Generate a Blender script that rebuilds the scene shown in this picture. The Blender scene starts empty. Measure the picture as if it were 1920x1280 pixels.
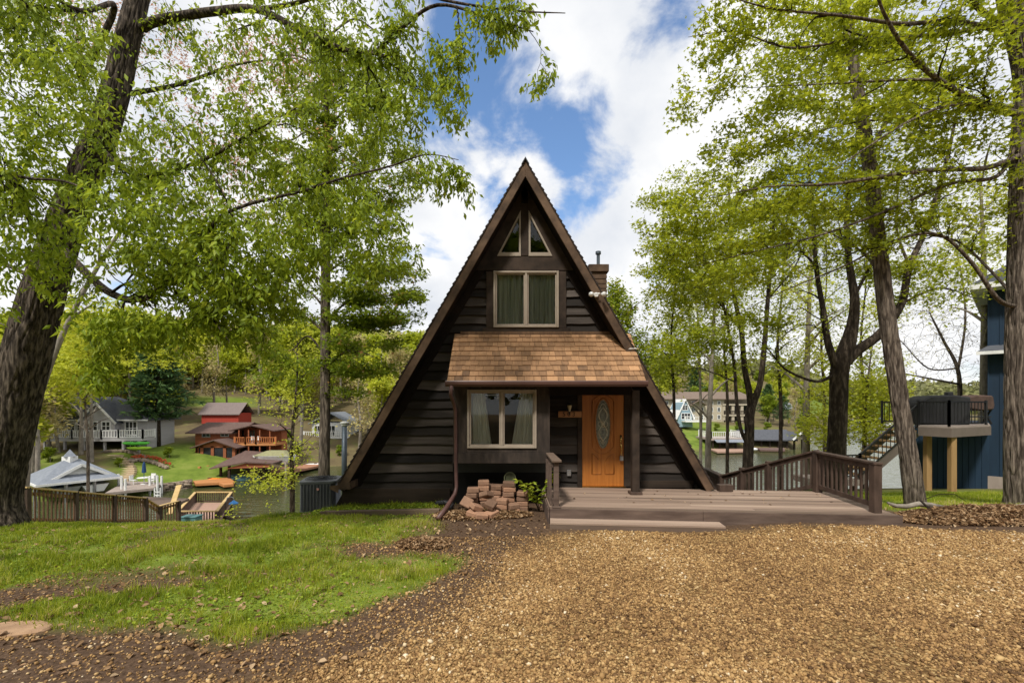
import bpy, math, random
import numpy as np
from mathutils import Vector, Matrix
R = math.radians
random.seed(7); np.random.seed(7)
scn = bpy.context.scene
col = scn.collection
# ------------------------------------------------------------------ camera, sky, sun, exposure
F, CX, HY, H = 853.0, 960.0, 755.0, 2.05          # focal length and horizon in photo pixels, eye height
cam_d = bpy.data.cameras.new("camera"); cam = bpy.data.objects.new("camera", cam_d); col.objects.link(cam)
cam.location = (0, 0, H); cam.rotation_euler = (R(90), 0, 0)
cam_d.sensor_width = 36; cam_d.lens = 36 * F / 1920; cam_d.shift_y = (HY - 640) / 1920
cam_d.clip_start = 0.05; cam_d.clip_end = 5000
scn.camera = cam
SUN_EL, SUN_AZ = R(52), R(205)                     # azimuth from +Y clockwise: behind the viewer, a little left
sun_d = bpy.data.lights.new("sun", 'SUN'); sun = bpy.data.objects.new("sun", sun_d); col.objects.link(sun)
sun_d.energy = 2.9; sun_d.angle = R(7); sun_d.color = (1, .95, .87)
sv = Vector((math.sin(SUN_AZ) * math.cos(SUN_EL), math.cos(SUN_AZ) * math.cos(SUN_EL), math.sin(SUN_EL)))
sun.rotation_euler = sv.to_track_quat('Z', 'Y').to_euler()
world = bpy.data.worlds.new("World"); scn.world = world; world.use_nodes = True
scn.view_settings.view_transform = 'Standard'; scn.view_settings.look = 'None'
scn.view_settings.exposure = 0.42; scn.view_settings.gamma = 1
scn.cycles.max_bounces = 7; scn.cycles.transparent_max_bounces = 8; scn.cycles.diffuse_bounces = 3
def make_world():
    nt = world.node_tree; nt.nodes.clear(); N = nt.nodes.new; L = nt.links.new
    out = N('ShaderNodeOutputWorld'); tc = N('ShaderNodeTexCoord')
    sky = N('ShaderNodeTexSky'); sky.sky_type = 'NISHITA'; sky.sun_disc = False
    sky.sun_elevation = SUN_EL; sky.sun_rotation = SUN_AZ; sky.air_density = 1.2; sky.dust_density = .1; sky.ozone_density = 6
    b1 = N('ShaderNodeBackground'); b1.inputs[1].default_value = .14; L(sky.outputs[0], b1.inputs[0])
    nrm = N('ShaderNodeVectorMath'); nrm.operation = 'NORMALIZE'; L(tc.outputs['Generated'], nrm.inputs[0])
    sp = N('ShaderNodeSeparateXYZ'); L(nrm.outputs[0], sp.inputs[0])
    def M(op, a, b=None):
        m = N('ShaderNodeMath'); m.operation = op
        for i, v in enumerate((a, b)):
            if v is None: continue
            if hasattr(v, 'is_linked'): L(v, m.inputs[i])
            else: m.inputs[i].default_value = v
        return m.outputs[0]
    den = M('ADD', M('MAXIMUM', sp.outputs[2], 0.0), .75)
    cb = N('ShaderNodeCombineXYZ')
    L(M('DIVIDE', sp.outputs[0], den), cb.inputs[0]); L(M('DIVIDE', sp.outputs[1], den), cb.inputs[1])
    n1 = N('ShaderNodeTexNoise'); n1.inputs['Scale'].default_value = 5.2; n1.inputs['Detail'].default_value = 10; n1.inputs['Roughness'].default_value = .58
    n1.inputs['Distortion'].default_value = .25; L(cb.outputs[0], n1.inputs['Vector'])
    n2 = N('ShaderNodeTexNoise'); n2.inputs['Scale'].default_value = 4.5; n2.inputs['Detail'].default_value = 6; L(cb.outputs[0], n2.inputs['Vector'])
    # openings in the cloud deck: fixed directions of the sky
    gap = None
    for (px, py, wd, amt) in ((905, 120, .17, 1.0), (1058, 262, .10, .95), (830, 90, .20, .8), (995, 225, .13, .8), (905, 250, .16, .75), (1300, 15, .08, .7), (1090, 385, .09, .6), (935, 340, .12, .6), (760, 200, .16, .4), (600, -120, .15, .3), (1500,-300,.3,.4)):
        d = Vector(((px - CX) / F, 1, (HY - py) / F)).normalized()
        dp = N('ShaderNodeVectorMath'); dp.operation = 'DISTANCE'; L(nrm.outputs[0], dp.inputs[0]); dp.inputs[1].default_value = d
        mr = N('ShaderNodeMapRange'); mr.interpolation_type = 'SMOOTHSTEP'; L(dp.outputs['Value'], mr.inputs[0])
        mr.inputs[1].default_value = 0; mr.inputs[2].default_value = wd * 1.25; mr.inputs[3].default_value = amt; mr.inputs[4].default_value = 0
        gap = mr.outputs[0] if gap is None else M('MAXIMUM', gap, mr.outputs[0])
    dens = M('SUBTRACT', M('ADD', M('MULTIPLY', M('SUBTRACT', n1.outputs[0], .5), 3.5), .74), gap)
    ramp = N('ShaderNodeMapRange'); ramp.interpolation_type = 'SMOOTHSTEP'; L(dens, ramp.inputs[0])
    ramp.inputs[1].default_value = -.05; ramp.inputs[2].default_value = .5
    cr = N('ShaderNodeValToRGB'); L(M('ADD', M('MULTIPLY', n2.outputs[0], .75), M('MULTIPLY', n1.outputs[0], .25)), cr.inputs[0])
    cr.color_ramp.elements[0].position = .36; cr.color_ramp.elements[0].color = (.70, .74, .81, 1)
    cr.color_ramp.elements[1].position = .56; cr.color_ramp.elements[1].color = (1, 1, 1, 1)
    b2 = N('ShaderNodeBackground'); b2.inputs[1].default_value = .78; L(cr.outputs[0], b2.inputs[0])
    mx = N('ShaderNodeMixShader'); L(ramp.outputs[0], mx.inputs[0]); L(b1.outputs[0], mx.inputs[1]); L(b2.outputs[0], mx.inputs[2])
    L(mx.outputs[0], out.inputs[0])
make_world()
# ------------------------------------------------------------------ helpers
def at(px, py, Y): return Vector(((px - CX) * Y / F, Y, H - (py - HY) * Y / F))
def sstep(a, b, x): t = np.clip((x - a) / (b - a), 0, 1); return t * t * (3 - 2 * t)
def tag(o, label=None, cat=None, group=None, kind=None):
    if label: o['label'] = label
    if cat: o['category'] = cat
    if group: o['group'] = group
    if kind: o['kind'] = kind
    return o
def thing(name, label, cat, loc=(0, 0, 0), group=None):
    o = bpy.data.objects.new(name, None); col.objects.link(o); o.location = loc; o.empty_display_size = .2
    return tag(o, label, cat, group)
def root_loc(o):
    while o.parent is not None: o = o.parent
    return Vector(o.location)
def link_mesh(name, V, Fc, mat, parent=None, loc=None, smooth=False, mats=None, attr=None):
    V = np.asarray(V, dtype=np.float64).reshape(-1, 3)
    off = root_loc(parent) if parent is not None else Vector(loc or (0, 0, 0))
    V = V - np.array(off)
    me = bpy.data.meshes.new(name)
    if isinstance(Fc, np.ndarray):
        n, k = Fc.shape
        me.vertices.add(len(V)); me.vertices.foreach_set('co', V.astype(np.float32).ravel())
        me.loops.add(n * k); me.loops.foreach_set('vertex_index', Fc.astype(np.int32).ravel())
        me.polygons.add(n); me.polygons.foreach_set('loop_start', np.arange(0, n * k, k, dtype=np.int32))
        me.update(calc_edges=True); me.validate()
    else:
        me.from_pydata([tuple(v) for v in V], [], Fc); me.update()
    if attr is not None:
        a = me.attributes.new('rnd', 'FLOAT', 'POINT'); a.data.foreach_set('value', np.asarray(attr, dtype=np.float32))
    for m in (mats or [mat]): me.materials.append(m)
    if smooth: me.polygons.foreach_set('use_smooth', [True] * len(me.polygons))
    o = bpy.data.objects.new(name, me); col.objects.link(o)
    if parent is not None: o.parent = parent
    else: o.location = off
    return o
class MB:
    def __init__(s): s.v = []; s.f = []; s.a = []; s.cur = 0.5
    def add(s, vs, fs):
        b = len(s.v); s.v += [tuple(v) for v in vs]; s.f += [tuple(i + b for i in f) for f in fs]; s.a += [s.cur] * len(vs); return s
    def box(s, x0, x1, y0, y1, z0, z1):
        return s.add([(x0, y0, z0), (x1, y0, z0), (x1, y1, z0), (x0, y1, z0), (x0, y0, z1), (x1, y0, z1), (x1, y1, z1), (x0, y1, z1)],
                     [(3, 2, 1, 0), (4, 5, 6, 7), (0, 1, 5, 4), (1, 2, 6, 5), (2, 3, 7, 6), (3, 0, 4, 7)])
    def hexa(s, p):   # 8 points: bottom ring then top ring
        return s.add(p, [(3, 2, 1, 0), (4, 5, 6, 7), (0, 1, 5, 4), (1, 2, 6, 5), (2, 3, 7, 6), (3, 0, 4, 7)])
    def obox(s, c, ax, sx, sy, sz, tilt=None):  # box at centre c turned ax about z, then tilt matrix
        M = Matrix.Rotation(ax, 3, 'Z')
        if tilt is not None: M = M @ tilt
        P = [Vector(c) + M @ Vector((a * sx / 2, b * sy / 2, d * sz / 2)) for d in (-1, 1) for (a, b) in ((-1, -1), (1, -1), (1, 1), (-1, 1))]
        return s.hexa(P)
    def beam(s, p, q, w, h, up=(0, 0, 1)):
        p = Vector(p); q = Vector(q); d = (q - p).normalized(); u = Vector(up)
        sd = d.cross(u)
        if sd.length < 1e-4: sd = d.cross(Vector((0, 1, 0)))
        sd.normalize(); u = sd.cross(d).normalized()
        sd *= w / 2; u *= h / 2
        return s.hexa([p - sd - u, p + sd - u, q + sd - u, q - sd - u, p - sd + u, p + sd + u, q + sd + u, q - sd + u])
    def prism(s, poly, d):   # polygon of 3D points extruded by vector d
        d = Vector(d); n = len(poly); A = [Vector(p) for p in poly]; B = [p + d for p in A]
        return s.add(A + B, [tuple(range(n - 1, -1, -1)), tuple(range(n, 2 * n))] + [(i, (i + 1) % n, (i + 1) % n + n, i + n) for i in range(n)])
    def tube(s, pts, rad, n=6, cap=True):
        pts = [Vector(p) for p in pts]; m = len(pts)
        if not hasattr(rad, '__len__'): rad = [rad] * m
        b = len(s.v); fs = []; vs = []; ref = None
        for i, p in enumerate(pts):
            d = (pts[min(i + 1, m - 1)] - pts[max(i - 1, 0)])
            d = d.normalized() if d.length > 1e-9 else Vector((0, 0, 1))
            if ref is None: ref = d.orthogonal().normalized()
            ref = (ref - d * ref.dot(d)); ref = ref.normalized() if ref.length > 1e-6 else d.orthogonal().normalized()
            e = d.cross(ref)
            for k in range(n):
                a = 2 * math.pi * k / n; vs.append(p + (ref * math.cos(a) + e * math.sin(a)) * rad[i])
        for i in range(m - 1):
            for k in range(n):
                k2 = (k + 1) % n; fs.append((i * n + k, i * n + k2, (i + 1) * n + k2, (i + 1) * n + k))
        if cap: fs.append(tuple(range(n - 1, -1, -1))); fs.append(tuple(range((m - 1) * n, m * n)))
        return s.add(vs, fs)
    def lathe(s, c, prof, n=16, axis='Z'):   # profile (r, h) pairs
        c = Vector(c); vs = []; fs = []
        for (r, h) in prof:
            for k in range(n):
                a = 2 * math.pi * k / n; x, y = r * math.cos(a), r * math.sin(a)
                vs.append(c + (Vector((x, y, h)) if axis == 'Z' else Vector((x, h, y)) if axis == 'Y' else Vector((h, x, y))))
        for i in range(len(prof) - 1):
            for k in range(n):
                k2 = (k + 1) % n; fs.append((i * n + k, i * n + k2, (i + 1) * n + k2, (i + 1) * n + k))
        fs.append(tuple(range(n - 1, -1, -1))); fs.append(tuple(range((len(prof) - 1) * n, len(prof) * n)))
        return s.add(vs, fs)
    def build(s, name, mat, parent=None, loc=None, smooth=False, attr=False, bevel=0):
        o = link_mesh(name, s.v, s.f, mat, parent, loc, smooth, attr=s.a if attr else None)
        if bevel:
            m = o.modifiers.new('bevel', 'BEVEL'); m.width = bevel; m.segments = 1; m.limit_method = 'ANGLE'
        return o
def dup(o, parent=None):
    c = o.copy(); col.objects.link(c); c.parent = parent
    for ch in list(o.children): dup(ch, c)
    return c
# ------------------------------------------------------------------ materials
def mat(name, c1, c2=None, rough=.75, scale=6, stretch=(1, 1, 1), bump=.3, detail=5, c3=None, spec=.3, metal=0, attr=False, bdist=.02, lo=.3, hi=.7, voro=None, coat=0):
    m = bpy.data.materials.new(name); m.use_nodes = True; nt = m.node_tree; N = nt.nodes.new; L = nt.links.new
    p = nt.nodes['Principled BSDF']; p.inputs['Roughness'].default_value = rough; p.inputs['Metallic'].default_value = metal
    p.inputs['Specular IOR Level'].default_value = spec; p.inputs['Coat Weight'].default_value = coat
    tc = N('ShaderNodeTexCoord'); mp = N('ShaderNodeMapping'); mp.inputs['Scale'].default_value = stretch; L(tc.outputs['Object'], mp.inputs[0])
    if voro:
        n = N('ShaderNodeTexVoronoi'); n.inputs['Scale'].default_value = scale; o = n.outputs['Distance']; L(mp.outputs[0], n.inputs['Vector'])
    else:
        n = N('ShaderNodeTexNoise'); n.inputs['Scale'].default_value = scale; n.inputs['Detail'].default_value = detail; n.inputs['Roughness'].default_value = .6
        o = n.outputs[0]; L(mp.outputs[0], n.inputs['Vector'])
    c2 = c2 or tuple(v * .7 for v in c1)
    cr = N('ShaderNodeValToRGB'); e = cr.color_ramp.elements; e[0].position = lo; e[0].color = (*c2, 1); e[1].position = hi; e[1].color = (*c1, 1)
    if c3: k = e.new((lo + hi) / 2); k.color = (*c3, 1)
    if attr:
        at_ = N('ShaderNodeAttribute'); at_.attribute_name = 'rnd'
        ma = N('ShaderNodeMath'); ma.operation = 'MULTIPLY_ADD'; L(o, ma.inputs[0]); ma.inputs[1].default_value = .45
        mb_ = N('ShaderNodeMath'); mb_.operation = 'MULTIPLY'; L(at_.outputs['Fac'], mb_.inputs[0]); mb_.inputs[1].default_value = .55
        L(mb_.outputs[0], ma.inputs[2]); L(ma.outputs[0], cr.inputs[0])
    else: L(o, cr.inputs[0])
    L(cr.outputs[0], p.inputs['Base Color'])
    if bump:
        b = N('ShaderNodeBump'); b.inputs['Strength'].default_value = bump; b.inputs['Distance'].default_value = bdist; L(o, b.inputs['Height']); L(b.outputs[0], p.inputs['Normal'])
    return m
def leafmat(name, stops, trans=.45, rough=.5):
    m = bpy.data.materials.new(name); m.use_nodes = True; nt = m.node_tree; N = nt.nodes.new; L = nt.links.new
    p = nt.nodes['Principled BSDF']; p.inputs['Roughness'].default_value = rough; p.inputs['Specular IOR Level'].default_value = .25
    a = N('ShaderNodeAttribute'); a.attribute_name = 'rnd'
    cr = N('ShaderNodeValToRGB'); e = cr.color_ramp.elements
    e[0].position = stops[0][0]; e[0].color = (*stops[0][1], 1); e[1].position = stops[-1][0]; e[1].color = (*stops[-1][1], 1)
    for (q, c) in stops[1:-1]: k = e.new(q); k.color = (*c, 1)
    L(a.outputs['Fac'], cr.inputs[0]); L(cr.outputs[0], p.inputs['Base Color'])
    t = N('ShaderNodeBsdfTranslucent'); hs = N('ShaderNodeHueSaturation'); hs.inputs['Value'].default_value = 1.5; hs.inputs['Hue'].default_value = .485; L(cr.outputs[0], hs.inputs['Color']); L(hs.outputs[0], t.inputs[0])
    mx = N('ShaderNodeMixShader'); mx.inputs[0].default_value = trans; L(p.outputs[0], mx.inputs[1]); L(t.outputs[0], mx.inputs[2])
    L(mx.outputs[0], nt.nodes['Material Output'].inputs[0])
    return m
def glassmat(name, tint=(.97, .98, .97), refl=.55):
    m = bpy.data.materials.new(name); m.use_nodes = True; nt = m.node_tree; N = nt.nodes.new; L = nt.links.new
    nt.nodes.remove(nt.nodes['Principled BSDF'])
    t = N('ShaderNodeBsdfTransparent'); t.inputs[0].default_value = (*tint, 1); g = N('ShaderNodeBsdfGlossy'); g.inputs['Roughness'].default_value = .02
    g.inputs[0].default_value = (refl, refl, refl, 1)
    fr = N('ShaderNodeFresnel'); fr.inputs[0].default_value = 1.5; mx = N('ShaderNodeMixShader'); L(fr.outputs[0], mx.inputs[0]); L(t.outputs[0], mx.inputs[1]); L(g.outputs[0], mx.inputs[2])
    L(mx.outputs[0], nt.nodes['Material Output'].inputs[0]); return m
X_ = (.12, 1, 1); Z_ = (1, 1, .12)
m_side = mat('dark_siding', (.105, .086, .074), (.012, .010, .009), .8, 7, (.13, 1, 1.6), .6, attr=True, lo=.25, hi=.8, c3=(.030, .024, .020), spec=.2)
m_trim = mat('dark_trim', (.064, .044, .032), (.018, .013, .010), .8, 9, (.35, 1, .35), .5, spec=.2)
m_rake = mat('rake_wood', (.17, .108, .068), (.045, .030, .021), .8, 5, (.5, 1, .5), .4, c3=(.105, .066, .042), spec=.2)
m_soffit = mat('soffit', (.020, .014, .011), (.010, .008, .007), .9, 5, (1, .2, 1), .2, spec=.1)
m_shing = mat('cedar_shingle', (.50, .285, .145), (.13, .078, .047), .85, 9, (2, .5, .5), .5, attr=True, c3=(.30, .17, .088), lo=.2, hi=.8, spec=.2)
m_mroof = mat('roof_shingle', (.06, .045, .038), (.018, .014, .012), .9, 14, (1, 1, 1), .5, spec=.2)
m_gutter = mat('brown_gutter', (.11, .055, .042), (.085, .042, .034), .4, 3, bump=.03, spec=.45)
m_pipe = mat('brown_downspout', (.13, .062, .05), (.08, .04, .034), .5, 4, bump=.05, spec=.4)
m_winf = mat('taupe_window_frame', (.36, .30, .235), (.30, .245, .19), .5, 6, bump=.03, spec=.4)
m_glass = glassmat('window_glass')
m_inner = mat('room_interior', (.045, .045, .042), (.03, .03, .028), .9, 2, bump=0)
m_curt = mat('curtain_cloth', (.84, .85, .78), (.60, .62, .55), .9, 9, (1.5, 1, .1), .1)
m_curt2 = mat('dim_curtain_cloth', (.62, .66, .58), (.22, .26, .22), .9, 12, (3, 1, .05), .2)
m_door = mat('orange_wood_door', (.45, .165, .032), (.30, .098, .017), .42, 8, (3, 1, .14), .06, c3=(.38, .132, .023), spec=.45, bdist=.004)
m_lead = mat('brass_came', (.60, .56, .44), (.40, .36, .26), .3, 8, metal=.85, bump=0)
m_brass = mat('brass', (.75, .50, .18), (.45, .28, .08), .25, 8, metal=1, bump=0)
m_oval = mat('textured_oval_glass', (.26, .27, .21), (.06, .065, .05), .18, 22, (1, 1, 1), .5, spec=.6)
m_black = mat('black_metal', (.02, .02, .022), (.012, .012, .013), .45, 8, bump=.03, spec=.4)
m_deck = mat('deck_boards', (.40, .295, .225), (.14, .098, .072), .8, 6, (.12, 1.6, 1), .35, attr=True, c3=(.27, .192, .145), lo=.22, hi=.8, spec=.25)
m_rail = mat('brown_railing_paint', (.105, .068, .051), (.042, .027, .020), .65, 9, (.8, .8, .3), .25, spec=.3)
m_picket = mat('brown_picket', (.20, .115, .070), (.11, .062, .038), .75, 6, (1, 1, .2), .2, spec=.2)
m_fascia = mat('deck_fascia_paint', (.155, .108, .085), (.075, .050, .039), .75, 7, (.25, 1, 1.5), .25, spec=.3)
m_tan = mat('new_lumber', (.60, .43, .20), (.46, .31, .13), .7, 6, (.3, .3, 1), .2, spec=.25)
m_post = mat('treated_post', (.40, .25, .11), (.27, .16, .07), .75, 6, Z_, .25, spec=.25)
m_paver = mat('concrete_paver', (.38, .215, .135), (.15, .09, .06), .95, 14, bump=.5, attr=True, c3=(.25, .15, .10), lo=.25, hi=.75, spec=.15, bdist=.006)
m_ac = mat('grey_ac_metal', (.115, .12, .128), (.085, .09, .096), .5, 3, bump=.03, spec=.45)
m_acdark = mat('dark_ac_inside', (.015, .015, .016), None, .7, 3, bump=0)
m_galv = mat('flue_metal', (.13, .16, .19), (.08, .10, .12), .4, 4, metal=.35, bump=.05)
m_grey = mat('grey_steel', (.45, .46, .47), (.3, .31, .32), .35, 5, metal=.8, bump=.03)
m_white = mat('white_paint', (.80, .80, .78), (.66, .66, .64), .6, 3, bump=.04)
m_plaque = mat('plaque_wood', (.52, .27, .13), (.34, .16, .07), .7, 8, X_, .2)
m_bulb = mat('bulb_glass', (.8, .8, .78), (.6, .6, .58), .15, 3, bump=0, spec=.8)
m_bark1 = mat('furrowed_bark', (.160, .128, .10), (.024, .019, .015), .95, 22, (1, 1, .16), 1.0, bdist=.035, c3=(.075, .06, .047), lo=.40, hi=.62, spec=.1, detail=8)
m_bark2 = mat('grey_ridged_bark', (.25, .205, .163), (.055, .043, .034), .95, 27, (1, 1, .11), 1.0, bdist=.025, c3=(.125, .10, .08), lo=.40, hi=.63, spec=.1, detail=8)
m_bark3 = mat('dark_maple_bark', (.15, .117, .09), (.022, .017, .013), .95, 14, (1, 1, .25), .9, bdist=.03, c3=(.046, .035, .027), spec=.1, detail=8)
m_barkp = mat('pale_bark', (.33, .29, .24), (.13, .11, .09), .9, 6, (1, 1, .35), .3, spec=.1)
m_twig = mat('twig_bark', (.045, .034, .026), (.016, .012, .010), .9, 9, bump=.1, spec=.1)
m_leafL = leafmat('drooping_leaf', [(0, (.095, .130, .010)), (.45, (.225, .315, .020)), (.8, (.39, .47, .036)), (1, (.58, .58, .08))], .42)
m_leafM = leafmat('maple_leaf', [(0, (.075, .115, .010)), (.5, (.185, .26, .016)), (.85, (.32, .38, .028)), (1, (.50, .29, .10))], .4)
m_leafR = leafmat('spring_maple_leaf', [(0, (.12, .15, .010)), (.45, (.275, .335, .018)), (.85, (.43, .475, .030)), (1, (.50, .34, .045))], .45)
m_leafY = leafmat('yellow_spring_leaf', [(0, (.24, .29, .02)), (.5, (.44, .49, .04)), (1, (.62, .60, .09))], .42)
m_leafO = leafmat('budding_leaf', [(0, (.25, .22, .09)), (.5, (.44, .39, .15)), (1, (.58, .46, .24))], .35)
m_leafD = leafmat('evergreen_needles', [(0, (.035, .075, .028)), (.6, (.085, .16, .055)), (1, (.16, .26, .08))], .2)
m_leafP = leafmat('reddish_bud', [(0, (.30, .18, .09)), (.5, (.46, .27, .16)), (1, (.55, .40, .22))], .4)
m_grassb = leafmat('grass_blade', [(0, (.07, .115, .010)), (.35, (.20, .26, .017)), (.7, (.37, .41, .036)), (.86, (.48, .45, .10)), (1, (.56, .46, .25))], .4)
m_herb = leafmat('lawn_herb', [(0, (.10, .165, .014)), (.6, (.23, .32, .024)), (1, (.42, .46, .04))], .35)
m_dead = leafmat('dead_leaf', [(0, (.06, .036, .018)), (.35, (.20, .118, .055)), (.7, (.38, .24, .125)), (1, (.60, .45, .28))], .2, .7)
m_stone = leafmat('pebble', [(0, (.085, .044, .018)), (.3, (.225, .125, .050)), (.6, (.40, .242, .096)), (.85, (.54, .37, .17)), (1, (.70, .59, .42))], 0, .75)
# ------------------------------------------------------------------ terrain
WZ = -8.0
def lerp_tab(u, T): return np.interp(u, [t[0] for t in T], [t[1] for t in T])
def softplus(t, k=.6): return np.where(t / k > 30, t, k * np.log1p(np.exp(np.clip(t / k, -40, 30))))
def vnoise(x, y, s, seed=0):
    r = np.random.RandomState(seed); T = r.rand(64, 64)
    xs, ys = x / s, y / s; xi, yi = np.floor(xs).astype(int), np.floor(ys).astype(int); fx, fy = xs - xi, ys - yi
    fx = fx * fx * (3 - 2 * fx); fy = fy * fy * (3 - 2 * fy); g = lambda a, b: T[a % 64, b % 64]
    return (g(xi, yi) * (1 - fx) + g(xi + 1, yi) * fx) * (1 - fy) + (g(xi, yi + 1) * (1 - fx) + g(xi + 1, yi + 1) * fx) * fy - .5
SHORE = [(-1.3, 44), (-.9, 48), (-.62, 57), (-.4, 72), (0, 85), (.4, 94), (.62, 99), (.67, 190), (.9, 260), (1.4, 320)]
RISE = [(-1.3, 1), (-.3, 1), (.2, .75), (.5, .66), (.62, .6), (.7, .5), (1.4, .48)]
def height(x, y):
    x = np.asarray(x, float); y = np.asarray(y, float)
    y0 = lerp_tab(x, [(-20, 8.6), (-9, 8.2), (-6, 8.2), (-4.2, 9.0), (-2.5, 10.5), (4.3, 10.3), (5.5, 9.3), (9, 9.6), (11, 9.6), (30, 10)])
    s = lerp_tab(x, [(-20, .30), (-8, .30), (-5.5, .25), (-3, .22), (4.5, .25), (6.5, .30), (8.5, .16), (10, .15), (30, .15)])
    y1 = lerp_tab(x, [(-6, 13), (6, 13), (9, 15), (11, 19), (40, 24)])
    near = -s * softplus(y - y0) - lerp_tab(x, [(-12, .02), (-6, .13), (6, .3), (40, .4)]) * softplus(y - y1)
    near -= .012 * np.clip(y - 3, 0, 6) + .03 * sstep(-1.2, -3.5, x) * sstep(7, 9, y)
    near += (vnoise(x, y, 1.3, 1) * .06 + vnoise(x, y, .45, 2) * .035) * sstep(.8, -1.2, x) + vnoise(x, y, 2.2, 3) * .03
    near += .13 * sstep(2.6, 5.2, x) * sstep(4.5, 7.0, y) * sstep(10.5, 8.5, y)
    near = np.maximum(near, -10.5 + 0 * x)
    yy = np.maximum(y, 1.0); u = np.clip(x / yy, -1.6, 1.6)
    d = y - lerp_tab(u, SHORE); rs = lerp_tab(u, RISE)
    up = np.where(d < 10, .36 * d, 3.6 + .155 * (d - 10)) + .075 * np.maximum(d - 60, 0)
    up = 62 * np.tanh(up / 62)
    far = np.where(d > 0, WZ + .12 + up * rs, WZ + .12 + np.maximum(.6 * d, -2.6))
    far += np.where(d > 2, vnoise(x, y, 30, 5) * 3 * np.clip(d / 60, 0, 1) * rs, 0)
    k = sstep(34, 42, y)
    return near * (1 - k) + np.where(k > 0, far, 0) * k
def hz(x, y): return float(height(np.array([x]), np.array([y]))[0])
def grass_mask(x, y):
    n = vnoise(x, y, 1.1, 11) * 1.3 + vnoise(x, y, .42, 12) * .9
    yb = lerp_tab(x, [(-14, 4.5), (-4.6, 4.25), (-3.4, 4.2), (-2.4, 3.95), (-1.66, 4.4), (-1.04, 4.95), (-.6, 5.7), (-.3, 9)])
    lawn = sstep(-.1, .35, y - yb + n * .25) * sstep(-.45, -.9, x + n * .2)
    path = np.exp(-((y - (6.6 + .16 * (x + 1))) / .42) ** 2) * sstep(-3.0, -1.8, x)
    bare = np.exp(-((y - (5.0 + .28 * (x + 4.6)) - n * .15) / .17) ** 2) * sstep(-1.9, -3.2, x) * .9 + .8 * sstep(.12, .3, vnoise(x, y, .9, 13)) * sstep(-2.6, -4.2, x) * sstep(6.4, 5.2, y)
    house = sstep(-2.2, -1.0, x + n * .3) * sstep(6.2, 6.8, y)
    lawn = lawn * (1 - np.clip(path + bare + house, 0, 1))
    lawn = lawn * sstep(-.55, .05, n + .25)
    right = sstep(6.9, 7.3, x) * sstep(8.3, 9.0, y + n * .2) * sstep(24, 20, y)
    return np.clip(lawn + right, 0, 1)
def gravel_mask(x, y):
    n = vnoise(x, y, .9, 21) * .9 + vnoise(x, y, .35, 22) * .5
    xg = lerp_tab(y, [(0, -4.0), (3.2, -2.6), (3.45, -1.6), (3.9, -.9), (4.6, -.45), (5.7, -.1), (7, .45), (7.6, 1.0)])
    yt = lerp_tab(x, [(-1, 7.5), (.6, 7.5), (3.6, 7.35), (6, 7.25), (7, 7.0), (12, 6.7)])
    return sstep(-.45, .5, x - xg + n * .5) * sstep(.12, -.25, y - yt + n * .25)
def axis(lo, hi, step, far_lo, far_hi, g=1.09):
    a = list(np.arange(lo, hi, step)); s = step; v = a[-1]
    while v < far_hi: s *= g; v += s; a.append(v)
    s = step; v = a[0]
    while v > far_lo: s *= g; v -= s; a.insert(0, v)
    return np.array(a)
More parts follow.
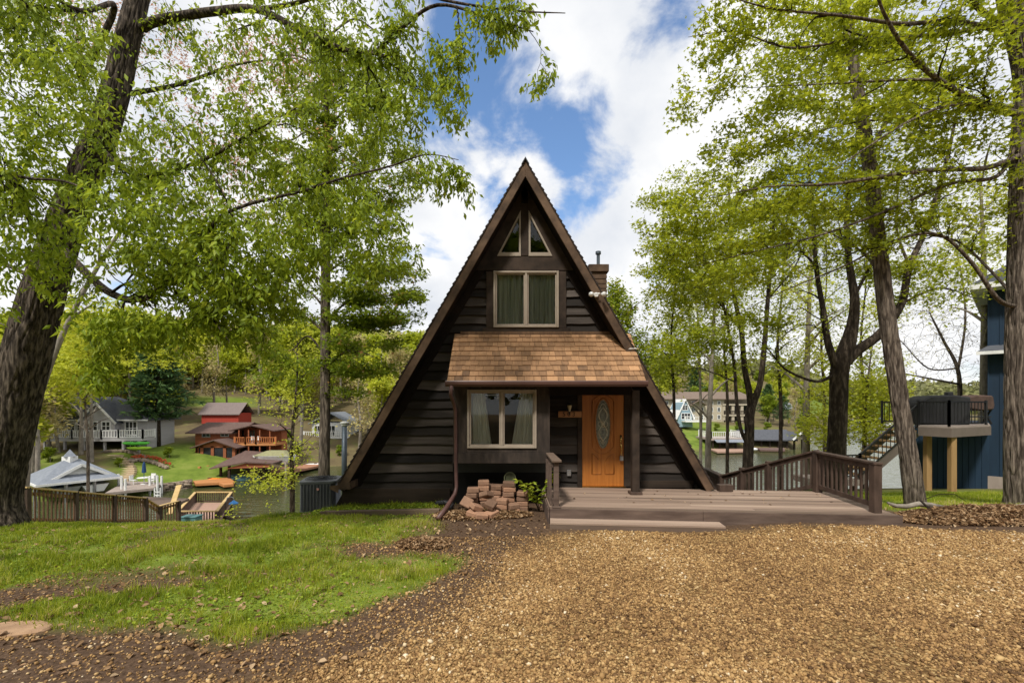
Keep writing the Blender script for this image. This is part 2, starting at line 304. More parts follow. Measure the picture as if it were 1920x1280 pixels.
def make_ground():
    xs = axis(-15, 17, .125, -1400, 1500, 1.05); ys = axis(-1, 24, .125, -60, 2200, 1.035)
    Xg, Yg = np.meshgrid(xs, ys); Z = height(Xg, Yg)
    V = np.stack([Xg.ravel(), Yg.ravel(), Z.ravel()], 1); nx, ny = len(xs), len(ys)
    i = np.arange(nx - 1)[None, :] + nx * np.arange(ny - 1)[:, None]
    Fc = np.stack([i, i + 1, i + 1 + nx, i + nx], -1).reshape(-1, 4)
    m = bpy.data.materials.new('ground_soil_grass_gravel'); m.use_nodes = True; nt = m.node_tree; N = nt.nodes.new; L = nt.links.new
    p = nt.nodes['Principled BSDF']; p.inputs['Roughness'].default_value = .95; p.inputs['Specular IOR Level'].default_value = .1
    tc = N('ShaderNodeTexCoord')
    def noise(sc, d=6):
        n = N('ShaderNodeTexNoise'); n.inputs['Scale'].default_value = sc; n.inputs['Detail'].default_value = d; n.inputs['Roughness'].default_value = .65; L(tc.outputs['Object'], n.inputs['Vector']); return n.outputs[0]
    def ramp(src, st):
        c = N('ShaderNodeValToRGB'); e = c.color_ramp.elements; e[0].position = st[0][0]; e[0].color = (*st[0][1], 1); e[1].position = st[-1][0]; e[1].color = (*st[-1][1], 1)
        for q, cc in st[1:-1]: k = e.new(q); k.color = (*cc, 1)
        L(src, c.inputs[0]); return c.outputs[0]
    def attr(n): a = N('ShaderNodeAttribute'); a.attribute_name = n; return a.outputs['Fac']
    def mix(f, a, b):
        x = N('ShaderNodeMix'); x.data_type = 'RGBA'; L(f, x.inputs[0]); L(a, x.inputs[6]); L(b, x.inputs[7]); return x.outputs[2]
    n_f = noise(28, 8); n_m = noise(3.2, 6); n_b = noise(.35, 5)
    soil = ramp(n_f, [(.3, (.035, .021, .013)), (.55, (.105, .066, .042)), (.75, (.20, .135, .088))])
    grs = ramp(n_m, [(.3, (.09, .12, .02)), (.5, (.16, .22, .03)), (.7, (.25, .27, .07))])
    vo = N('ShaderNodeTexVoronoi'); vo.inputs['Scale'].default_value = 46; L(tc.outputs['Object'], vo.inputs['Vector'])
    sep = N('ShaderNodeSeparateColor'); L(vo.outputs['Color'], sep.inputs[0])
    gra = ramp(sep.outputs[0], [(0, (.07, .038, .016)), (.35, (.14, .08, .032)), (.7, (.25, .15, .06)), (.95, (.42, .29, .13))])
    fgr = ramp(n_b, [(.3, (.075, .11, .018)), (.5, (.14, .195, .03)), (.7, (.21, .24, .055))])
    far_l = ramp(n_b, [(.3, (.10, .075, .045)), (.55, (.15, .12, .06)), (.72, (.13, .16, .035))])
    c = mix(attr('grass'), soil, grs); c = mix(attr('gravel'), c, gra); c = mix(attr('wood'), c, far_l); c = mix(attr('lawn'), c, fgr)
    L(c, p.inputs['Base Color'])
    bd = N('ShaderNodeBump'); bd.inputs['Strength'].default_value = .6; bd.inputs['Distance'].default_value = .02; L(n_f, bd.inputs['Height']); L(bd.outputs[0], p.inputs['Normal'])
    o = link_mesh('ground', V, Fc, m, smooth=True); tag(o, kind='structure')
    xr, yr = Xg.ravel(), Yg.ravel(); u = xr / np.maximum(yr, 1); d = yr - lerp_tab(u, SHORE)
    wood = sstep(12, 20, yr)
    px = CX + F * u; lawn = np.zeros_like(xr)
    for (a, b, d0, d1) in ((210, 445, -1, 13), (330, 480, 42, 62), (1240, 1345, 0, 30), (1345, 1420, 12, 22), (1500, 1920, 30, 160), (60, 130, -1, 10)):
        lawn = np.maximum(lawn, sstep(a - 12, a + 12, px) * sstep(b + 12, b - 12, px) * sstep(d0 - 1, d0 + 1, d) * sstep(d1 + 2, d1 - 2, d) * (yr > 40))
    for nme, val in (('grass', grass_mask(xr, yr)), ('gravel', gravel_mask(xr, yr)), ('wood', wood), ('lawn', lawn)):
        a = o.data.attributes.new(nme, 'FLOAT', 'POINT'); a.data.foreach_set('value', val.astype(np.float32))
make_ground()
def make_water():
    m = bpy.data.materials.new('lake_water'); m.use_nodes = True; nt = m.node_tree; N = nt.nodes.new; L = nt.links.new; p = nt.nodes['Principled BSDF']
    p.inputs['Base Color'].default_value = (.055, .065, .024, 1); p.inputs['Roughness'].default_value = .06; p.inputs['IOR'].default_value = 1.33; p.inputs['Specular IOR Level'].default_value = .6
    tc = N('ShaderNodeTexCoord'); mp = N('ShaderNodeMapping'); mp.inputs['Scale'].default_value = (.5, 1.5, 1); L(tc.outputs['Object'], mp.inputs[0])
    n = N('ShaderNodeTexNoise'); n.inputs['Scale'].default_value = .9; n.inputs['Detail'].default_value = 4; L(mp.outputs[0], n.inputs['Vector'])
    b = N('ShaderNodeBump'); b.inputs['Strength'].default_value = .35; b.inputs['Distance'].default_value = .25; L(n.outputs[0], b.inputs['Height']); L(b.outputs[0], p.inputs['Normal'])
    V = [(-150, 25, WZ), (600, 25, WZ), (600, 420, WZ), (-150, 420, WZ)]
    o = link_mesh('water', V, [(0, 1, 2, 3)], m); tag(o, kind='structure')
make_water()
# ------------------------------------------------------------------ ground cover (uncountable)
def rand_rot(n):
    q = np.random.randn(n, 4); q /= np.linalg.norm(q, axis=1)[:, None]; w, x, y, z = q.T
    return np.stack([1 - 2 * (y * y + z * z), 2 * (x * y - z * w), 2 * (x * z + y * w), 2 * (x * y + z * w), 1 - 2 * (x * x + z * z), 2 * (y * z - x * w),
                     2 * (x * z - y * w), 2 * (y * z + x * w), 1 - 2 * (x * x + y * y)], 1).reshape(-1, 3, 3)
def scatter(n, x0, x1, y0, y1, mask, power=1.0):
    # more points per square metre close to the viewer, where single stones and blades are seen
    x = np.random.uniform(x0, x1, n); t = np.random.rand(n); y = y0 + (y1 - y0) * t ** power
    keep = np.random.rand(n) < mask(x, y); return x[keep], y[keep]
def in_view(x, y, pad=.6): return np.abs(x) < (y * 1.16 + pad)
def make_gravel():
    t = (1 + 5 ** .5) / 2
    iv = np.array([(-1, t, 0), (1, t, 0), (-1, -t, 0), (1, -t, 0), (0, -1, t), (0, 1, t), (0, -1, -t), (0, 1, -t), (t, 0, -1), (t, 0, 1), (-t, 0, -1), (-t, 0, 1)], float); iv /= np.linalg.norm(iv[0])
    fi = np.array([(0, 11, 5), (0, 5, 1), (0, 1, 7), (0, 7, 10), (0, 10, 11), (1, 5, 9), (5, 11, 4), (11, 10, 2), (10, 7, 6), (7, 1, 8), (3, 9, 4), (3, 4, 2), (3, 2, 6), (3, 6, 8), (3, 8, 9), (4, 9, 5), (2, 4, 11), (6, 2, 10), (8, 6, 7), (9, 8, 1)])
    def dens(x, y): return np.clip(gravel_mask(x, y) * (1 - .75 * sstep(.16, .34, vnoise(x, y, 1.0, 33) + .35 * vnoise(x, y, .3, 34))) + (.11 + .16 * sstep(-3.6, -.3, x)) * (1 - grass_mask(x, y)) * sstep(2.5, -.5, x) * (y < 7.2), 0, 1) * in_view(x, y)
    x, y = scatter(330000, -6, 10, 2.9, 7.7, dens, 1.2); n = len(x)
    s = np.random.gamma(6, 1 / 6, n) * .0092 * (1 + .45 * (np.random.rand(n) < .06)); s = np.clip(s, .005, .03)
    Rm = rand_rot(n); sc = np.stack([s * np.random.uniform(.8, 1.35, n), s, s * np.random.uniform(.55, .9, n)], 1)
    jit = 1 + .16 * np.random.randn(n, 12)
    P = iv[None] * jit[..., None] * sc[:, None, :]; P = np.einsum('nij,nkj->nki', Rm, P)
    # lie flat-ish: squash z
    P[..., 2] *= .8
    z = height(x, y) + s * np.random.uniform(-.1, .75, n)
    P += np.stack([x, y, z], 1)[:, None, :]
    V = P.reshape(-1, 3); Fc = (fi[None] + 12 * np.arange(n)[:, None, None]).reshape(-1, 3)
    big = vnoise(x, y, 1.7, 31) * .28 + vnoise(x, y, .5, 35) * .16 - .16 * np.exp(-((x + .1 * y - 1.2) / 1.1) ** 2 - ((y - 4.4) / 1.1) ** 2)
    c = np.clip(np.random.beta(2.2, 2.6, n) + big + .25 * (np.random.rand(n) < .03), 0, 1)
    o = link_mesh('gravel', V, Fc, m_stone, attr=np.repeat(c, 12), smooth=True)
    tag(o, 'loose tan and buff gravel covering the driveway', 'gravel', kind='stuff')
make_gravel()
def blades(x, y, hgt, wid, lean=.5):
    n = len(x); a = np.random.uniform(0, 2 * np.pi, n); ca, sa = np.cos(a), np.sin(a); z = height(x, y) - .01
    b = np.random.uniform(0, 2 * np.pi, n); ln = hgt * np.random.uniform(.1, lean, n)
    dx, dy = np.cos(b) * ln, np.sin(b) * ln
    V = np.zeros((n, 5, 3)); w = wid / 2
    V[:, 0] = np.stack([x - ca * w, y - sa * w, z], 1); V[:, 1] = np.stack([x + ca * w, y + sa * w, z], 1)
    V[:, 2] = np.stack([x + dx * .35 + ca * w * .8, y + dy * .35 + sa * w * .8, z + hgt * .6], 1); V[:, 3] = np.stack([x + dx * .35 - ca * w * .8, y + dy * .35 - sa * w * .8, z + hgt * .6], 1)
    V[:, 4] = np.stack([x + dx, y + dy, z + hgt * .95], 1)
    base = 5 * np.arange(n)[:, None]
    T = np.concatenate([base + np.array([[0, 1, 2]]), base + np.array([[0, 2, 3]]), base + np.array([[3, 2, 4]])], 0)
    return V.reshape(-1, 3), T, 5
def make_grass():
    x, y = scatter(340000, -14, 0.2, 3.8, 12.5, lambda x, y: np.clip(grass_mask(x, y), 0, 1) * in_view(x, y), 1.35)
    x2, y2 = scatter(42000, 6.8, 16, 8.3, 14, lambda x, y: grass_mask(x, y) * in_view(x, y)); 
    x = np.concatenate([x, x2]); y = np.concatenate([y, y2]); n = len(x)
    tuft = np.clip(vnoise(x, y, .5, 41) + .5, 0, 1); edge = sstep(7.0, 9.5, y)
    h = (.024 + .10 * tuft ** 2.2 + .02 * edge * tuft) * np.random.uniform(.5, 1.4, n) + (x2[0] * 0 if len(x2) else 0)
    V, T, k = blades(x, y, h, .0055 + .003 * (y / 8))
    c = np.clip(np.random.beta(2, 2.4, n) * .72 + (vnoise(x, y, 1.6, 42)) * .6 + (vnoise(x, y, .4, 43)) * .35 + .13 + .3 * (np.random.rand(n) < .04), 0, 1)
    tag(link_mesh('grass', V, T, m_grassb, attr=np.repeat(c, k)), 'short green lawn grass on the bank beside the driveway', 'grass', kind='stuff')
make_grass()
def make_tufts():
    r = np.random.RandomState(17); cx = r.uniform(-10, -.6, 900); cy = 4 + 6.2 * r.rand(900); k = (grass_mask(cx, cy) > .35) & in_view(cx, cy) & (vnoise(cx, cy, 1.5, 44) > -.12); cx, cy = cx[k], cy[k]; n = 34
    x = np.repeat(cx, n) + r.randn(len(cx) * n) * .035; y = np.repeat(cy, n) + r.randn(len(cx) * n) * .035; h = np.repeat(r.uniform(.07, .17, len(cx)) * (1 - .45 * sstep(6.8, 8.3, cy)), n) * r.uniform(.5, 1.2, len(x))
    V, T, q = blades(x, y, h, .006 + 0 * h, .95); c = np.clip(np.repeat(r.beta(2, 3, len(cx)), n) * .7 + r.rand(len(x)) * .35 + .5 * (r.rand(len(x)) < .08), 0, 1); tag(link_mesh('tall_grass', V, T, m_grassb, attr=np.repeat(c, q)), 'taller uneven tufts and straw standing in the lawn', 'grass', kind='stuff')
make_tufts()
def flat_leaves(x, y, size, lift=.02, tilt=.5, round_=.5, zs=None):
    n = len(x); a = np.random.uniform(0, 2 * np.pi, n); A = np.stack([np.cos(a), np.sin(a), np.random.uniform(-tilt, tilt, n)], 1); A /= np.linalg.norm(A, axis=1)[:, None]
    Nn = np.stack([np.random.uniform(-tilt, tilt, n), np.random.uniform(-tilt, tilt, n), np.ones(n)], 1); S = np.cross(Nn, A); S /= np.linalg.norm(S, axis=1)[:, None]; Nn = np.cross(A, S)
    z = (height(x, y) if zs is None else zs) + lift * np.random.rand(n) + .004; P = np.stack([x, y, z], 1); s = size[:, None]; w = round_
    V = np.stack([P - A * s * .5, P - A * s * .12 + S * s * w * .5 + Nn * s * .14, P + A * s * .28 + S * s * w * .38 + Nn * s * .1, P + A * s * .55 - Nn * s * .08, P + A * s * .28 - S * s * w * .38 + Nn * s * .1, P - A * s * .12 - S * s * w * .5 + Nn * s * .14], 1)
    b = 6 * np.arange(n)[:, None]
    T = np.concatenate([b + np.array([[0, 2, 1]]), b + np.array([[0, 3, 2]]), b + np.array([[0, 4, 3]]), b + np.array([[0, 5, 4]])], 0)
    return V.reshape(-1, 3), T, 6
def make_herbs():
    x, y = scatter(26000, -13, -.4, 4.2, 10.5, lambda x, y: sstep(.0, .3, vnoise(x, y, 1.4, 51) + .10 - .25 * sstep(-3, -1, x) * (y < 6.3)) * (grass_mask(x, y) > .15) * in_view(x, y), 1.2)
    n = len(x); V, T, k = flat_leaves(x, y, np.random.uniform(.014, .036, n), .05, .6, .9)
    tag(link_mesh('lawn_herbs', V, T, m_herb, attr=np.repeat(np.random.beta(2, 2, n), k)), 'low clover and creeping weeds growing through the lawn', 'ground cover', kind='stuff')
    x, y = scatter(2600, -3.9, -1.5, 8.55, 9.75, lambda x, y: in_view(x, y) * (np.abs(y - 9.15 - .05 * (x + 2.6)) < .26) * (vnoise(x, y, .35, 55) > -.22))
    n = len(x); V, T, k = flat_leaves(x, y, np.random.uniform(.03, .06, n), .10, .7, .8)
    tag(link_mesh('bed_plants', V, T, m_herb, attr=np.repeat(np.random.beta(3, 2, n), k)), 'low bright green plants in the edged bed along the house wall', 'ground cover', kind='stuff')
make_herbs()
def make_litter():
    def dens(x, y):
        a = .20 + 0 * x; a += .30 * sstep(-.1, .25, vnoise(x, y, .8, 61)) * (x < 0)
        a += 1.0 * np.exp(-((x + .9) / 1.1) ** 2 - ((y - 8.0) / .75) ** 2); a += .25 * sstep(-2.2, -1.2, x) * sstep(6.2, 7, y) * (x < .6)
        a += .55 * sstep(.06, .3, vnoise(x, y, 1.1, 62)) * sstep(6, 4.4, y) * (x < -2)
        return np.clip(a, 0, 1) * in_view(x, y) * (gravel_mask(x, y) < .45) * ((x < .6) | (y < 7.3) | (x > 6.6))
    x, y = scatter(15000, -13, 10, 3.4, 9.3, dens, 1.1); n = len(x)
    V, T, k = flat_leaves(x, y, np.random.uniform(.022, .078, n), .03, .7, .62)
    tag(link_mesh('fallen_leaves', V, T, m_dead, attr=np.repeat(np.random.beta(2, 2, n), k)), 'brown fallen leaves scattered over the soil and lawn', 'leaf litter', kind='stuff')
make_litter()
def leaf_pile(cx, cy, rx, ry, hh, n, label, seed=0, cat='leaf pile'):
    r = np.random.RandomState(seed); t = np.sqrt(r.rand(n)); a = r.uniform(0, 2 * np.pi, n); x = cx + rx * t * np.cos(a); y = cy + ry * t * np.sin(a)
    top = hh * np.clip(1 - t ** 2, 0, 1) * (1 + .5 * vnoise(x, y, .3, 71)); z = height(x, y) + top * (.65 + .35 * r.rand(n))
    V, T, k = flat_leaves(x, y, r.uniform(.03, .085, n), .03, .95, .55, zs=z)
    tag(link_mesh('leaf_pile', V, T, m_dead, attr=np.repeat(np.clip(r.beta(2, 2.2, n), 0, 1), k), loc=(cx, cy, hz(cx, cy))), label, cat)
leaf_pile(-1.32, 6.75, .40, .26, .10, 1600, 'small heap of brown leaves raked together in front of the lawn edge', 1)
leaf_pile(8.2, 7.75, 1.9, .5, .20, 9500, 'long brown heap of leaves and twigs at the right edge of the gravel', 2)
leaf_pile(-.55, 8.55, .95, .35, .10, 3600, 'brown leaves drifted around the foot of the paver pile', 3)
def flat_stone():
    m = MB(); c = at(30, 1185, 4.1); z = hz(c.x, c.y); r = random.Random(4); n = 14
    ring = [(c.x + (.30 + .06 * r.random()) * math.cos(2 * math.pi * k / n), c.y + (.12 + .03 * r.random()) * math.sin(2 * math.pi * k / n)) for k in range(n)]
    m.prism([(x, y, z - .04) for x, y in ring], (0, 0, .07))
    tag(m.build('flat_stone', mat('sandstone', (.42, .27, .16), (.25, .15, .09), .9, 9, bump=.5), loc=(c.x, c.y, z), bevel=.015), 'flat tan stone sunk in the soil at the left edge of the lawn', 'stone')
flat_stone()
# ------------------------------------------------------------------ the A-frame house
YW, YR, XC, ZD = 9.97, 9.45, .277, .22
APZ = 7.10; SL = 1.735                       # ridge height, rise over run of the main roof
def roof_x(z): return (APZ - z) / SL         # half width at height z
house = thing('a_frame_house', 'dark brown timber A-frame house with orange front door and cedar shingled porch roof', 'house', (XC, YW, 0))
def wx(px, Y=YW): return (px - CX) * Y / F
def wz(py, Y=YW): return H - (py - HY) * Y / F
def make_front():
    r = random.Random(3); b = MB()
    win = (wx(917), wx(1055), wz(622), wz(500))
    def board(x0, x1, z0, z1, xl0=None, xr0=None):
        # a lapped board with a wavy lower edge; x0,x1 at the bottom, xl0,xr0 at the top
        b.cur = r.random(); xl0 = x0 if xl0 is None else xl0; xr0 = x1 if xr0 is None else xr0
        n = max(2, int((x1 - x0) / .07)); vs = []; ph = r.random() * 9; f1 = r.uniform(2.2, 4); am = r.uniform(.005, .017)
        for i in range(n + 1):
            t = i / n; x = x0 + (x1 - x0) * t; xt = xl0 + (xr0 - xl0) * t
            w = am * math.sin(f1 * x + ph) + .55 * am * math.sin(f1 * 2.7 * x + 2 * ph) + r.uniform(-.003, .003)
            vs += [(xt, YW, z1), (x, YW - .058, z0 - .035 + w), (x, YW - .004, z0 - .035 + w)]
        fs = []
        for i in range(n):
            a = 3 * i; c = a + 3; fs += [(a, a + 1, c + 1, c), (a + 1, a + 2, c + 2, c + 1)]
        b.add(vs, fs)
    z = .18; hb = .202
    while z < wz(498):
        z1 = z + hb * r.uniform(.93, 1.07); m0 = roof_x(z) - .10; m1 = roof_x(z1) - .10
        iv = [(XC - m0, XC + m0, XC - m1, XC + m1)]
        if z1 > win[2] and z < win[3]: iv = [(XC - m0, win[0], XC - m1, win[0]), (win[1], XC + m0, win[1], XC + m1)]
        elif z < wz(737) and z1 > ZD: iv = [(XC - m0, wx(1083), XC - m1, wx(1083)), (wx(1181), XC + m0, wx(1181), XC + m1)]
        for (p, q, pt, qt) in iv:
            if q - p > .05: board(p, q, z, z1, pt, qt)
        z = z1
    b.build('wall', m_side, house, attr=True)
    # backing behind the siding, in pieces round the openings
    k = MB(); zt = wz(498)
    def trap(z0, z1, xl=None, xr=None):
        a, c = roof_x(z0) - .06, roof_x(z1) - .06
        L0, L1 = (XC - a, XC - c) if xl is None else (xl, xl); R0, R1 = (XC + a, XC + c) if xr is None else (xr, xr)
        k.prism([(L0, YW + .006, z0), (R0, YW + .006, z0), (R1, YW + .006, z1), (L1, YW + .006, z1)], (0, .08, 0))
    trap(-.5, ZD); trap(ZD, wz(737), None, -1.0); trap(ZD, wz(737), .62, wx(1090)); trap(ZD, wz(737), wx(1172)); trap(wz(737), win[2]); trap(win[2], win[3], None, win[0]); trap(win[2], win[3], win[1])
    k.build('wall_core', m_trim, house)
    # skirt board at the base, boards round the upper window, gable panels round the two triangular panes
    t = MB(); m_skirt = mat('weathered_skirt', (.060, .043, .031), (.026, .019, .015), .85, 6, X_, .3, spec=.15); t.box(XC - roof_x(.18) + .02, wx(845), YW - .085, YW, -.16, .19); t.build('skirt_board', m_skirt, house, bevel=.006); t = MB(); t.box(wx(1200), XC + roof_x(.3) - .25, YW - .08, YW, .2, .36); t.build('skirt_board', m_skirt, house, bevel=.006)
    t = MB(); y0, y1 = YW - .07, YW + .01
    t.box(wx(912), wx(925.5), y0, y1, wz(615), wz(510)); t.box(wx(1047), wx(1061), y0, y1, wz(615), wz(510)); t.box(wx(905), wx(1068), y0 - .004, y1, wz(627.5), wz(615.3))
    t.build('window_surround', m_trim, house, bevel=.004)
    t = MB(); zb, zh = wz(508), wz(481)
    a0, a1 = roof_x(zb) - .03, roof_x(zh) - .03
    t.prism([(XC - a0, y0, zb), (XC + a0, y0, zb), (XC + a1, y0, zh), (XC - a1, y0, zh)], (0, .09, 0))
    t.box(XC - .075, XC + .075, y0 - .012, y1 + .01, zh, wz(384))
    # side strips between the pane and the roof
    for s in (-1, 1):
        hi = 1.02; zt = wz(397)
        t.prism([(XC + s * (.60), y0 + .003, zh), (XC + s * a1, y0 + .003, zh), (XC + s * (roof_x(APZ - .32)), y0 + .003, APZ - .32), (XC + s * .075, y0 + .003, APZ - .32), (XC + s * .075, y0 + .003, wz(399))], (0, .08, 0))
    t.build('gable_panel', m_trim, house)
make_front()
def casement(px0, px1, pz0, pz1, Y, parent, curtains):
    """A two-light window: frame part with panes, mullion and curtains as sub-parts; coordinates are metres."""
    f = MB(); w = .045; xm = (px0 + px1) / 2; y0 = Y - .02
    f.box(px0, px0 + w, y0, Y + .08, pz0, pz1); f.box(px1 - w, px1, y0, Y + .08, pz0, pz1); f.box(px0 + w, px1 - w, y0, Y + .08, pz1 - w, pz1); f.box(px0 + w, px1 - w, y0, Y + .08, pz0, pz0 + w)
    f.box(xm - .022, xm + .022, y0 + .003, Y + .08, pz0 + w, pz1 - w)
    fo = f.build('window', m_winf, parent, bevel=.006)
    for (a, b) in ((px0 + w, xm - .022), (xm + .022, px1 - w)):
        s = MB(); q = .032; ys = Y + .012
        z0, z1 = pz0 + w, pz1 - w
        s.box(a, a + q, ys, ys + .04, z0, z1); s.box(b - q, b, ys, ys + .04, z0, z1); s.box(a + q, b - q, ys, ys + .04, z1 - q, z1); s.box(a + q, b - q, ys, ys + .04, z0, z0 + q)
        s.build('sash', m_winf, fo, bevel=.004)
        g = MB(); g.box(a + q, b - q, ys + .018, ys + .024, z0 + q, z1 - q); g.build('pane', m_glass, fo)
    for (a, b, top, bot, cm) in curtains:
        c = MB(); n = 46; vs = []; fs = []
        for i in range(n + 1):
            t = i / n
            for j, zz in enumerate(np.linspace(pz0 - .02, pz1 - .03, 7)):
                k = j / 6; gather = bot * (1 - k) + top * k
                xx = a + (b - a) * t * gather if (a < xm) else b - (b - a) * (1 - t) * gather
                vs.append((xx, Y + .125 + .024 * math.sin(t * 38 + .6 * math.sin(3 * k)) + .01 * math.sin(t * 91), zz))
        for i in range(n):
            for j in range(6): q = i * 7 + j; fs.append((q, q + 7, q + 8, q + 1))
        c.add(vs, fs); c.build('curtain', cm, fo, smooth=True)
    return fo
def make_upper_window():
    x0, x1, z0, z1 = wx(925.5), wx(1047), wz(615), wz(510)
    xm = (x0 + x1) / 2
    casement(x0, x1, z0, z1, YW - .085, house, [(x0 + .05, xm, 1.0, .95, m_curt2), (xm, x1 - .05, 1.0, .92, m_curt2)])
    for s in (-1, 1):                                            # triangular gable windows
        A = Vector((XC + s * .085, 0, wz(482))); B = Vector((XC + s * .60, 0, wz(482))); C = Vector((XC + s * .085, 0, wz(397)))
        cen = (A + B + C) / 3; inn = [p + (cen - p) * .23 for p in (A, B, C)]
        f = MB(); y0 = YW - .085
        for i in range(3):
            p, q, q2, p2 = (A, B, C)[i], (A, B, C)[(i + 1) % 3], inn[(i + 1) % 3], inn[i]
            f.prism([(v.x, y0, v.z) for v in (p, q, q2, p2)], (0, .09, 0))
        fo = f.build('window', m_winf, house)
        g = MB(); g.prism([(v.x, y0 + .05, v.z) for v in inn], (0, .006, 0)); g.build('pane', m_glass, fo)
make_upper_window()
def make_room():
    # floors and inner walls that the windows look into
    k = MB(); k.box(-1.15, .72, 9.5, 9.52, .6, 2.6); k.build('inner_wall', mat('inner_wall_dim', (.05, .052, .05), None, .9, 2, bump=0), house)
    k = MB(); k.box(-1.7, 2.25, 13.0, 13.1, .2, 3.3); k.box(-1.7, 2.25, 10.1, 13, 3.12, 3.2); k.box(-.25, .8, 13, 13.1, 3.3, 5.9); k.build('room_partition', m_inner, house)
make_room()
def make_bay():
    Y = 9.10; x0, x1, z0, z1 = wx(850, Y), wx(1031, Y), wz(868, Y), 2.62
    w0, w1, v0, v1 = wx(876, Y), wx(1006, Y), wz(840, Y), wz(730, Y)
    b = MB(); T = .05
    b.box(x0, w0, Y, Y + T, z0 + .21, z1); b.box(w1, x1, Y, Y + T, z0 + .21, z1); b.box(w0, w1, Y, Y + T, v1, z1); b.box(w0, w1, Y, Y + T, z0 + .21, v0); b.box(x0 - .01, x1 + .01, Y - .022, Y + T, z0, z0 + .207)
    b.box(x0, x0 + T, Y + T, YW - .05, z0, z1); b.box(x1 - T, x1, Y + T, YW - .05, z0, z1); b.box(x0 + T, x1 - T, Y + T, YW - .05, z0 + .02, z0 + .06)
    bo = b.build('bay', mat('bay_boards', (.075, .056, .044), (.024, .019, .016), .8, 7, (1, 1, .3), .4, c3=(.042, .032, .026), spec=.2), house, bevel=.004)
    casement(w0, w1, v0, v1, Y - .012, house, [(w0 + .07, w0 + .5, .62, .98, m_curt), (w1 - .52, w1 - .06, .55, .98, m_curt)])
    g = MB()
    for (px, py) in ((908, 744), (934, 744)): g.lathe((wx(px, Y), Y + .16, wz(py, Y) - .035), [(.012, .06), (.02, .05), (.036, .02), (.034, -.005), (.0, -.02)][::-1], 12)
    xa, xb = wx(908, Y), wx(934, Y); g.box(xa - .02, xb + .02, Y + .145, Y + .175, wz(744, Y) + .03, wz(744, Y) + .05)
    g.build('ceiling_lamp', m_bulb, house, smooth=False)
make_bay()
def make_porch_roof():
    Yg, zg, zt = 8.75, 2.455, 3.55; yt = YW - .04; xl, xr = wx(838, Yg) + .03, wx(1209, Yg)
    n = Vector((0, -(zt - zg), yt - Yg)).normalized(); nrm = Vector((0, n.y, n.z)); u = Vector((0, yt - Yg, zt - zg)); Ls = u.length; u.normalize()
    s = MB(); p = Vector((xl, Yg, zg)); s.hexa([p - nrm * .09, Vector((xr, Yg, zg)) - nrm * .09, Vector((xr, yt, zt)) - nrm * .09, Vector((xl, yt, zt)) - nrm * .09, p, Vector((xr, Yg, zg)), Vector((xr, yt, zt)), Vector((xl, yt, zt))])
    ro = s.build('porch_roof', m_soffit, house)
    b = MB(); r = random.Random(5); rows = 10; ex = Ls / rows
    for i in range(rows):
        x = xl - .03 + (-.1 * r.random()); 
        while x < xr:
            w = r.uniform(.10, .24); a = max(x, xl - .025); c = min(x + w - .006, xr + .02); x += w
            if c - a < .02: continue
            b.cur = min(1, max(0, r.gauss(.42 + .032 * i, .17) )); lo = i * ex - r.uniform(.0, .014); hi = min(lo + ex * 1.35, Ls - .005)
            P = lambda X, d, h: Vector((X, Yg, zg)) + u * d + nrm * h
            b.hexa([P(a, lo, .014), P(c, lo, .014), P(c, hi, .001), P(a, hi, .001), P(a, lo, .034 + r.uniform(-.004, .004)), P(c, lo, .034 + r.uniform(-.004, .004)), P(c, hi, .010), P(a, hi, .010)])
    b.build('shingles', m_shing, ro, attr=True)
    f = MB(); f.box(xl + .1, XC + roof_x(zt) - .12, yt - .05, yt, zt - .01, zt + .05); f.build('flashing_board', m_shing, ro)
    g = MB(); prof = [(-.075, .05), (-.085, .03), (-.08, -.02), (-.05, -.06), (.02, -.062), (.02, .045), (.005, .045), (.005, -.045), (-.045, -.045), (-.065, -.01), (-.065, .05)]
    g.prism([(xl - .05, Yg + a, zg + b_ - .03) for a, b_ in prof], (xr - xl + .09, 0, 0))
    g.box(xl - .055, xl - .05, Yg - .085, Yg + .02, zg - .09, zg + .02); g.box(xr + .04, xr + .045, Yg - .085, Yg + .02, zg - .09, zg + .02)
    g.build('gutter', m_gutter, house)
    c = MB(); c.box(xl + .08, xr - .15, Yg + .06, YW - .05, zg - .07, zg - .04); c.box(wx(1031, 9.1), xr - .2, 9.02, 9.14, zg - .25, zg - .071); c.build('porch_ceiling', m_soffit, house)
    d = MB(); pz = lambda px, py, Y: at(px, py, Y)
    pts = [pz(846, 722, 8.70), pz(845, 740, 8.72), pz(851, 757, 9.0), pz(854, 770, 9.06), pz(854.5, 868, 9.07), pz(856, 912, 9.05), pz(853, 926, 8.98), pz(838, 950, 8.62), pz(821, 972, 8.25)]
    d.tube(pts, [.036, .036, .036, .036, .036, .038, .042, .046, .046], 8); d.build('downspout', m_pipe, house, smooth=True)
    fl = MB(); fl.hexa([at(1178, 655, 9.42), at(1195, 654.5, 9.42), at(1194, 653, 9.5), at(1180, 653, 9.5), at(1181, 652, 9.41), at(1193, 653, 9.41), at(1193, 652, 9.5), at(1182, 651, 9.5)])
    fl.build('roof_flashing', m_white, house)
make_porch_roof()
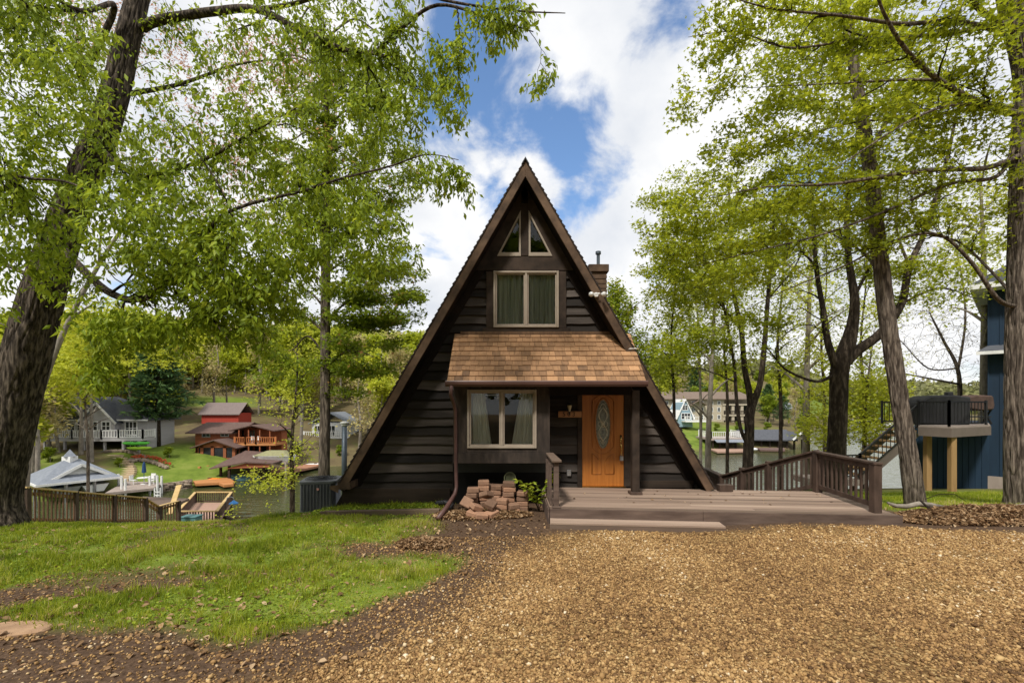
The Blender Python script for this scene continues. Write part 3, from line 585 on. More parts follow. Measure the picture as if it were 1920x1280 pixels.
def make_main_roof():
    zb = .28; yb = 17.5
    for s in (-1, 1):
        u = Vector((s, 0, -SL)).normalized(); n = Vector((s * SL, 0, 1)).normalized(); top = Vector((XC, 0, APZ)); L_ = (APZ - zb) / abs(u.z)
        m = MB(); a = top; b = top + u * L_; th = .16
        # slab: underside is the soffit
        P = lambda d, h, y: Vector((XC, y, APZ)) + u * d + n * h
        m.prism([P(th * SL, -th, YR + .03), P(L_, -th, YR + .03), P(L_, -.02, YR + .03), P(.02 * SL, -.02, YR + .03)], (0, yb - YR, 0))
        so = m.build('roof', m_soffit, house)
        c = MB(); d = 0; r = random.Random(8)
        while d < L_ - .02:
            e = min(d + .125, L_ + .03); c.cur = r.random()
            c.hexa([P(d - .01, -.018, YR - .035 + r.uniform(-.006, .006)), P(e, -.018, YR - .035 + r.uniform(-.006, .006)), P(e, -.018, yb), P(d - .01, -.018, yb), P(d - .01, -.006, YR - .035), P(e, .016 + r.uniform(0, .008), YR - .035), P(e, .018, yb), P(d - .01, -.006, yb)])
            d += .125
        c.build('roof_shingles', m_mroof, so)
        f = MB(); w = .178
        f.prism([P(.022 * SL, -.022, YR - .02), P(w * SL, -w, YR - .02), P(L_ - (.0 if s > 0 else .05), -w, YR - .02), P(L_, -.022, YR - .02)], (0, .05, 0))
        f.build('rake_board', m_rake, house, bevel=.004)
        k = MB(); k.prism([P(.3, -.165, YW - .062), P(.40, -.33, YW - .062), P(L_ - .12, -.33, YW - .062), P(L_ - .1, -.165, YW - .062)], (0, .06, 0)); k.build('wall_trim', m_soffit, house)
    r = MB(); r.prism([(XC - .075, YR - .06, APZ - .10), (XC, YR - .06, APZ + .03), (XC + .075, YR - .06, APZ - .10), (XC + .06, YR - .06, APZ - .115), (XC, YR - .06, APZ - .01), (XC - .06, YR - .06, APZ - .115)], (0, 8, 0)); r.build('ridge_cap', m_black, house)
    b = MB(); b.box(wx(1346, 9.45), wx(1371, 9.45), 9.36, 9.52, ZD + .002, ZD + .14); b.build('rake_foot', m_rail, house, bevel=.006)
    t = MB(); t.box(wx(634, 9.47), wx(658, 9.47), 9.42, 9.9, .26, .40); t.hexa([at(618, 916, 9.40), at(634, 924, 9.40), at(634, 924, 10.2), at(618, 916, 10.2), at(619, 911, 9.40), at(636, 908, 9.40), at(636, 908, 10.2), at(619, 911, 10.2)]); t.build('rafter_tail', m_rake, house)
    # solid gable end and side walls under the slopes, at the back
    e = MB(); e.prism([(XC - roof_x(.2) + .15, 17.2, -3), (XC + roof_x(.2) - .15, 17.2, -3), (XC + roof_x(.2) - .15, 17.2, .2), (XC, 17.2, APZ - .3), (XC - roof_x(.2) + .15, 17.2, .2)], (0, .1, 0))
    e.box(XC - roof_x(.2) + .12, XC - roof_x(.2) + .22, YW + .02, 17.2, -3, .3); e.box(XC + roof_x(.2) - .22, XC + roof_x(.2) - .12, YW + .02, 17.2, -3, .3); e.build('side_wall', m_trim, house)
    # crawl-space wall under the bay
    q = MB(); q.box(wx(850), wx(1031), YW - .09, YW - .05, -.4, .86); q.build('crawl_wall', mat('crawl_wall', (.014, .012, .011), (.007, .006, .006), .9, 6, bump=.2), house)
make_main_roof()
def make_chimney():
    Y = 12.0; c = MB(); x0, x1 = wx(1106, Y), wx(1137, Y); c.box(x0, x1, Y, Y + .6, 2.6, wz(510, Y)); 
    r = 9
    for k in range(9): z = wz(515 + k * 9, Y); c.box(x0 - .012, x1 + .012, Y - .014, Y - .001, z - .1, z - .012)
    co = c.build('chimney', m_rake, house)
    b = MB(); b.box(x0 - .04, x1 + .06, Y - .05, Y + .66, wz(510, Y) + .002, wz(496, Y)); b.build('cap', m_rake, co, bevel=.01)
    p = MB(); p.lathe(((x0 + x1) / 2 + .06, Y + .3, wz(496, Y)), [(.045, 0), (.045, .36), (.075, .37), (.075, .44), (.0, .47)], 12); p.build('flue', m_galv, co, smooth=False)
make_chimney()
def make_door():
    x0, x1, z0, z1 = wx(1091), wx(1168.5), wz(909.5), wz(736.5); y = YW - .05
    d = MB(); d.box(x0, x1, y, y + .045, z0, z1); do = d.build('door', m_door, house, bevel=.004)
    xm = (x0 + x1) / 2 - .0; zc = wz(794.5); rx, rz = .155, .525
    def ring(mb, rx, rz, w, d, yy, n=48, cx=xm, cz=zc):
        vs = []; fs = []
        for k in range(n):
            a = 2 * math.pi * k / n; c, s_ = math.cos(a), math.sin(a)
            vs += [(cx + rx * c, yy, cz + rz * s_), (cx + (rx + w * .5) * c, yy - d, cz + (rz + w * .5) * s_), (cx + (rx + w) * c, yy, cz + (rz + w) * s_)]
        for k in range(n):
            a, b = 3 * k, 3 * ((k + 1) % n); fs += [(a, b, b + 1, a + 1), (a + 1, b + 1, b + 2, a + 2)]
        mb.add(vs, fs)
    o = MB(); ring(o, rx, rz, .045, .028, y - .001); o.build('oval_frame', m_door, do, smooth=True)
    g = MB(); g.prism([(xm + (rx + .01) * math.cos(2 * math.pi * k / 40), y - .004, zc + (rz + .01) * math.sin(2 * math.pi * k / 40)) for k in range(40)], (0, .003, 0)); g.build('oval_glass', m_oval, do)
    l = MB(); T = .0055; yy = y - .009
    ring(l, rx - .022, rz - .03, .008, .006, y - .004)
    for k in range(14):
        a = 2 * math.pi * (k + .5) / 14; l.tube([(xm + (rx - .02) * math.cos(a), yy, zc + (rz - .03) * math.sin(a)), (xm + rx * math.cos(a), yy, zc + rz * math.sin(a))], .004, 4)
    def curve(f, n=30): l.tube([(xm + f(t / n)[0], yy, zc + f(t / n)[1]) for t in range(n + 1)], T, 4)
    for s in (-1, 1):
        curve(lambda t: (s * .085 * math.sin(t * math.pi * 2.0), -.36 + .72 * t))                      # intertwined ribbons
        curve(lambda t: (s * (.10 * math.sin(math.pi * t)), .02 + .34 * t)); curve(lambda t: (s * (.105 * math.sin(math.pi * t)), -.36 + .34 * t))
        curve(lambda t: (s * (.06 + .045 * math.cos(2 * math.pi * t)), .0 + .055 * math.sin(2 * math.pi * t)))
        curve(lambda t: (s * .075 * (1 - t), -.30 - .12 * t + .05 * math.sin(math.pi * t))); curve(lambda t: (s * .08 * t, .44 - .12 * t * t)); curve(lambda t: (s * .06 * (1 - t), -.36 - .09 * t))
    curve(lambda t: (.03 * math.cos(2 * math.pi * t), .07 * math.sin(2 * math.pi * t)))
    l.build('leaded_pattern', m_lead, do)
    p = MB(); rr = .011
    def mold(pts): p.tube([(x, y - .003, z) for x, z in pts], rr, 6)
    a = .255; zA = zc
    mold([(xm - a + .02, zc - .50 + .0), (xm - a + .02, zc + .50)] ); mold([(xm + a - .02, zc - .50), (xm + a - .02, zc + .50)])
    mold([(xm + (a - .02) * math.cos(math.pi * t / 16) * (1 - .25 * math.sin(math.pi * t / 16) ** 4), zc + .50 + .14 * math.sin(math.pi * t / 16) ** 2) for t in range(17)])
    mold([(xm + (a - .02) * math.cos(math.pi * t / 16), zc - .50 - .145 * math.sin(math.pi * t / 16) ** 2) for t in range(17)])
    for s in (-1, 1):
        zb, zt = z0 + .26, z0 + .70; xi, xo = .05, a - .015
        mold([(xm + s * xo, zb), (xm + s * xo, zt)] + [(xm + s * (xo - (xo - xi) * t / 8), zt - .16 * (t / 8) ** 1.5) for t in range(1, 9)] + [(xm + s * xi, zb), (xm + s * xo, zb)])
    p.build('panel_moulding', m_door, do, smooth=True)
    t = MB(); t.box(x0 - .01, x1 + .02, y - .07, y + .05, ZD + .003, z0 - .001); t.build('threshold', m_brass, do)
    h = MB(); hx = x1 - .065; zz = wz(828)
    h.lathe((hx, y - .03, wz(822)), [(.028, -.03), (.03, 0), (.022, .02)], 10, 'Y'); h.box(hx - .02, hx + .02, y - .012, y - .001, wz(838), wz(815))
    h.tube([(hx, y - .02, wz(829)), (hx, y - .055, wz(833)), (hx, y - .06, wz(842)), (hx, y - .045, wz(852)), (hx, y - .015, wz(855))], [.014, .012, .016, .012, .014], 8)
    h.build('handle', m_brass, do, smooth=True)
    k = MB(); k.box(hx - .035, hx + .04, y - .075, y - .03, wz(862), wz(854)); k.tube([(hx - .02, y - .05, wz(854)), (hx - .015, y - .05, wz(850)), (hx + .015, y - .05, wz(850)), (hx + .02, y - .05, wz(854))], .005, 5)
    tag(k.build('key_box', m_grey, loc=(hx, y, wz(858)), bevel=.006), 'small grey key lock box hanging from the front door handle', 'lock box')
    f = MB(); yf = YW - .075
    f.box(wx(1082), x0 - .004, yf, YW + .02, ZD + .003, z1 + .10); f.box(x1 + .004, wx(1183), yf, YW + .02, ZD + .003, z1 + .10); f.box(x0 - .004, x1 + .004, yf, YW + .02, z1 + .004, z1 + .10); f.build('door_frame', m_trim, house, bevel=.004)
make_door()
def make_post():
    Y = 9.14; p = MB(); x0, x1 = wx(1184, Y), wx(1197.5, Y); p.box(x0, x1, Y - .07, Y + .07, ZD + .05, 2.3); po = p.build('porch_post', m_trim, house, bevel=.006)
    q = MB(); q.box(x0 - .045, x1 + .045, Y - .12, Y + .12, ZD + .003, ZD + .055); q.build('post_foot', m_rail, po, bevel=.006)
make_post()
def make_lantern():
    c = at(1068, 765, YW - .16); t = thing('wall_lantern', 'wall lantern with cream glass shade above the number plaque beside the door', 'wall lamp', (c.x, c.y, c.z))
    m = MB(); m.lathe(c, [(.018, -.09), (.03, -.085), (.012, -.075), (.05, .065), (.056, .07), (.035, .09), (.012, .11), (.012, .125), (0, .13)], 8)
    m.tube([c + Vector((0, 0, -.09)), c + Vector((0, .03, -.13)), c + Vector((0, .09, -.12)), c + Vector((0, .12, -.06))], .011, 6)
    m.lathe(c + Vector((0, .115, -.04)), [(.05, 0), (.05, .02), (.03, .03)], 10, 'Y'); m.build('bracket', m_black, t)
    g = MB(); g.lathe(c, [(.016, -.072), (.052, .062)], 8); g.build('shade', mat('cream_glass', (.62, .56, .38), (.45, .40, .25), .3, 5, bump=0), t)
make_lantern()
def text_mesh(body, size, depth):
    cu = bpy.data.curves.new('digits', 'FONT'); cu.body = body; cu.size = size; cu.extrude = depth; cu.align_x = 'CENTER'; cu.align_y = 'CENTER'; cu.space_character = 1.25
    o = bpy.data.objects.new('digits', cu); col.objects.link(o); dg = bpy.context.evaluated_depsgraph_get(); me = bpy.data.meshes.new_from_object(o.evaluated_get(dg)); bpy.data.objects.remove(o); return me
def make_plaque():
    y = YW - .06; x0, x1, z0, z1 = wx(1046), wx(1089.5), wz(782), wz(770.5); t = thing('house_number_plaque', 'light wooden plaque reading 503 beside the front door', 'sign', ((x0 + x1) / 2, y, (z0 + z1) / 2))
    m = MB(); m.box(x0, x1, y - .035, y - .008, z0, z1); m.build('board', m_plaque, t, bevel=.004)
    for k, ch in enumerate('503'): me = text_mesh(ch, .135, .005); me.materials.append(m_black); o = bpy.data.objects.new('digit', me); col.objects.link(o); o.parent = t; o.rotation_euler = (R(90), 0, 0); o.location = (-.13 + .105 * k, -.041, 0)
make_plaque()
def small_things():
    y = YW - .06; t = MB(); x0, x1, z0, z1 = wx(1062), wx(1070), wz(891), wz(879.5); t.box(x0, x1, y - .03, y, z0, z1)
    ob = tag(t.build('outlet_box', m_grey, loc=((x0 + x1) / 2, y, z0), bevel=.008), 'small grey outlet cover low on the wall left of the front door', 'outlet')
    # arched vent under the bay
    c = at(956, 897, 9.3); tt = thing('arched_chair_back', 'olive green arched metal frame standing behind the paver pile', 'metal frame', (c.x, c.y, c.z - .25)); m = MB()
    pts = [(c.x - .11, c.y, c.z - .25)] + [(c.x - .11 * math.cos(math.pi * k / 14), c.y, c.z + .02 + .11 * math.sin(math.pi * k / 14)) for k in range(15)] + [(c.x + .11, c.y, c.z - .25)]
    olive = mat('olive_metal', (.17, .18, .10), (.11, .12, .065), .5, 6, bump=.03); m.tube(pts, .012, 6); m.build('arch', olive, tt, smooth=True)
    s = MB()
    for k in range(7): x = c.x - .075 + k * .025; hgt = .11 * math.sqrt(max(0, 1 - ((x - c.x) / .11) ** 2)); s.box(x - .006, x + .006, c.y - .004, c.y + .004, c.z - .03, c.z + .02 + hgt)
    s.box(c.x - .11, c.x + .11, c.y - .005, c.y + .005, c.z - .06, c.z - .03); s.build('slats', olive, tt)
    # floodlight on the right rake
    c = at(1118, 551, 9.33); f = thing('flood_light', 'twin white flood light on the right hand roof edge', 'flood light', (c.x, c.y, c.z)); b = MB(); b.lathe(c + Vector((0.01, .05, 0)), [(.045, 0), (.05, .02), (.05, .05)], 12, 'Y'); b.tube([c + Vector((-.06, 0, 0)), c, c + Vector((.07, 0, .01))], .016, 6); b.build('base', m_white, f)
    for (dx, ang) in ((-.085, -.5), (.105, .45)):
        l = MB(); q = c + Vector((dx, -.01, 0)); d = Vector((math.sin(ang) * .6, -.75, -.25)).normalized()
        l.tube([q, q + d * .05, q + d * .10, q + d * .12], [.022, .035, .052, .05], 12); l.build('lamp_head', m_bulb, f, smooth=True)
small_things()
# ------------------------------------------------------------------ deck, railings and things near the house
def make_deck():
    t = thing('front_deck', 'weathered brown plank deck with a low step before the front door', 'deck', (3.4, 8.7, 0))
    A, B = Vector((.66, 7.93, ZD)), Vector((6.30, 7.43, ZD)); C = Vector((6.47, 9.42, ZD)); D = Vector((.66, 9.93, ZD)); n = 15; b = MB(); r = random.Random(2)
    for i in range(n):
        t0, t1 = i / n, (i + .955) / n; b.cur = r.random(); dz = r.uniform(-.002, .002)
        cut = [0, r.uniform(.25, .75), 1] if i % 2 else [0, 1]
        for k in range(len(cut) - 1):
            u0, u1 = cut[k] + (.0006 if k else 0), cut[k + 1]; b.cur = r.random()
            q = lambda u, tt: (A.lerp(D, tt)).lerp(B.lerp(C, tt), u)
            p = [q(u0, t0), q(u1, t0), q(u1, t1), q(u0, t1)]
            p = [Vector((v.x, min(v.y, YW - .05), v.z + dz)) for v in p]
            b.hexa([v - Vector((0, 0, .035)) for v in p] + p)
    b.build('deck_boards', m_deck, t, attr=True, bevel=.003)
    f = MB(); d = (B - A).normalized(); nn = Vector((d.y, -d.x, 0)); o = nn * .03
    f.prism([A + o - Vector((.0, 0, .005)), A + (B - A) * .455 + o - Vector((0, 0, .005)), A + (B - A) * .455 + o - Vector((0, 0, .21)), A + o - Vector((0, 0, .21))], -nn * .025)
    f.prism([A + (B - A) * .456 + o - Vector((0, 0, .005)), B + d * .06 + o - Vector((0, 0, .005)), B + d * .06 + o - Vector((0, 0, .26)), A + (B - A) * .456 + o - Vector((0, 0, .26))], -nn * .025)
    f.prism([B + Vector((.02, .02, -.005)), C + Vector((.02, 0, -.005)), C + Vector((.02, 0, -.4)), B + Vector((.02, .02, -.26))], (.025, 0, 0))
    f.box(.625, .65, 7.9, 9.93, -.2, ZD - .005); f.prism([D + Vector((3, -.0, -.04)), C + Vector((0, .02, -.04)), C + Vector((0, .02, -1)), D + Vector((3, 0, -1))], (0, .03, 0)); f.build('fascia', m_fascia, t, bevel=.004)
    s = MB(); a, e = A + Vector((-.0, -.04, 0)), A + (B - A) * .50 + Vector((0, -.04, 0))
    for k in range(2):
        s.cur = r.random(); q = nn * (.0 + .15 * k); p = [a + q + nn * .143, e + q + nn * .143, e + q, a + q]; p = [Vector((v.x, v.y, .055)) for v in p]; s.hexa([v - Vector((0, 0, .035)) for v in p] + p)
    s.build('step_tread', m_deck, t, attr=True, bevel=.004)
    k = MB(); p = [a + nn * .295, e + nn * .295, e + nn * .275, a + nn * .275]; p = [Vector((v.x, v.y, .019)) for v in p]; k.hexa([v - Vector((0, 0, .12)) for v in p] + p); k.build('step_riser', m_deck, t)
    return A, B, C
dA, dB, dC = make_deck()
def railing(name, label, cat, path, posts, nbal, hgt, m, loc, post_s=.09, cap_w=.14, cap_t=.04, bal=.034, bottom=.1, m_cap=None, group=None, post_down=0, cap_over=.08):
    """path: floor points; the railing follows them. Balusters, posts, caps are parts."""
    t = thing(name, label, cat, loc, group); P = [Vector(p) for p in path]; up = Vector((0, 0, 1)); m_cap = m_cap or m
    for i in range(len(P) - 1):
        a, b = P[i], P[i + 1]; d = (b - a).normalized()
        c = MB(); c.beam(a + up * (hgt - cap_t / 2) - d * (cap_over if i == 0 else 0), b + up * (hgt - cap_t / 2) + d * (cap_over if i == len(P) - 2 else 0), cap_w, cap_t); c.build('top_rail', m_cap, t, bevel=.005)
        
        for zz in (hgt - cap_t - .05, bottom + .04): c = MB(); c.beam(a + up * zz, b + up * zz, .036, .085); c.build('cross_rail', m, t, bevel=.003)
        ax = math.atan2(d.y, d.x); N_ = nbal[i]
        side = Vector((-d.y, d.x, 0)).normalized() * .032
        for k in range(N_):
            q = a.lerp(b, (k + .5) / N_) + side * 0; s = MB(); s.obox(q + up * ((bottom + .05 + hgt - cap_t) / 2) , ax, bal, bal, hgt - cap_t - bottom - .05); s.build('baluster', m, t)
    for p in posts:
        p = Vector(p); s = MB(); s.box(p.x - post_s / 2, p.x + post_s / 2, p.y - post_s / 2, p.y + post_s / 2, p.z - post_down, p.z + hgt - cap_t - .002); s.build('post', m, t, bevel=.006)
    return t
railing('deck_railing', 'brown painted wooden railing on the right edge of the front deck', 'railing', [(6.07, 7.60, ZD + .002), (6.27, 9.34, ZD + .002)], [(6.07, 7.60, ZD + .002), (6.27, 9.34, ZD + .002)], [12], .84, m_rail, (6.15, 8.4, ZD), post_s=.13, bottom=.08)
railing('stair_railing', 'brown painted wooden railing running down the stairs behind the deck', 'railing', [(6.27, 9.45, ZD + .01), (5.30, 11.5, -.60), (5.6, 13.2, -.66)], [(5.84, 10.35, -.06), (5.55, 10.98, -.30), (5.30, 11.5, -.60), (5.6, 13.2, -.66)], [22, 12], .83, m_rail, (5.7, 10.8, -.4), post_s=.11, bottom=.05, post_down=2.2)
def make_stairs():
    t = thing('deck_stairs', 'brown wooden stairs leading down from the back of the front deck', 'stairs', (5.6, 10.5, -.5)); m = MB()
    for k in range(9): f = k / 8; a = Vector((6.2, 9.6, .05)).lerp(Vector((5.2, 11.5, -.66)), f); m.box(a.x - 1.3, a.x + .05, a.y - .05, a.y + .25, a.z - .05, a.z)
    m.build('treads', m_deck, t); s = MB(); s.beam((6.3, 9.48, -.05), (5.33, 11.6, -.75), .04, .26); s.build('stringer', m_rail, t)
make_stairs()
def left_guard():
    t = thing('guard_rail', 'short brown guard rail with sloping cap at the left edge of the deck', 'railing', (.77, 7.98, ZD)); m = MB(); x = .775
    m.box(x - .045, x + .045, 7.93, 8.02, ZD + .003, ZD + .80); m.build('post', m_fascia, t, bevel=.006); m = MB(); m.box(x - .075, x + .075, 7.90, 8.05, ZD + .002, ZD + .028); m.build('post_foot', m_fascia, t, bevel=.004)
    c = MB(); c.prism([(x - .085, 7.87, ZD + .80), (x + .085, 7.87, ZD + .80), (x + .05, 9.08, ZD + .80), (x - .10, 9.08, ZD + .80)], (0, 0, .04)); c.build('top_rail', m_deck, t, bevel=.006)
    
    for zz in (.70, .05): c = MB(); c.box(x - .065, x - .03, 7.96, 9.08, ZD + zz, ZD + zz + .085); c.build('cross_rail', m_fascia, t)
    for k in range(8): s = MB(); y = 8.1 + k * .13; s.box(x - .105, x - .068, y, y + .035, ZD - .02, ZD + .72); s.build('baluster', m_fascia, t)
left_guard()
def make_pavers():
    r = random.Random(11); bx = -.86; g = 'concrete pavers piled under the bay window'; L_, W_, Hh = .225, .19, .092
    def paver(x, y, z, ang, tilt=None, c=None):
        b = MB(); b.cur = r.random(); b.obox((x, y, z), 0, L_ * r.uniform(.93, 1.05), W_, Hh, None)
        o = b.build('paver', m_paver, loc=(x, y, z), attr=True, bevel=.012); o.rotation_euler = (tilt[0] if tilt else r.uniform(-.04, .04), tilt[1] if tilt else r.uniform(-.04, .04), ang)
        return tag(o, 'weathered tan concrete paver stacked in the heap under the bay window', 'paver', g)
    def P(px, py, Y): return at(px, py, Y)
    z0 = hz(-.6, 8.8)
    # five leaning stacks measured from the photo: (pixel x, depth, courses, base height offset)
    for (px, Y, cs, off) in ((886, 8.75, 5, .0), (908, 8.85, 6, .02), (930, 8.9, 5, .02), (954, 8.85, 6, .0), (979, 8.9, 4, .0), (889, 8.98, 4, 0), (915, 9.1, 5, 0), (955, 9.1, 4, 0), (940, 8.62, 3, 0), (962, 8.66, 2, 0)):
        x = (px - CX) * Y / F; a = r.uniform(-.3, .3)
        for k in range(cs): paver(x + r.uniform(-.022, .022), Y + r.uniform(-.03, .03), z0 + off + .055 + k * .0975, a + r.uniform(-.3, .3))
    for (px, py, Y, ang, tl) in ((893, 950, 8.42, .6, (.2, .35)), (912, 927, 8.5, .9, (-.35, .3)), (920, 945, 8.38, 1.2, (.4, -.3)), (876, 942, 8.6, -.5, (.9, .3)), (903, 966, 8.28, .2, (.1, .1)), (922, 962, 8.34, .8, (.1, -.2)), (887, 962, 8.36, -.3, (.05, .2))):
        c = P(px, py, Y); paver(c.x, c.y, max(c.z, hz(c.x, c.y) + .05), ang, tl)
make_pavers()
def make_ac():
    c = Vector((-4.80, 11.45, -.64)); t = thing('air_conditioner', 'dark grey ribbed air conditioning condenser unit on the grass left of the house', 'air conditioner', c); w = .42; rc = .11
    def ring(w, n=6):
        pts = []
        for (sx, sy, a0) in ((1, 1, 0), (-1, 1, 90), (-1, -1, 180), (1, -1, 270)):
            for k in range(n + 1): a = R(a0 + 90 * k / n); pts.append((sx * (w - rc) + rc * math.cos(a), sy * (w - rc) + rc * math.sin(a)))
        return pts
    rot = Matrix.Rotation(R(10), 3, 'Z')
    def put(mb, rg, z0, z1): mb.prism([c + rot @ Vector((x, y, z0)) for x, y in rg], (0, 0, z1 - z0))
    b = MB(); put(b, ring(w - .03), .04, .72); b.build('coil', m_acdark, t)
    b = MB(); put(b, ring(w + .005), 0, .07); put(b, ring(w + .012), .715, .79); b.build('casing', m_ac, t, bevel=.012)
    l = MB()
    for k in range(26):
        z = .085 + k * .0245
        rg = ring(w, 4); rg2 = ring(w - .02, 4); n = len(rg); vs = [c + rot @ Vector((x, y, z)) for x, y in rg] + [c + rot @ Vector((x, y, z + .014)) for x, y in rg2]
        l.add(vs, [(i, (i + 1) % n, (i + 1) % n + n, i + n) for i in range(n)])
    l.build('louvres', m_ac, t)
    v = MB()
    for k in range(9): x = -w + .12 + k * .075; p = c + rot @ Vector((x, -w - .004, .40)); v.obox(p, R(10), .03, .018, .64)
    v.build('front_ribs', m_ac, t, bevel=.006)
    g = MB(); top = c + Vector((0, 0, .795))
    for k in range(7): rr = .06 + k * .052; g.tube([top + Vector((rr * math.cos(a), rr * math.sin(a), .03 - .02 * (rr / .38) ** 2)) for a in np.linspace(0, 2 * math.pi, 25)], .006, 4)
    for k in range(8): a = 2 * math.pi * k / 8; g.tube([top + Vector((.05 * math.cos(a), .05 * math.sin(a), .03)), top + Vector((.38 * math.cos(a), .38 * math.sin(a), .01))], .006, 4)
    g.build('fan_guard', m_black, t)
    e = MB(); p = c + rot @ Vector((.02, -w - .016, .60)); e.lathe(p, [(.032, 0), (.032, -.006)], 14, 'Y'); e.build('badge', mat('red_badge', (.55, .06, .04), (.6, .5, .45), .4, 30, bump=0, lo=.45, hi=.55), t)
make_ac()
def make_flue():
    c = at(645, 897, 13.5); t = thing('vent_pipe', 'tall blue grey metal vent pipe with white cap beside the left roof edge', 'pipe', (c.x, c.y, c.z - .6)); m = MB(); top = at(646, 797, 13.5)
    m.tube([c - Vector((0, 0, 1)), top], .075, 12); m.build('pipe', m_galv, t, smooth=True); k = MB(); k.lathe(top, [(.08, -.02), (.10, .0), (.10, .05), (.13, .055), (.13, .09), (.05, .12), (0, .12)], 12); k.build('cap', m_white, t)
make_flue()
def edging():
    y = 8.72; t = MB(); a, b = Vector((-3.75, 8.92, hz(-3.7, 8.9) + .02)), Vector((-1.38, 8.72, hz(-1.4, 8.7) + .03)); t.beam(a, b, .1, .13)
    tag(t.build('timber_edging', mat('old_timber', (.17, .12, .08), (.08, .055, .038), .9, 5, X_, .4), loc=(a + b) / 2, bevel=.012), 'weathered timber edging laid on the ground before the left house wall', 'edging')
    p = MB(); q = [Vector((-1.55, 9.3, .0)), Vector((-1.35, 9.25, .03)), Vector((-1.2, 9.1, .02)), Vector((-1.25, 8.95, -.05))]; pts = []
    for i in range(3):
        for k in range(8): pts.append(q[i].lerp(q[i + 1], k / 8))
    rad = [.05 + (.006 if k % 2 else -.004) for k in range(len(pts))]; p.tube(pts, rad, 10)
    tag(p.build('drain_pipe', m_black, loc=q[0], smooth=False), 'black corrugated drain pipe lying on the ground left of the downspout', 'pipe')
edging()
def make_shrub():
    c = Vector((.53, 8.9, hz(.53, 8.9))); t = thing('young_shrub', 'young leafy shrub with bright green leaves beside the deck corner', 'shrub', c); r = random.Random(9); s = MB(); V = []; 
    leaves = []
    for k in range(7):
        a = r.uniform(0, 6.28); p = [c.copy()]; d = Vector((math.cos(a) * .25 - .08, math.sin(a) * .2 - .12, 1)).normalized(); ln = r.uniform(.62, .98)
        for i in range(6): d = (d + Vector((math.cos(a) * .07 - .015, math.sin(a) * .06 - .03, -.01))).normalized(); p.append(p[-1] + d * ln / 6)
        s.tube(p, [.008, .007, .006, .005, .004, .003, .002], 5)
        for i in range(2, 7):
            for sd in (-1, 1):
                for q in range(2): leaves.append((p[i] + Vector((r.uniform(-.02, .02), r.uniform(-.02, .02), 0)), Vector((sd * r.uniform(.4, 1), r.uniform(-1, .5), r.uniform(-.5, .25))).normalized(), r.uniform(.08, .14)))
    s.build('stem', m_twig, t)
    P = np.array([l[0] for l in leaves]); A = np.array([l[1] for l in leaves]); S = np.array([l[2] for l in leaves])
    V, T, k = leaf_mesh(P, A, S, .45); link_mesh('foliage', V, T, m_herb, t, attr=np.repeat(np.random.uniform(.45, 1, len(P)), k))
def leaf_mesh(P, A, S, wid=.5, Nn=None, kind=0):
    """one folded leaf per row: base point, direction, length"""
    n = len(P); A = A / np.linalg.norm(A, axis=1)[:, None]
    if Nn is None: Nn = np.random.randn(n, 3) * .6 + np.array([0, 0, 1.0])
    Sd = np.cross(Nn, A); Sd /= (np.linalg.norm(Sd, axis=1)[:, None] + 1e-9); Nn = np.cross(A, Sd); s = S[:, None]; w = wid
    if kind == 0:     # ovate, pointed
        V = np.stack([P, P + A * s * .38 + Sd * s * w * .5 + Nn * s * .10, P + A * s + Nn * s * (-.06), P + A * s * .38 - Sd * s * w * .5 + Nn * s * .10], 1)
        b = 4 * np.arange(n)[:, None]; T = np.concatenate([b + np.array([[0, 2, 1]]), b + np.array([[0, 3, 2]])], 0); return V.reshape(-1, 3), T, 4
    # three pointed lobes
    V = np.stack([P, P + A * s * .35 + Sd * s * .62 + Nn * s * .10, P + A * s * .48 + Sd * s * .16, P + A * s - Nn * s * .08, P + A * s * .48 - Sd * s * .16, P + A * s * .35 - Sd * s * .62 + Nn * s * .10], 1)
    b = 6 * np.arange(n)[:, None]; T = np.concatenate([b + np.array([[0, 2, 1]]), b + np.array([[2, 4, 3]]), b + np.array([[0, 4, 2]]), b + np.array([[0, 5, 4]])], 0); return V.reshape(-1, 3), T, 6
make_shrub()
def make_branches():
    def stick(px, label, rads, cat='branch'):
        m = MB(); pts = [at(*p) for p in px]; m.tube(pts, rads, 8); b = min(pts, key=lambda p: p.z); tag(m.build('fallen_branch', m_barkp if rads[0] >= .02 else m_twig, loc=b, smooth=True), label, cat)
    stick([(1664, 942, 8.0), (1680, 948, 8.0), (1700, 949, 8.0), (1722, 944, 8.05), (1745, 947, 8.1), (1775, 953, 8.2)], 'thick pale broken branch lying across the leaf heap by the leaning tree', [.02, .035, .042, .045, .05, .045])
    stick([(1726, 938, 7.9), (1742, 953, 7.85), (1760, 962, 7.8), (1782, 972, 7.7)], 'forked dark stick sticking out of the leaf heap', [.016, .022, .02, .012])
    stick([(1735, 935, 7.9), (1760, 926, 7.9), (1790, 926, 7.9), (1812, 940, 7.9)], 'thin arched twig curving above the leaf heap', [.006, .006, .006, .004])
    stick([(1830, 994, 7.3), (1865, 990, 7.35), (1895, 989, 7.4)], 'thin pale stick lying in front of the leaf heap', [.008, .009, .006])
    stick([(1893, 952, 8.2), (1925, 948, 8.2), (1960, 950, 8.2)], 'thick pale log end beside the trunk at the right edge', [.05, .055, .055])
make_branches()
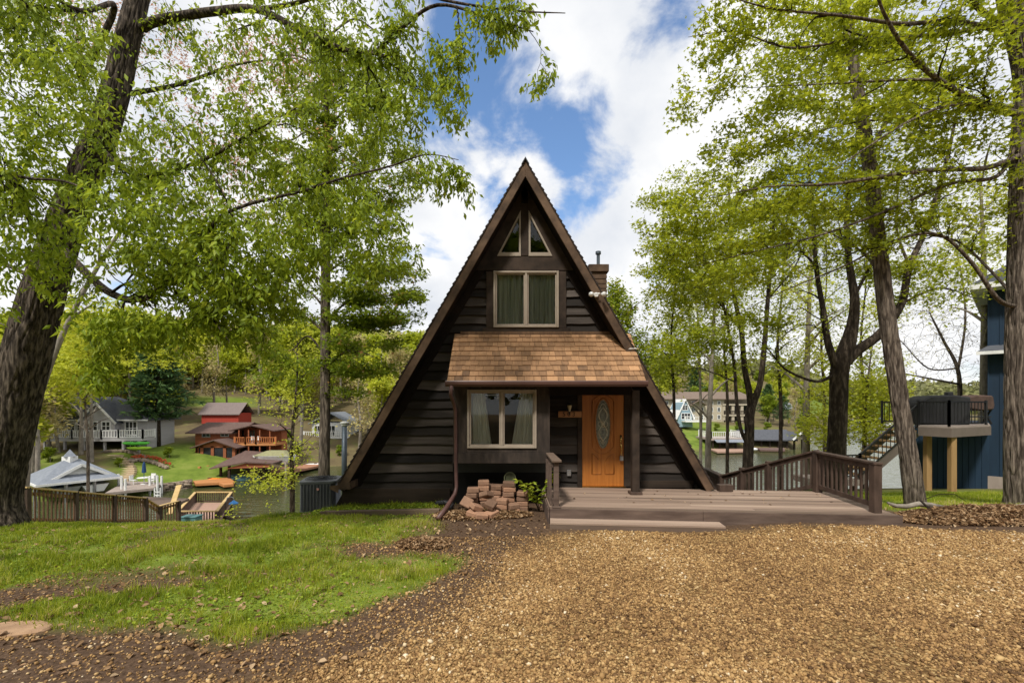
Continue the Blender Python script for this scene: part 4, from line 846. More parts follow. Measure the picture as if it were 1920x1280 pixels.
# ------------------------------------------------------------------ fence and platform down the left bank
def left_fence():
    a, b, c = Vector((-12.35, 11.4, -1.02)), Vector((-13.85, 18.2, -2.78)), Vector((-13.75, 20.6, -3.55))
    P0, P1 = at(45, 912, 11.6), at(270, 932, 16.4); P2, P3 = at(296, 948, 17.6), at(333, 938, 18.6)
    t = thing('bank_fence', 'brown picket fence with tan top rail running down the left bank', 'fence', (P0.x, P0.y, P0.z - .95)); h = .92; up = Vector((0, 0, 1)); k = 0
    for (a, b, n) in ((P0, P1, 37), (P1, P2, 5), (P2, P3, 7)):
        m = MB(); m.beam(a - up * .02, b - up * .02, .13, .04); m.build('top_rail', m_tan, t, bevel=.005); m = MB(); d = (b - a).normalized(); back = Vector((-d.y, d.x, 0)).normalized() * .05
        
        for zz in (.16, .84): m = MB(); m.beam(a - up * zz + back, b - up * zz + back, .04, .09); m.build('cross_rail', m_tan, t)
        s = MB(); s.beam(a - up * .98, b - up * .98, .05, .14); s.build('kick_board', m_picket, t)
        for i in range(n):
            q = a.lerp(b, (i + .5) / n); s = MB(); s.obox(q - up * .48, math.atan2(d.y, d.x), .042, .022, .88); s.build('picket', m_picket, t)
    for q in (P0, P0.lerp(P1, .33), P0.lerp(P1, .66), P1, P2, P3): s = MB(); s.box(q.x - .05, q.x + .05, q.y + .03, q.y + .13, q.z - 1.6, q.z - .03); s.build('post', m_rail, t)
left_fence()
def platform():
    zt, zf = -5.75, -6.65; NL, NR, FR, FL = (Vector((x, y, zf)) for x, y in ((-24.1, 32.8), (-21.3, 32.8), (-24.55, 39.8), (-27.7, 39.8)))
    t = thing('viewing_platform', 'brown railed lookout platform with tan rail caps above the near shore', 'platform', (-24.4, 36, zf - 1)); m = MB()
    m.prism([NL, NR, FR, FL], (0, 0, -.2)); m.build('floor', mat('reddish_floor', (.42, .27, .20), (.32, .2, .15), .8, 2, (.3, 3, 1), .1), t)
    up = Vector((0, 0, 1))
    for (a, b, n) in ((NL, NR, 14), (NR, FR, 34), (FR, FL, 16), (FL, NL, 34)):
        c = MB(); c.beam(a + up * .9, b + up * .9, .2, .07); c.build('top_rail', m_tan, t); s = MB()
        d = b - a; d.normalize()
        for i in range(n): q = a.lerp(b, (i + .5) / n); s.obox(q + up * .45, math.atan2(d.y, d.x), .075, .04, .82)
        s.beam(a + up * .1, b + up * .1, .05, .1); s.build('balusters', m_rail, t)
    for q in (NL, NR, FR, FL, NR.lerp(FR, .5)): s = MB(); s.box(q.x - .08, q.x + .08, q.y - .08, q.y + .08, -9.5, zf + .85); s.build('post', m_rail, t)
    s = MB(); s.beam(NR.lerp(FR, .75) - up * .2, Vector((-22.2, 37, -8.6)), .14, .14); s.beam(NR.lerp(FR, .45) - up * .2, Vector((-22.6, 39, -8.6)), .14, .14); s.build('brace', m_rail, t)
    p = MB(); a, b = at(318, 942, 24), at(336, 909, 25); p.beam(a - Vector((0, 0, .6)), b, .30, .05, up=(0, -1, 0)); tag(p.build('plank', m_tan, loc=a), 'pale new plank leaning upright at the end of the bank fence', 'plank')
    k = MB(); c = at(352, 978, 25); k.box(c.x - .42, c.x + .42, c.y, c.y + .6, c.z - .5, c.z + .22); k.box(c.x - .45, c.x + .45, c.y - .03, c.y + .63, c.z + .22, c.z + .28); tag(k.build('storage_box', mat('teal_plastic', (.10, .22, .22), (.06, .15, .15), .6, 4, bump=.05), loc=c, bevel=.02), 'teal storage box below the lookout platform', 'box')
    c = at(438, 943, 33); l = thing('dock_lamp', 'blue bell shaped dock lamp on a curved arm beside the lookout platform', 'lamp', c); s = MB(); s.lathe(c, [(.05, .22), (.1, .16), (.30, .02), (.32, -.04), (.0, -.02)], 14); s.build('lamp_shade', mat('blue_enamel', (.05, .25, .62), (.04, .2, .5), .35, 3, bump=0), l, smooth=True)
    s = MB(); s.tube([c + Vector((-.55, 0, .1)), c + Vector((-.45, 0, .38)), c + Vector((-.2, 0, .46)), c + Vector((0, 0, .38)), c + Vector((0, 0, .2))], .03, 6); s.build('arm', m_grey, l)
    # lower walkway roof seen behind the fence
    w = MB(); q = [at(268, 930, 30), at(355, 934, 30), at(320, 948, 27), at(262, 945, 27)]; w.prism(q, (0, 0, -.15)); tag(w.build('boardwalk', m_deck, loc=q[0]), 'weathered grey boardwalk landing beyond the bank fence', 'boardwalk')
platform()
def deck_leaves():
    r = np.random.RandomState(6); n = 46; x = r.uniform(.9, 6.1, n); y = r.uniform(8.1, 9.5, n); V, T, k = flat_leaves(x, y, r.uniform(.03, .07, n), .004, .25, .6, zs=np.full(n, ZD + .004))
    tag(link_mesh('deck_leaves', V, T, m_dead, attr=np.repeat(r.rand(n), k)), 'a few dry leaves blown onto the deck boards', 'leaf litter', kind='stuff')
deck_leaves()
# ------------------------------------------------------------------ across the lake
m_greysid = mat('grey_lap_siding', (.44, .43, .43), (.34, .33, .33), .8, 3, (.1, .1, 4), .05)
m_darkroof = mat('dark_slate_roof', (.10, .105, .12), (.06, .065, .075), .9, 3, bump=.1)
m_greyroof = mat('grey_blue_roof', (.24, .26, .30), (.17, .19, .22), .85, 3, bump=.1)
m_dkglass = mat('dark_pane', (.03, .035, .04), (.015, .018, .02), .12, 2, bump=0, spec=.6)
m_redsid = mat('red_siding', (.42, .055, .035), (.32, .04, .028), .75, 3, (6, 6, .2), .05)
m_cedar = mat('red_brown_cedar', (.34, .115, .05), (.22, .07, .032), .75, 3, (.1, .1, 4), .1)
m_orange = mat('orange_stained_deck', (.52, .235, .085), (.40, .17, .06), .7, 2, (.3, 3, 1), .1)
m_brroof = mat('brown_roof', (.15, .095, .08), (.10, .062, .052), .9, 3, bump=.1)
m_greydeck = mat('grey_dock', (.36, .30, .26), (.27, .22, .19), .85, 2, (.3, 3, 1), .1)
m_beige = mat('beige_wall', (.46, .40, .30), (.38, .33, .25), .85, 2, bump=.03)
m_ltblue = mat('light_blue_siding', (.27, .38, .44), (.20, .30, .36), .75, 2, bump=.03)
m_blue = mat('navy_board_siding', (.012, .034, .066), (.008, .022, .044), .75, 2, (1, 1, .2), .05, spec=.35)
m_kay1 = mat('green_kayak', (.12, .55, .06), (.08, .42, .05), .4, 2, bump=0); m_kay2 = mat('lime_kayak', (.38, .62, .05), (.3, .5, .04), .4, 2, bump=0)
m_kay3 = mat('orange_kayak', (.85, .25, .02), (.7, .18, .02), .4, 2, bump=0); m_kay4 = mat('blue_kayak', (.03, .30, .62), (.02, .22, .5), .4, 2, bump=0)
def wloc(px, py, Y): return at(px, py, Y)
def win_part(parent, px0, py0, px1, py1, Y, fw=.10, mull=1, cross=1, mf=None):
    a, b = at(px0, py1, Y), at(px1, py0, Y); f = MB()
    f.box(a.x - fw, b.x + fw, Y - .05, Y + .02, b.z, b.z + fw); f.box(a.x - fw, b.x + fw, Y - .05, Y + .02, a.z - fw, a.z); f.box(a.x - fw, a.x, Y - .05, Y + .02, a.z, b.z); f.box(b.x, b.x + fw, Y - .05, Y + .02, a.z, b.z)
    for k in range(1, mull + 1): x = a.x + (b.x - a.x) * k / (mull + 1); f.box(x - fw * .3, x + fw * .3, Y - .045, Y + .02, a.z, b.z)
    if cross: z = (a.z + b.z) / 2; f.box(a.x, b.x, Y - .04, Y + .02, z - fw * .2, z + fw * .2)
    fo = f.build('window', mf or m_white, parent); p = MB(); p.box(a.x, b.x, Y - .01, Y + .03, a.z, b.z); p.build('pane', m_dkglass, fo)
def rail_mesh(parent, pts, h, m, n_per=.28, name='railing'):
    r = MB(); up = Vector((0, 0, 1))
    for a, b in zip(pts[:-1], pts[1:]):
        a, b = Vector(a), Vector(b); r.beam(a + up * h, b + up * h, .12, .09); r.beam(a + up * .12, b + up * .12, .08, .07); n = max(2, int((b - a).length / n_per))
        for k in range(n): q = a.lerp(b, (k + .5) / n); r.box(q.x - .04, q.x + .04, q.y - .04, q.y + .04, q.z + .1, q.z + h)
        for q in (a, b): r.box(q.x - .09, q.x + .09, q.y - .09, q.y + .09, q.z - .1, q.z + h + .12)
    r.build(name, m, parent)
def gable(mb, x0, x1, y0, y1, ze, zr, ov=.5, along='y', th=.14):
    """two roof slabs; ridge runs along the given axis"""
    if along == 'y':
        xm = (x0 + x1) / 2; k = (zr - ze) / (xm - x0)
        for s, xe in ((-1, x0 - ov), (1, x1 + ov)): mb.prism([(xe, y0 - ov, ze - ov * k), (xm, y0 - ov, zr), (xm, y0 - ov, zr + th), (xe, y0 - ov, ze - ov * k + th)], (0, y1 - y0 + 2 * ov, 0))
    else:
        ym = (y0 + y1) / 2; k = (zr - ze) / (ym - y0)
        for s, ye in ((-1, y0 - ov), (1, y1 + ov)): mb.prism([(x0 - ov, ye, ze - ov * k), (x0 - ov, ym, zr), (x0 - ov, ym, zr + th), (x0 - ov, ye, ze - ov * k + th)], (x1 - x0 + 2 * ov, 0, 0))
def kayak(name, label, m, c, L_, ang, cat='kayak', w=.38, roll=0):
    b = MB(); d = Vector((math.cos(ang), math.sin(ang), 0)); n = 12; pts = [c + d * L_ * (k / n - .5) + Vector((0, 0, .18 * (2 * k / n - 1) ** 4)) for k in range(n + 1)]
    b.tube(pts, [max(.02, w * (1 - abs(2 * k / n - 1) ** 2.6) ** .6) for k in range(n + 1)], 10); b.v = [(x, y, c.z + (z - c.z) * .62) for x, y, z in b.v]
    o = b.build(name, m, loc=c, smooth=True); s = MB(); s.lathe(c + Vector((0, 0, w * .6)), [(.26, -.02), (.28, .0), (.2, .03)], 10); q = s.build('cockpit_rim', m_black, o, smooth=True); return tag(o, label, cat)
def grey_house():
    Y = 62.0; t = thing('lakeside_house', 'grey two storey lakeside house with white railed balcony and dark gabled roofs', 'house', at(200, 850, Y)); x0, x1 = at(118, 0, Y).x, at(276, 0, Y).x; zb, zd, ze = -5.4, -2.55, -.35
    w = MB(); w.box(x0, x1, Y, Y + 5, zd - .1, ze); w.box(x0, x1, Y + 3, Y + 5, zb - 2, zd - .1); w.box(x1 - 3.2, x1, Y, Y + 3, zb - 2, zd - .1)
    xa, xb, xc = at(118, 0, Y).x, at(163, 0, Y).x, at(226, 0, Y).x
    for (p, q, zr, dy) in ((xa, xb, 1.6, .0), (xb, xc, 2.0, -.9)):
        w.box(p, q, Y + dy - .02, Y + 1, zd - .1, ze); w.prism([(p, Y + dy - .02, ze), (q, Y + dy - .02, ze), ((p + q) / 2, Y + dy - .02, zr)], (0, 4, 0))
    w.build('wall', m_greysid, t); r = MB()
    xm0, xm1 = at(150, 0, 66).x, at(236, 0, 66).x; zr = 2.75; e = .6
    r.prism([(x0 - e, Y - e, ze), (x1 + e, Y - e, ze), (xm1, Y + 2.8, zr), (xm0, Y + 2.8, zr)], (0, 0, .15)); r.prism([(x1 + e, Y - e, ze), (x1 + e, Y + 5.6, ze), (xm1, Y + 2.8, zr)], (0, 0, .15)); r.prism([(x0 - e, Y + 5.6, ze), (x0 - e, Y - e, ze), (xm0, Y + 2.8, zr)], (0, 0, .15)); r.prism([(x1 + e, Y + 5.6, ze), (x0 - e, Y + 5.6, ze), (xm0, Y + 2.8, zr), (xm1, Y + 2.8, zr)], (0, 0, .15))
    gable(r, xa, xb, Y + .1, Y + 4, ze, 1.6, .4); gable(r, xb, xc, Y - .8, Y + 4, ze, 2.0, .4); ro = r.build('roof', m_darkroof, t)
    f = MB()
    for (p, q, zr, y) in ((xa, xb, 1.6, Y - .32), (xb, xc, 2.0, Y - 1.22)):
        m_ = (p + q) / 2; k = (zr - ze) / (m_ - p)
        for xe in (p - .42, q + .42): f.beam((xe, y, ze - .42 * k + .02), (m_, y, zr + .02), .06, .26, up=(0, 0, 1))
    f.box(x0 - .6, x1 + .6, Y - .68, Y - .61, ze - .02, ze + .16); f.build('white_trim', m_white, ro)
    for (a, b, c, d, dy, mu) in ((128, 794, 140, 808, -.03, 1), (146, 794, 158, 808, -.03, 1), (168, 791, 182, 806, -.93, 1), (192, 791, 206, 806, -.93, 1), (236, 791, 256, 814, -.03, 2), (150, 774, 156, 784, -.03, 0)): win_part(t, a, b, c, d, Y + dy, .14, mu)
    for (a, b, c, d) in ((236, 824, 262, 843),): win_part(t, a, b, c, d, Y - .03, .14, 2, 0)
    p = MB(); zf = zd; p.prism([(x0 - .5, Y - 2.6, zf), (xc, Y - 2.9, zf), (x1 + 1.0, Y - 2.0, zf), (x1 + 1.0, Y, zf), (x0 - .5, Y, zf)], (0, 0, -.4)); p.build('balcony_floor', m_greysid, t)
    rail_mesh(t, [(x0 - .5, Y, zf), (x0 - .5, Y - 2.6, zf), ((x0 + xc) / 2, Y - 2.75, zf), (xc, Y - 2.9, zf), ((xc + x1) / 2, Y - 2.4, zf), (x1 + 1, Y - 2.0, zf), (x1 + 1, Y, zf)], 1.0, m_white)
    for x in (x0, (2 * x0 + xc) / 3, (x0 + 2 * xc) / 3, xc, x1 - 1.2, x1 + .8): q = MB(); q.box(x - .12, x + .12, Y - 2.5, Y - 2.26, -7, zf - .4); q.build('post', m_greysid, t)
    k = MB(); k.box(x0 + .3, xc + .5, Y - 3.2, Y + 3, -5.5, -5.05); k.box(x0 + .2, xc + .6, Y - 3.3, Y - 3.2, -6.2, -4.3 - .9); k.build('porch_floor', m_greysid, t); rail_mesh(t, [(x0 + .3, Y - 3.2, -5.05), (xc + .4, Y - 3.2, -5.05)], .75, mat('grey_porch_rail', (.22, .20, .18), None, .8, 2, bump=0), .5, 'porch_railing')
    g = MB(); g.box(x0 + .8, x1 - 3.6, Y + 2.9, Y + 2.98, -5, zd - .4); g.build('porch_glazing', m_dkglass, t)
    r = random.Random(5)
    for i in range(5):
        x = x0 + 2 + i * 1.35; ch = MB(); y = Y - 1.6 + r.uniform(-.3, .3); ch.box(x - .28, x + .28, y - .28, y + .28, -4.65, -4.58); ch.box(x - .28, x + .28, y + .24, y + .3, -4.6, -4.1)
        for sx in (-.25, .25):
            for sy in (-.25, .25): ch.box(x + sx - .03, x + sx + .03, y + sy - .03, y + sy + .03, -5.05, -4.65)
        tag(ch.build('patio_chair', m_white, loc=(x, y, -5.05)), 'white chair on the shaded porch of the grey lakeside house', 'chair', 'chairs on the grey house porch')
    kayak('kayak', 'bright green kayak stored highest under the balcony of the grey house', m_kay1, at(255, 831, Y - 2.8), 3.6, .05); kayak('kayak', 'lime yellow kayak lying lower under the balcony of the grey house', m_kay2, at(261, 840, Y - 3.0), 3.2, .05)
grey_house()
def boathouse_grey():
    a, b = at(66, 912, 44), at(228, 894, 49.4); d = (b - a); L_ = d.length; d.normalize(); n = Vector((-d.y, d.x, 0)).normalized(); W_ = 7.2; a.z = b.z = -6.05
    t = thing('grey_boathouse', 'open boathouse with pale grey hip roof, white trim and a small cupola', 'boathouse', (a.x + 4, a.y + 4, WZ)); r = MB(); up = Vector((0, 0, 1))
    A, B, Cc, D = a - n * .3, b - n * .3, b + n * W_, a + n * W_; zr = 1.95; R0, R1 = a.lerp(b, .42) + n * W_ * .5 + up * zr, a.lerp(b, .60) + n * W_ * .5 + up * zr
    for poly in ([A, B, R1, R0], [B, Cc, R1], [Cc, D, R0, R1], [D, A, R0]): r.prism(poly, (0, 0, .12))
    g0, g1 = a.lerp(b, .18), a.lerp(b, .88); gm = a.lerp(b, .53) + up * 1.65 ; f = -n * .05
    for (p, q) in ((g0 + up * .28, gm), (g1 + up * .28, gm)):
        r.prism([p + n * .5 + up * .02, q + n * .5 + up * .02, q + n * 3.4 + up * .05, p + n * 1.4 + up * .05], (0, 0, .1))
    ro = r.build('roof', m_greyroof, t)
    w = MB()
    w.beam(A + up * .06, B + up * .06, .08, .22); w.beam(B + up * .06, Cc + up * .06, .08, .22); w.beam(A + up * .06, D + up * .06, .08, .22)
    for (p, q) in ((g0 + up * .3, gm), (g1 + up * .3, gm)): w.beam(p + n * .46 + up * .04, q + n * .46 + up * .04, .1, .26)
    w.build('white_trim', m_white, ro); gg = MB(); gg.prism([g0 + n * .9 + up * .2, g1 + n * .9 + up * .2, gm + n * .9], n * .06); gg.build('pediment', m_white, ro)
    c = MB(); k = R0.lerp(R1, .35); c.box(k.x - .45, k.x + .45, k.y - .45, k.y + .45, k.z - .4, k.z + .45); co = c.build('cupola', m_white, ro); c = MB(); c.lathe(k + up * .45, [(.72, 0), (.35, .38), (.0, .75)], 4); c.build('cupola_roof', m_greyroof, ro)
    for q in (a, a.lerp(b, .33), a.lerp(b, .66), b, a + n * W_ * .9, b + n * W_ * .9): s = MB(); s.box(q.x - .1, q.x + .1, q.y - .1, q.y + .1, WZ - 1, -6.05); s.build('post', m_grey, t)
    for i, (u, v) in enumerate(((.36, .4), (.68, .35))):
        q = a.lerp(b, u) + n * W_ * v; bt = MB(); q.z = WZ + .75; n_ = 10
        for zz, ww in ((0, .35), (.35, .95), (.75, 1.1)): pass
        rings = []
        vs = []; fs = []
        for k in range(n_ + 1):
            s_ = k / n_; wd = 1.05 * (1 - max(0, (s_ - .55) / .45) ** 2.2); cpt = q + n * (s_ * 5 - 2.5)
            vs += [cpt - d * wd + up * .75, cpt - d * wd * .6, cpt + d * wd * .6, cpt + d * wd + up * .75]
        for k in range(n_): o = 4 * k; fs += [(o, o + 4, o + 5, o + 1), (o + 1, o + 5, o + 6, o + 2), (o + 2, o + 6, o + 7, o + 3), (o + 3, o + 7, o + 4, o)]
        fs += [(0, 1, 2, 3), (4 * n_ + 3, 4 * n_ + 2, 4 * n_ + 1, 4 * n_)]; bt.add(vs, fs); bo = bt.build('motor_boat', m_white if i else m_grey, loc=q)
        s = MB(); cc = q + up * 1.0; s.obox(cc, math.atan2(n.y, n.x), 1.6, 1.3, .5); s.build('cover', m_black if i else mat('blue_cover', (.08, .2, .45), None, .7, 2, bump=.1), bo)
        tag(bo, ['grey hulled boat with blue cover on its lift in the grey boathouse', 'white boat with dark cover on its lift in the grey boathouse'][i], 'boat')
    k = MB(); q = [at(197, 930, 45.5), at(288, 917, 48.2), at(305, 905, 51.5), at(236, 903, 52.5)]; zt = -6.95; q = [Vector((v.x, v.y, zt)) for v in q]
    dk = thing('grey_dock', 'grey plank dock with white posts and a patio set beside the grey boathouse', 'dock', (q[0].x, q[0].y, WZ)); k.prism(q, (0, 0, -.25)); k.build('planks', m_greydeck, dk)
    for (px, Y, h) in ((281, 49.6, 1.3), (295, 48.6, 1.5), (303, 50.6, 1.1), (228, 47.5, 1.5), (235, 46.8, 1.5), (222, 50.5, 1.4)): s = MB(); x = (px - CX) * Y / F; s.tube([(x, Y, WZ - 1), (x, Y, zt + h * .8)], .11, 8); s.build('post', m_white, dk)
    l = MB(); x = at(296, 0, 47.7).x
    for s_ in (-.3, .3): l.box(x + s_ - .04, x + s_ + .04, 47.6, 47.7, WZ - .4, zt + .1)
    for z in (-7.3, -7.65): l.box(x - .3, x + .3, 47.6, 47.7, z, z + .06)
    l.build('ladder', m_white, dk)
    u = at(270, 905, 50.5); u.z = zt; pt = thing('patio_table', 'white patio table with closed blue umbrella on the grey dock', 'table', u); s = MB(); s.lathe(u, [(.35, 0), (.05, .06), (.05, .66), (.65, .7), (.65, .74)], 12); s.build('table_top', m_white, pt); s = MB(); s.lathe(u, [(.03, .7), (.03, 1.2), (.22, 1.3), (.14, 2.2), (.03, 2.5)], 8); s.build('umbrella', mat('navy_canvas', (.02, .06, .16), None, .8, 3, bump=0), pt)
    for (dx, dy, lab) in ((-1.1, -.1, 'left'), (1.05, 0, 'right'), (0, 1.1, 'far')):
        c = MB(); x, y = u.x + dx, u.y + dy; c.box(x - .26, x + .26, y - .26, y + .26, zt + .42, zt + .47)
        bx = x + (.24 if dx > 0 else -.24 if dx < 0 else 0); c.box(bx - .03 if dx else x - .26, bx + .03 if dx else x + .26, y - .26 if dx else y + .22, y + .26 if dx else y + .28, zt + .45, zt + .98)
        for sx in (-.23, .23):
            for sy in (-.23, .23): c.box(x + sx - .02, x + sx + .02, y + sy - .02, y + sy + .02, zt, zt + .43)
        tag(c.build('dock_chair', m_white, loc=(x, y, zt)), {'left': 'white chair on the left of the patio table on the grey dock', 'right': 'white chair on the right of the patio table on the grey dock', 'far': 'white chair behind the patio table on the grey dock'}[lab], 'chair')
    st = MB()
    for k in range(11): f = k / 10; p = at(228 - 14 * f * f + 16 * math.sin(f * 3), 0, 52.5 + 5.5 * f); y = 52.5 + 5.5 * f; z = hz(p.x, y) + .05; st.box(p.x - .9, p.x + .9, y - .22, y + .2, z - .25, z + .06)
    tag(st.build('stone_steps', mat('tan_step', (.52, .40, .26), (.4, .3, .19), .9, 3, bump=.1), loc=at(228, 900, 52.5)), 'curved flight of tan steps on the lawn behind the grey boathouse', 'steps')
boathouse_grey()
def red_lodge():
    Y = 66.0; X = lambda px, y=Y: (px - CX) * y / F; Zp = lambda py, y=Y: H - (py - HY) * y / F
    t = thing('red_lodge', 'red brown cedar lodge with sunroom gable and orange railed balcony', 'house', (X(400), Y, Zp(858))); w = MB(); zb, ze = Zp(862), Zp(810)
    w.box(X(366), X(441), Y, Y + 8, zb - 2, ze); w.box(X(441), X(518), Y + 1.5, Y + 3.2, zb - 2, Zp(803)); w.prism([(X(366), Y + .0, ze), (X(366), Y + 8, ze), (X(366), Y + 4, ze + 1.0)], (.1, 0, 0)); w.build('wall', m_cedar, t)
    r = MB(); gable(r, X(362), X(441), Y - .2, Y + 8, ze, ze + 1.15, .6, 'x'); 
    gable(r, X(445), X(520), Y - 1.2, Y + 3.4, Zp(806), Zp(797), .4, 'y'); r.build('roof', m_brroof, t)
    for (a, b, c, d) in ((380, 810, 393, 818), (415, 809, 428, 817)): win_part(t, a, b, c, d, Y - .03, .1, 1, 0, m_grey)
    s = MB(); ys = Y - 3; xs0, xs1 = X(369, ys), X(441, ys); zf, zt = Zp(858, ys), Zp(836, ys)
    for px in (369, 378, 398, 421, 438): s.box(X(px, ys) - .2, X(px, ys) + .2, ys, ys + .3, zf - .8, zt)
    s.prism([(xs0 - .2, ys, zt - .2), (xs1, ys, zt - .2), ((xs0 + xs1) / 2, ys, zt + .75)], (0, .25, 0)); s.box(xs0, xs1, ys, ys + .2, zf - .9, zf); s.box(xs0 - .1, xs0 + .1, ys, Y, zf - .8, zt); s.build('sunroom_frame', m_cedar, t)
    g = MB(); g.box(xs0, xs1, ys + .12, ys + .16, zf, zt); g.build('sunroom_glass', m_dkglass, t); r = MB(); gable(r, xs0, xs1, ys, Y, zt - .1, zt + .8, .6, 'y'); r.build('sunroom_roof', m_brroof, t)
    d = MB(); yd = Y - 1.6; zd = Zp(831, yd); d.box(X(440, yd), X(517, yd), yd, Y + 1.6, zd - .3, zd); d.build('balcony_floor', m_orange, t); rail_mesh(t, [(X(440, yd), yd, zd), (X(460, yd), yd, zd), (X(480, yd), yd, zd), (X(517, yd), yd, zd)], .85, mat('orange_rail', (.48, .17, .055), (.38, .13, .04), .7, 3, bump=0), .3)
    for px in (447, 465, 486, 505): s = MB(); s.box(X(px, yd) - .07, X(px, yd) + .07, yd + .1, yd + .24, zb - 1.5, Zp(806, yd)); s.build('post', m_cedar, t)
    for (a, b, c, d_) in ((448, 806, 458, 818), (468, 806, 478, 820), (452, 836, 474, 848), (478, 836, 500, 848)): win_part(t, a, b, c, d_, Y + 1.46, .1, 1, 0, m_cedar)
    for i, px in enumerate((472, 484)): c = MB(); x = X(px, yd + .6); y = yd + .6; c.box(x - .25, x + .25, y - .25, y + .25, zd + .4, zd + .46); c.box(x - .25, x + .25, y + .2, y + .26, zd + .44, zd + .95); c.box(x - .22, x + .22, y - .2, y + .2, zd, zd + .4); tag(c.build('balcony_chair', m_white, loc=(x, y, zd)), ['white chair on the orange balcony nearer the sunroom', 'white chair on the orange balcony farther right'][i], 'chair')
    Yb = 80; t = thing('red_barn', 'red board barn with grey brown metal roof uphill of the lodge', 'barn', (X(412, Yb), Yb, Zp(795, Yb))); w = MB(); x0, x1 = X(378, Yb), X(447, Yb); ze = Zp(774, Yb); w.box(x0, x1, Yb, Yb + 4, Zp(793, Yb) - .1, ze); w.build('wall', m_redsid, t)
    w = MB(); w.box(x0 + .1, x1 - .1, Yb + .1, Yb + 3.9, Zp(793, Yb) - 4, Zp(793, Yb) - .12); w.build('base_wall', m_trim, t); r = MB(); gable(r, x0, x1, Yb, Yb + 4, ze, Zp(757, Yb) + .1, .4, 'x'); r.build('roof', mat('grey_brown_metal_roof', (.21, .165, .155), (.16, .125, .118), .6, 2, (4, .3, 1), .05), t)
red_lodge()
def boathouse_brown():
    Y = 58; X = lambda px, y=Y: (px - CX) * y / F; Zp = lambda py, y=Y: H - (py - HY) * y / F; t = thing('brown_boathouse', 'open boathouse with brown gable roof over a covered boat', 'boathouse', (X(455), Y, WZ)); xe0, xr, xe1 = X(402), X(455, 60), X(512); ze0, zr = Zp(878), Zp(853, 60) + .05
    r = MB(); r.prism([(xe0, Y - 1, ze0), (X(470), Y - 1.2, Zp(866) + .05), (X(482, 64), Y + 6, zr - .1), (xr - 2, Y + 6, zr)], (0, 0, .15)); r.prism([(X(470), Y - 1.2, Zp(866) + .05), (xe1 + .5, Y - 1, Zp(868)), (xe1 + .5, Y + 6, Zp(866)), (X(482, 64), Y + 6, zr - .1)], (0, 0, .15)); r.build('roof', m_brroof, t)
    g = MB(); g.prism([(xe0 + 1.6, Y - .9, ze0 + .02), (X(470), Y - .9, Zp(866)), (xe1, Y - .9, Zp(868.5)), (xe1, Y - .9, Zp(874)), (X(440), Y - .9, Zp(876))], (0, .1, 0)); g.build('gable_wall', m_cedar, t)
    for px, y in ((414, Y), (430, Y - .6), (472, Y - .6), (495, Y), (424, Y + 5), (462, Y + 5), (500, Y + 5)): s = MB(); s.box(X(px, y) - .12, X(px, y) + .12, y - .12, y + .12, WZ - 1, Zp(872, y)); s.build('post', m_trim, t)
    kayak('covered_boat', 'boat under a dull teal cover moored inside the brown boathouse', mat('teal_cover', (.10, .20, .22), (.06, .13, .15), .8, 3, bump=.1), at(450, 897, Y + 1), 5.2, .15, 'boat', w=.95)
    d = MB(); q = [at(352, 898, 59.5), at(367, 913, 53.6), at(440, 909, 55), at(420, 894, 61)]; z = -7.45; dk = thing('orange_dock', 'orange stained plank dock with two kayaks beside the brown boathouse', 'dock', (q[0].x, q[0].y, WZ)); d.prism([(v.x, v.y, z) for v in q], (0, 0, -.28)); q2 = [at(410, 910, 54.4), at(420, 914, 53), at(438, 912, 53.6), at(436, 906, 55.5)]; d.prism([(v.x, v.y, z - .05) for v in q2], (0, 0, -.28)); d.build('planks', m_orange, dk)
    s = MB(); a, b = at(350, 890, 60), at(410, 884, 62.5); a.z = b.z = z + .4; s.beam(a, b, .12, .9); s.build('retaining_boards', m_orange, dk)
    for px, y in ((374, 59), (390, 60)): s = MB(); x = X(px, y); s.box(x - .14, x + .14, y - .14, y + .14, WZ - .5, z + 1.25); s.build('post', m_orange, dk)
    kayak('kayak', 'orange kayak lying on the orange dock', m_kay3, at(393, 899, 57), 2.9, .12); kayak('kayak', 'blue kayak lying behind the orange kayak on the dock', m_kay4, at(403, 890, 59.5), 3.2, .1)
    b = MB(); c = at(511, 857, 60); n_ = 12; up = Vector((0, 0, 1)); bo = thing('lifted_boat', 'white boat with olive cover raised on a lift right of the lodge', 'boat', c); vs = []; fs = []
    for k in range(n_ + 1):
        s_ = k / n_; wd = 1.05 * (1 - max(0, (.4 - s_) / .4) ** 2.2); p = c + Vector((s_ * 5.2 - 2.6, 0, 0)); vs += [p + Vector((0, -wd, .25)), p + Vector((0, -wd * .6, -.45)), p + Vector((0, wd * .6, -.45)), p + Vector((0, wd, .25))]
    for k in range(n_): o = 4 * k; fs += [(o, o + 4, o + 5, o + 1), (o + 1, o + 5, o + 6, o + 2), (o + 2, o + 6, o + 7, o + 3), (o + 3, o + 7, o + 4, o)]
    fs += [(0, 1, 2, 3), (4 * n_ + 3, 4 * n_ + 2, 4 * n_ + 1, 4 * n_)]; b.add(vs, fs); b.build('hull', m_white, bo); s = MB(); s.prism([c + Vector((-2.2, -.9, .27)), c + Vector((2.5, -.9, .27)), c + Vector((1.4, 0, .85)), c + Vector((-.8, 0, .85))], (0, .95, 0)); s.build('cover', mat('olive_cover', (.28, .27, .14), None, .8, 3, bump=.1), bo)
    l = MB(); l.box(c.x - 2.4, c.x + 2.4, c.y - .9, c.y + .9, c.z - .75, c.z - .5)
    for sx in (-2.2, 2.2): l.box(c.x + sx - .1, c.x + sx + .1, c.y - 1, c.y - .8, WZ - .5, c.z - .5)
    l.build('lift_frame', m_greydeck, bo)
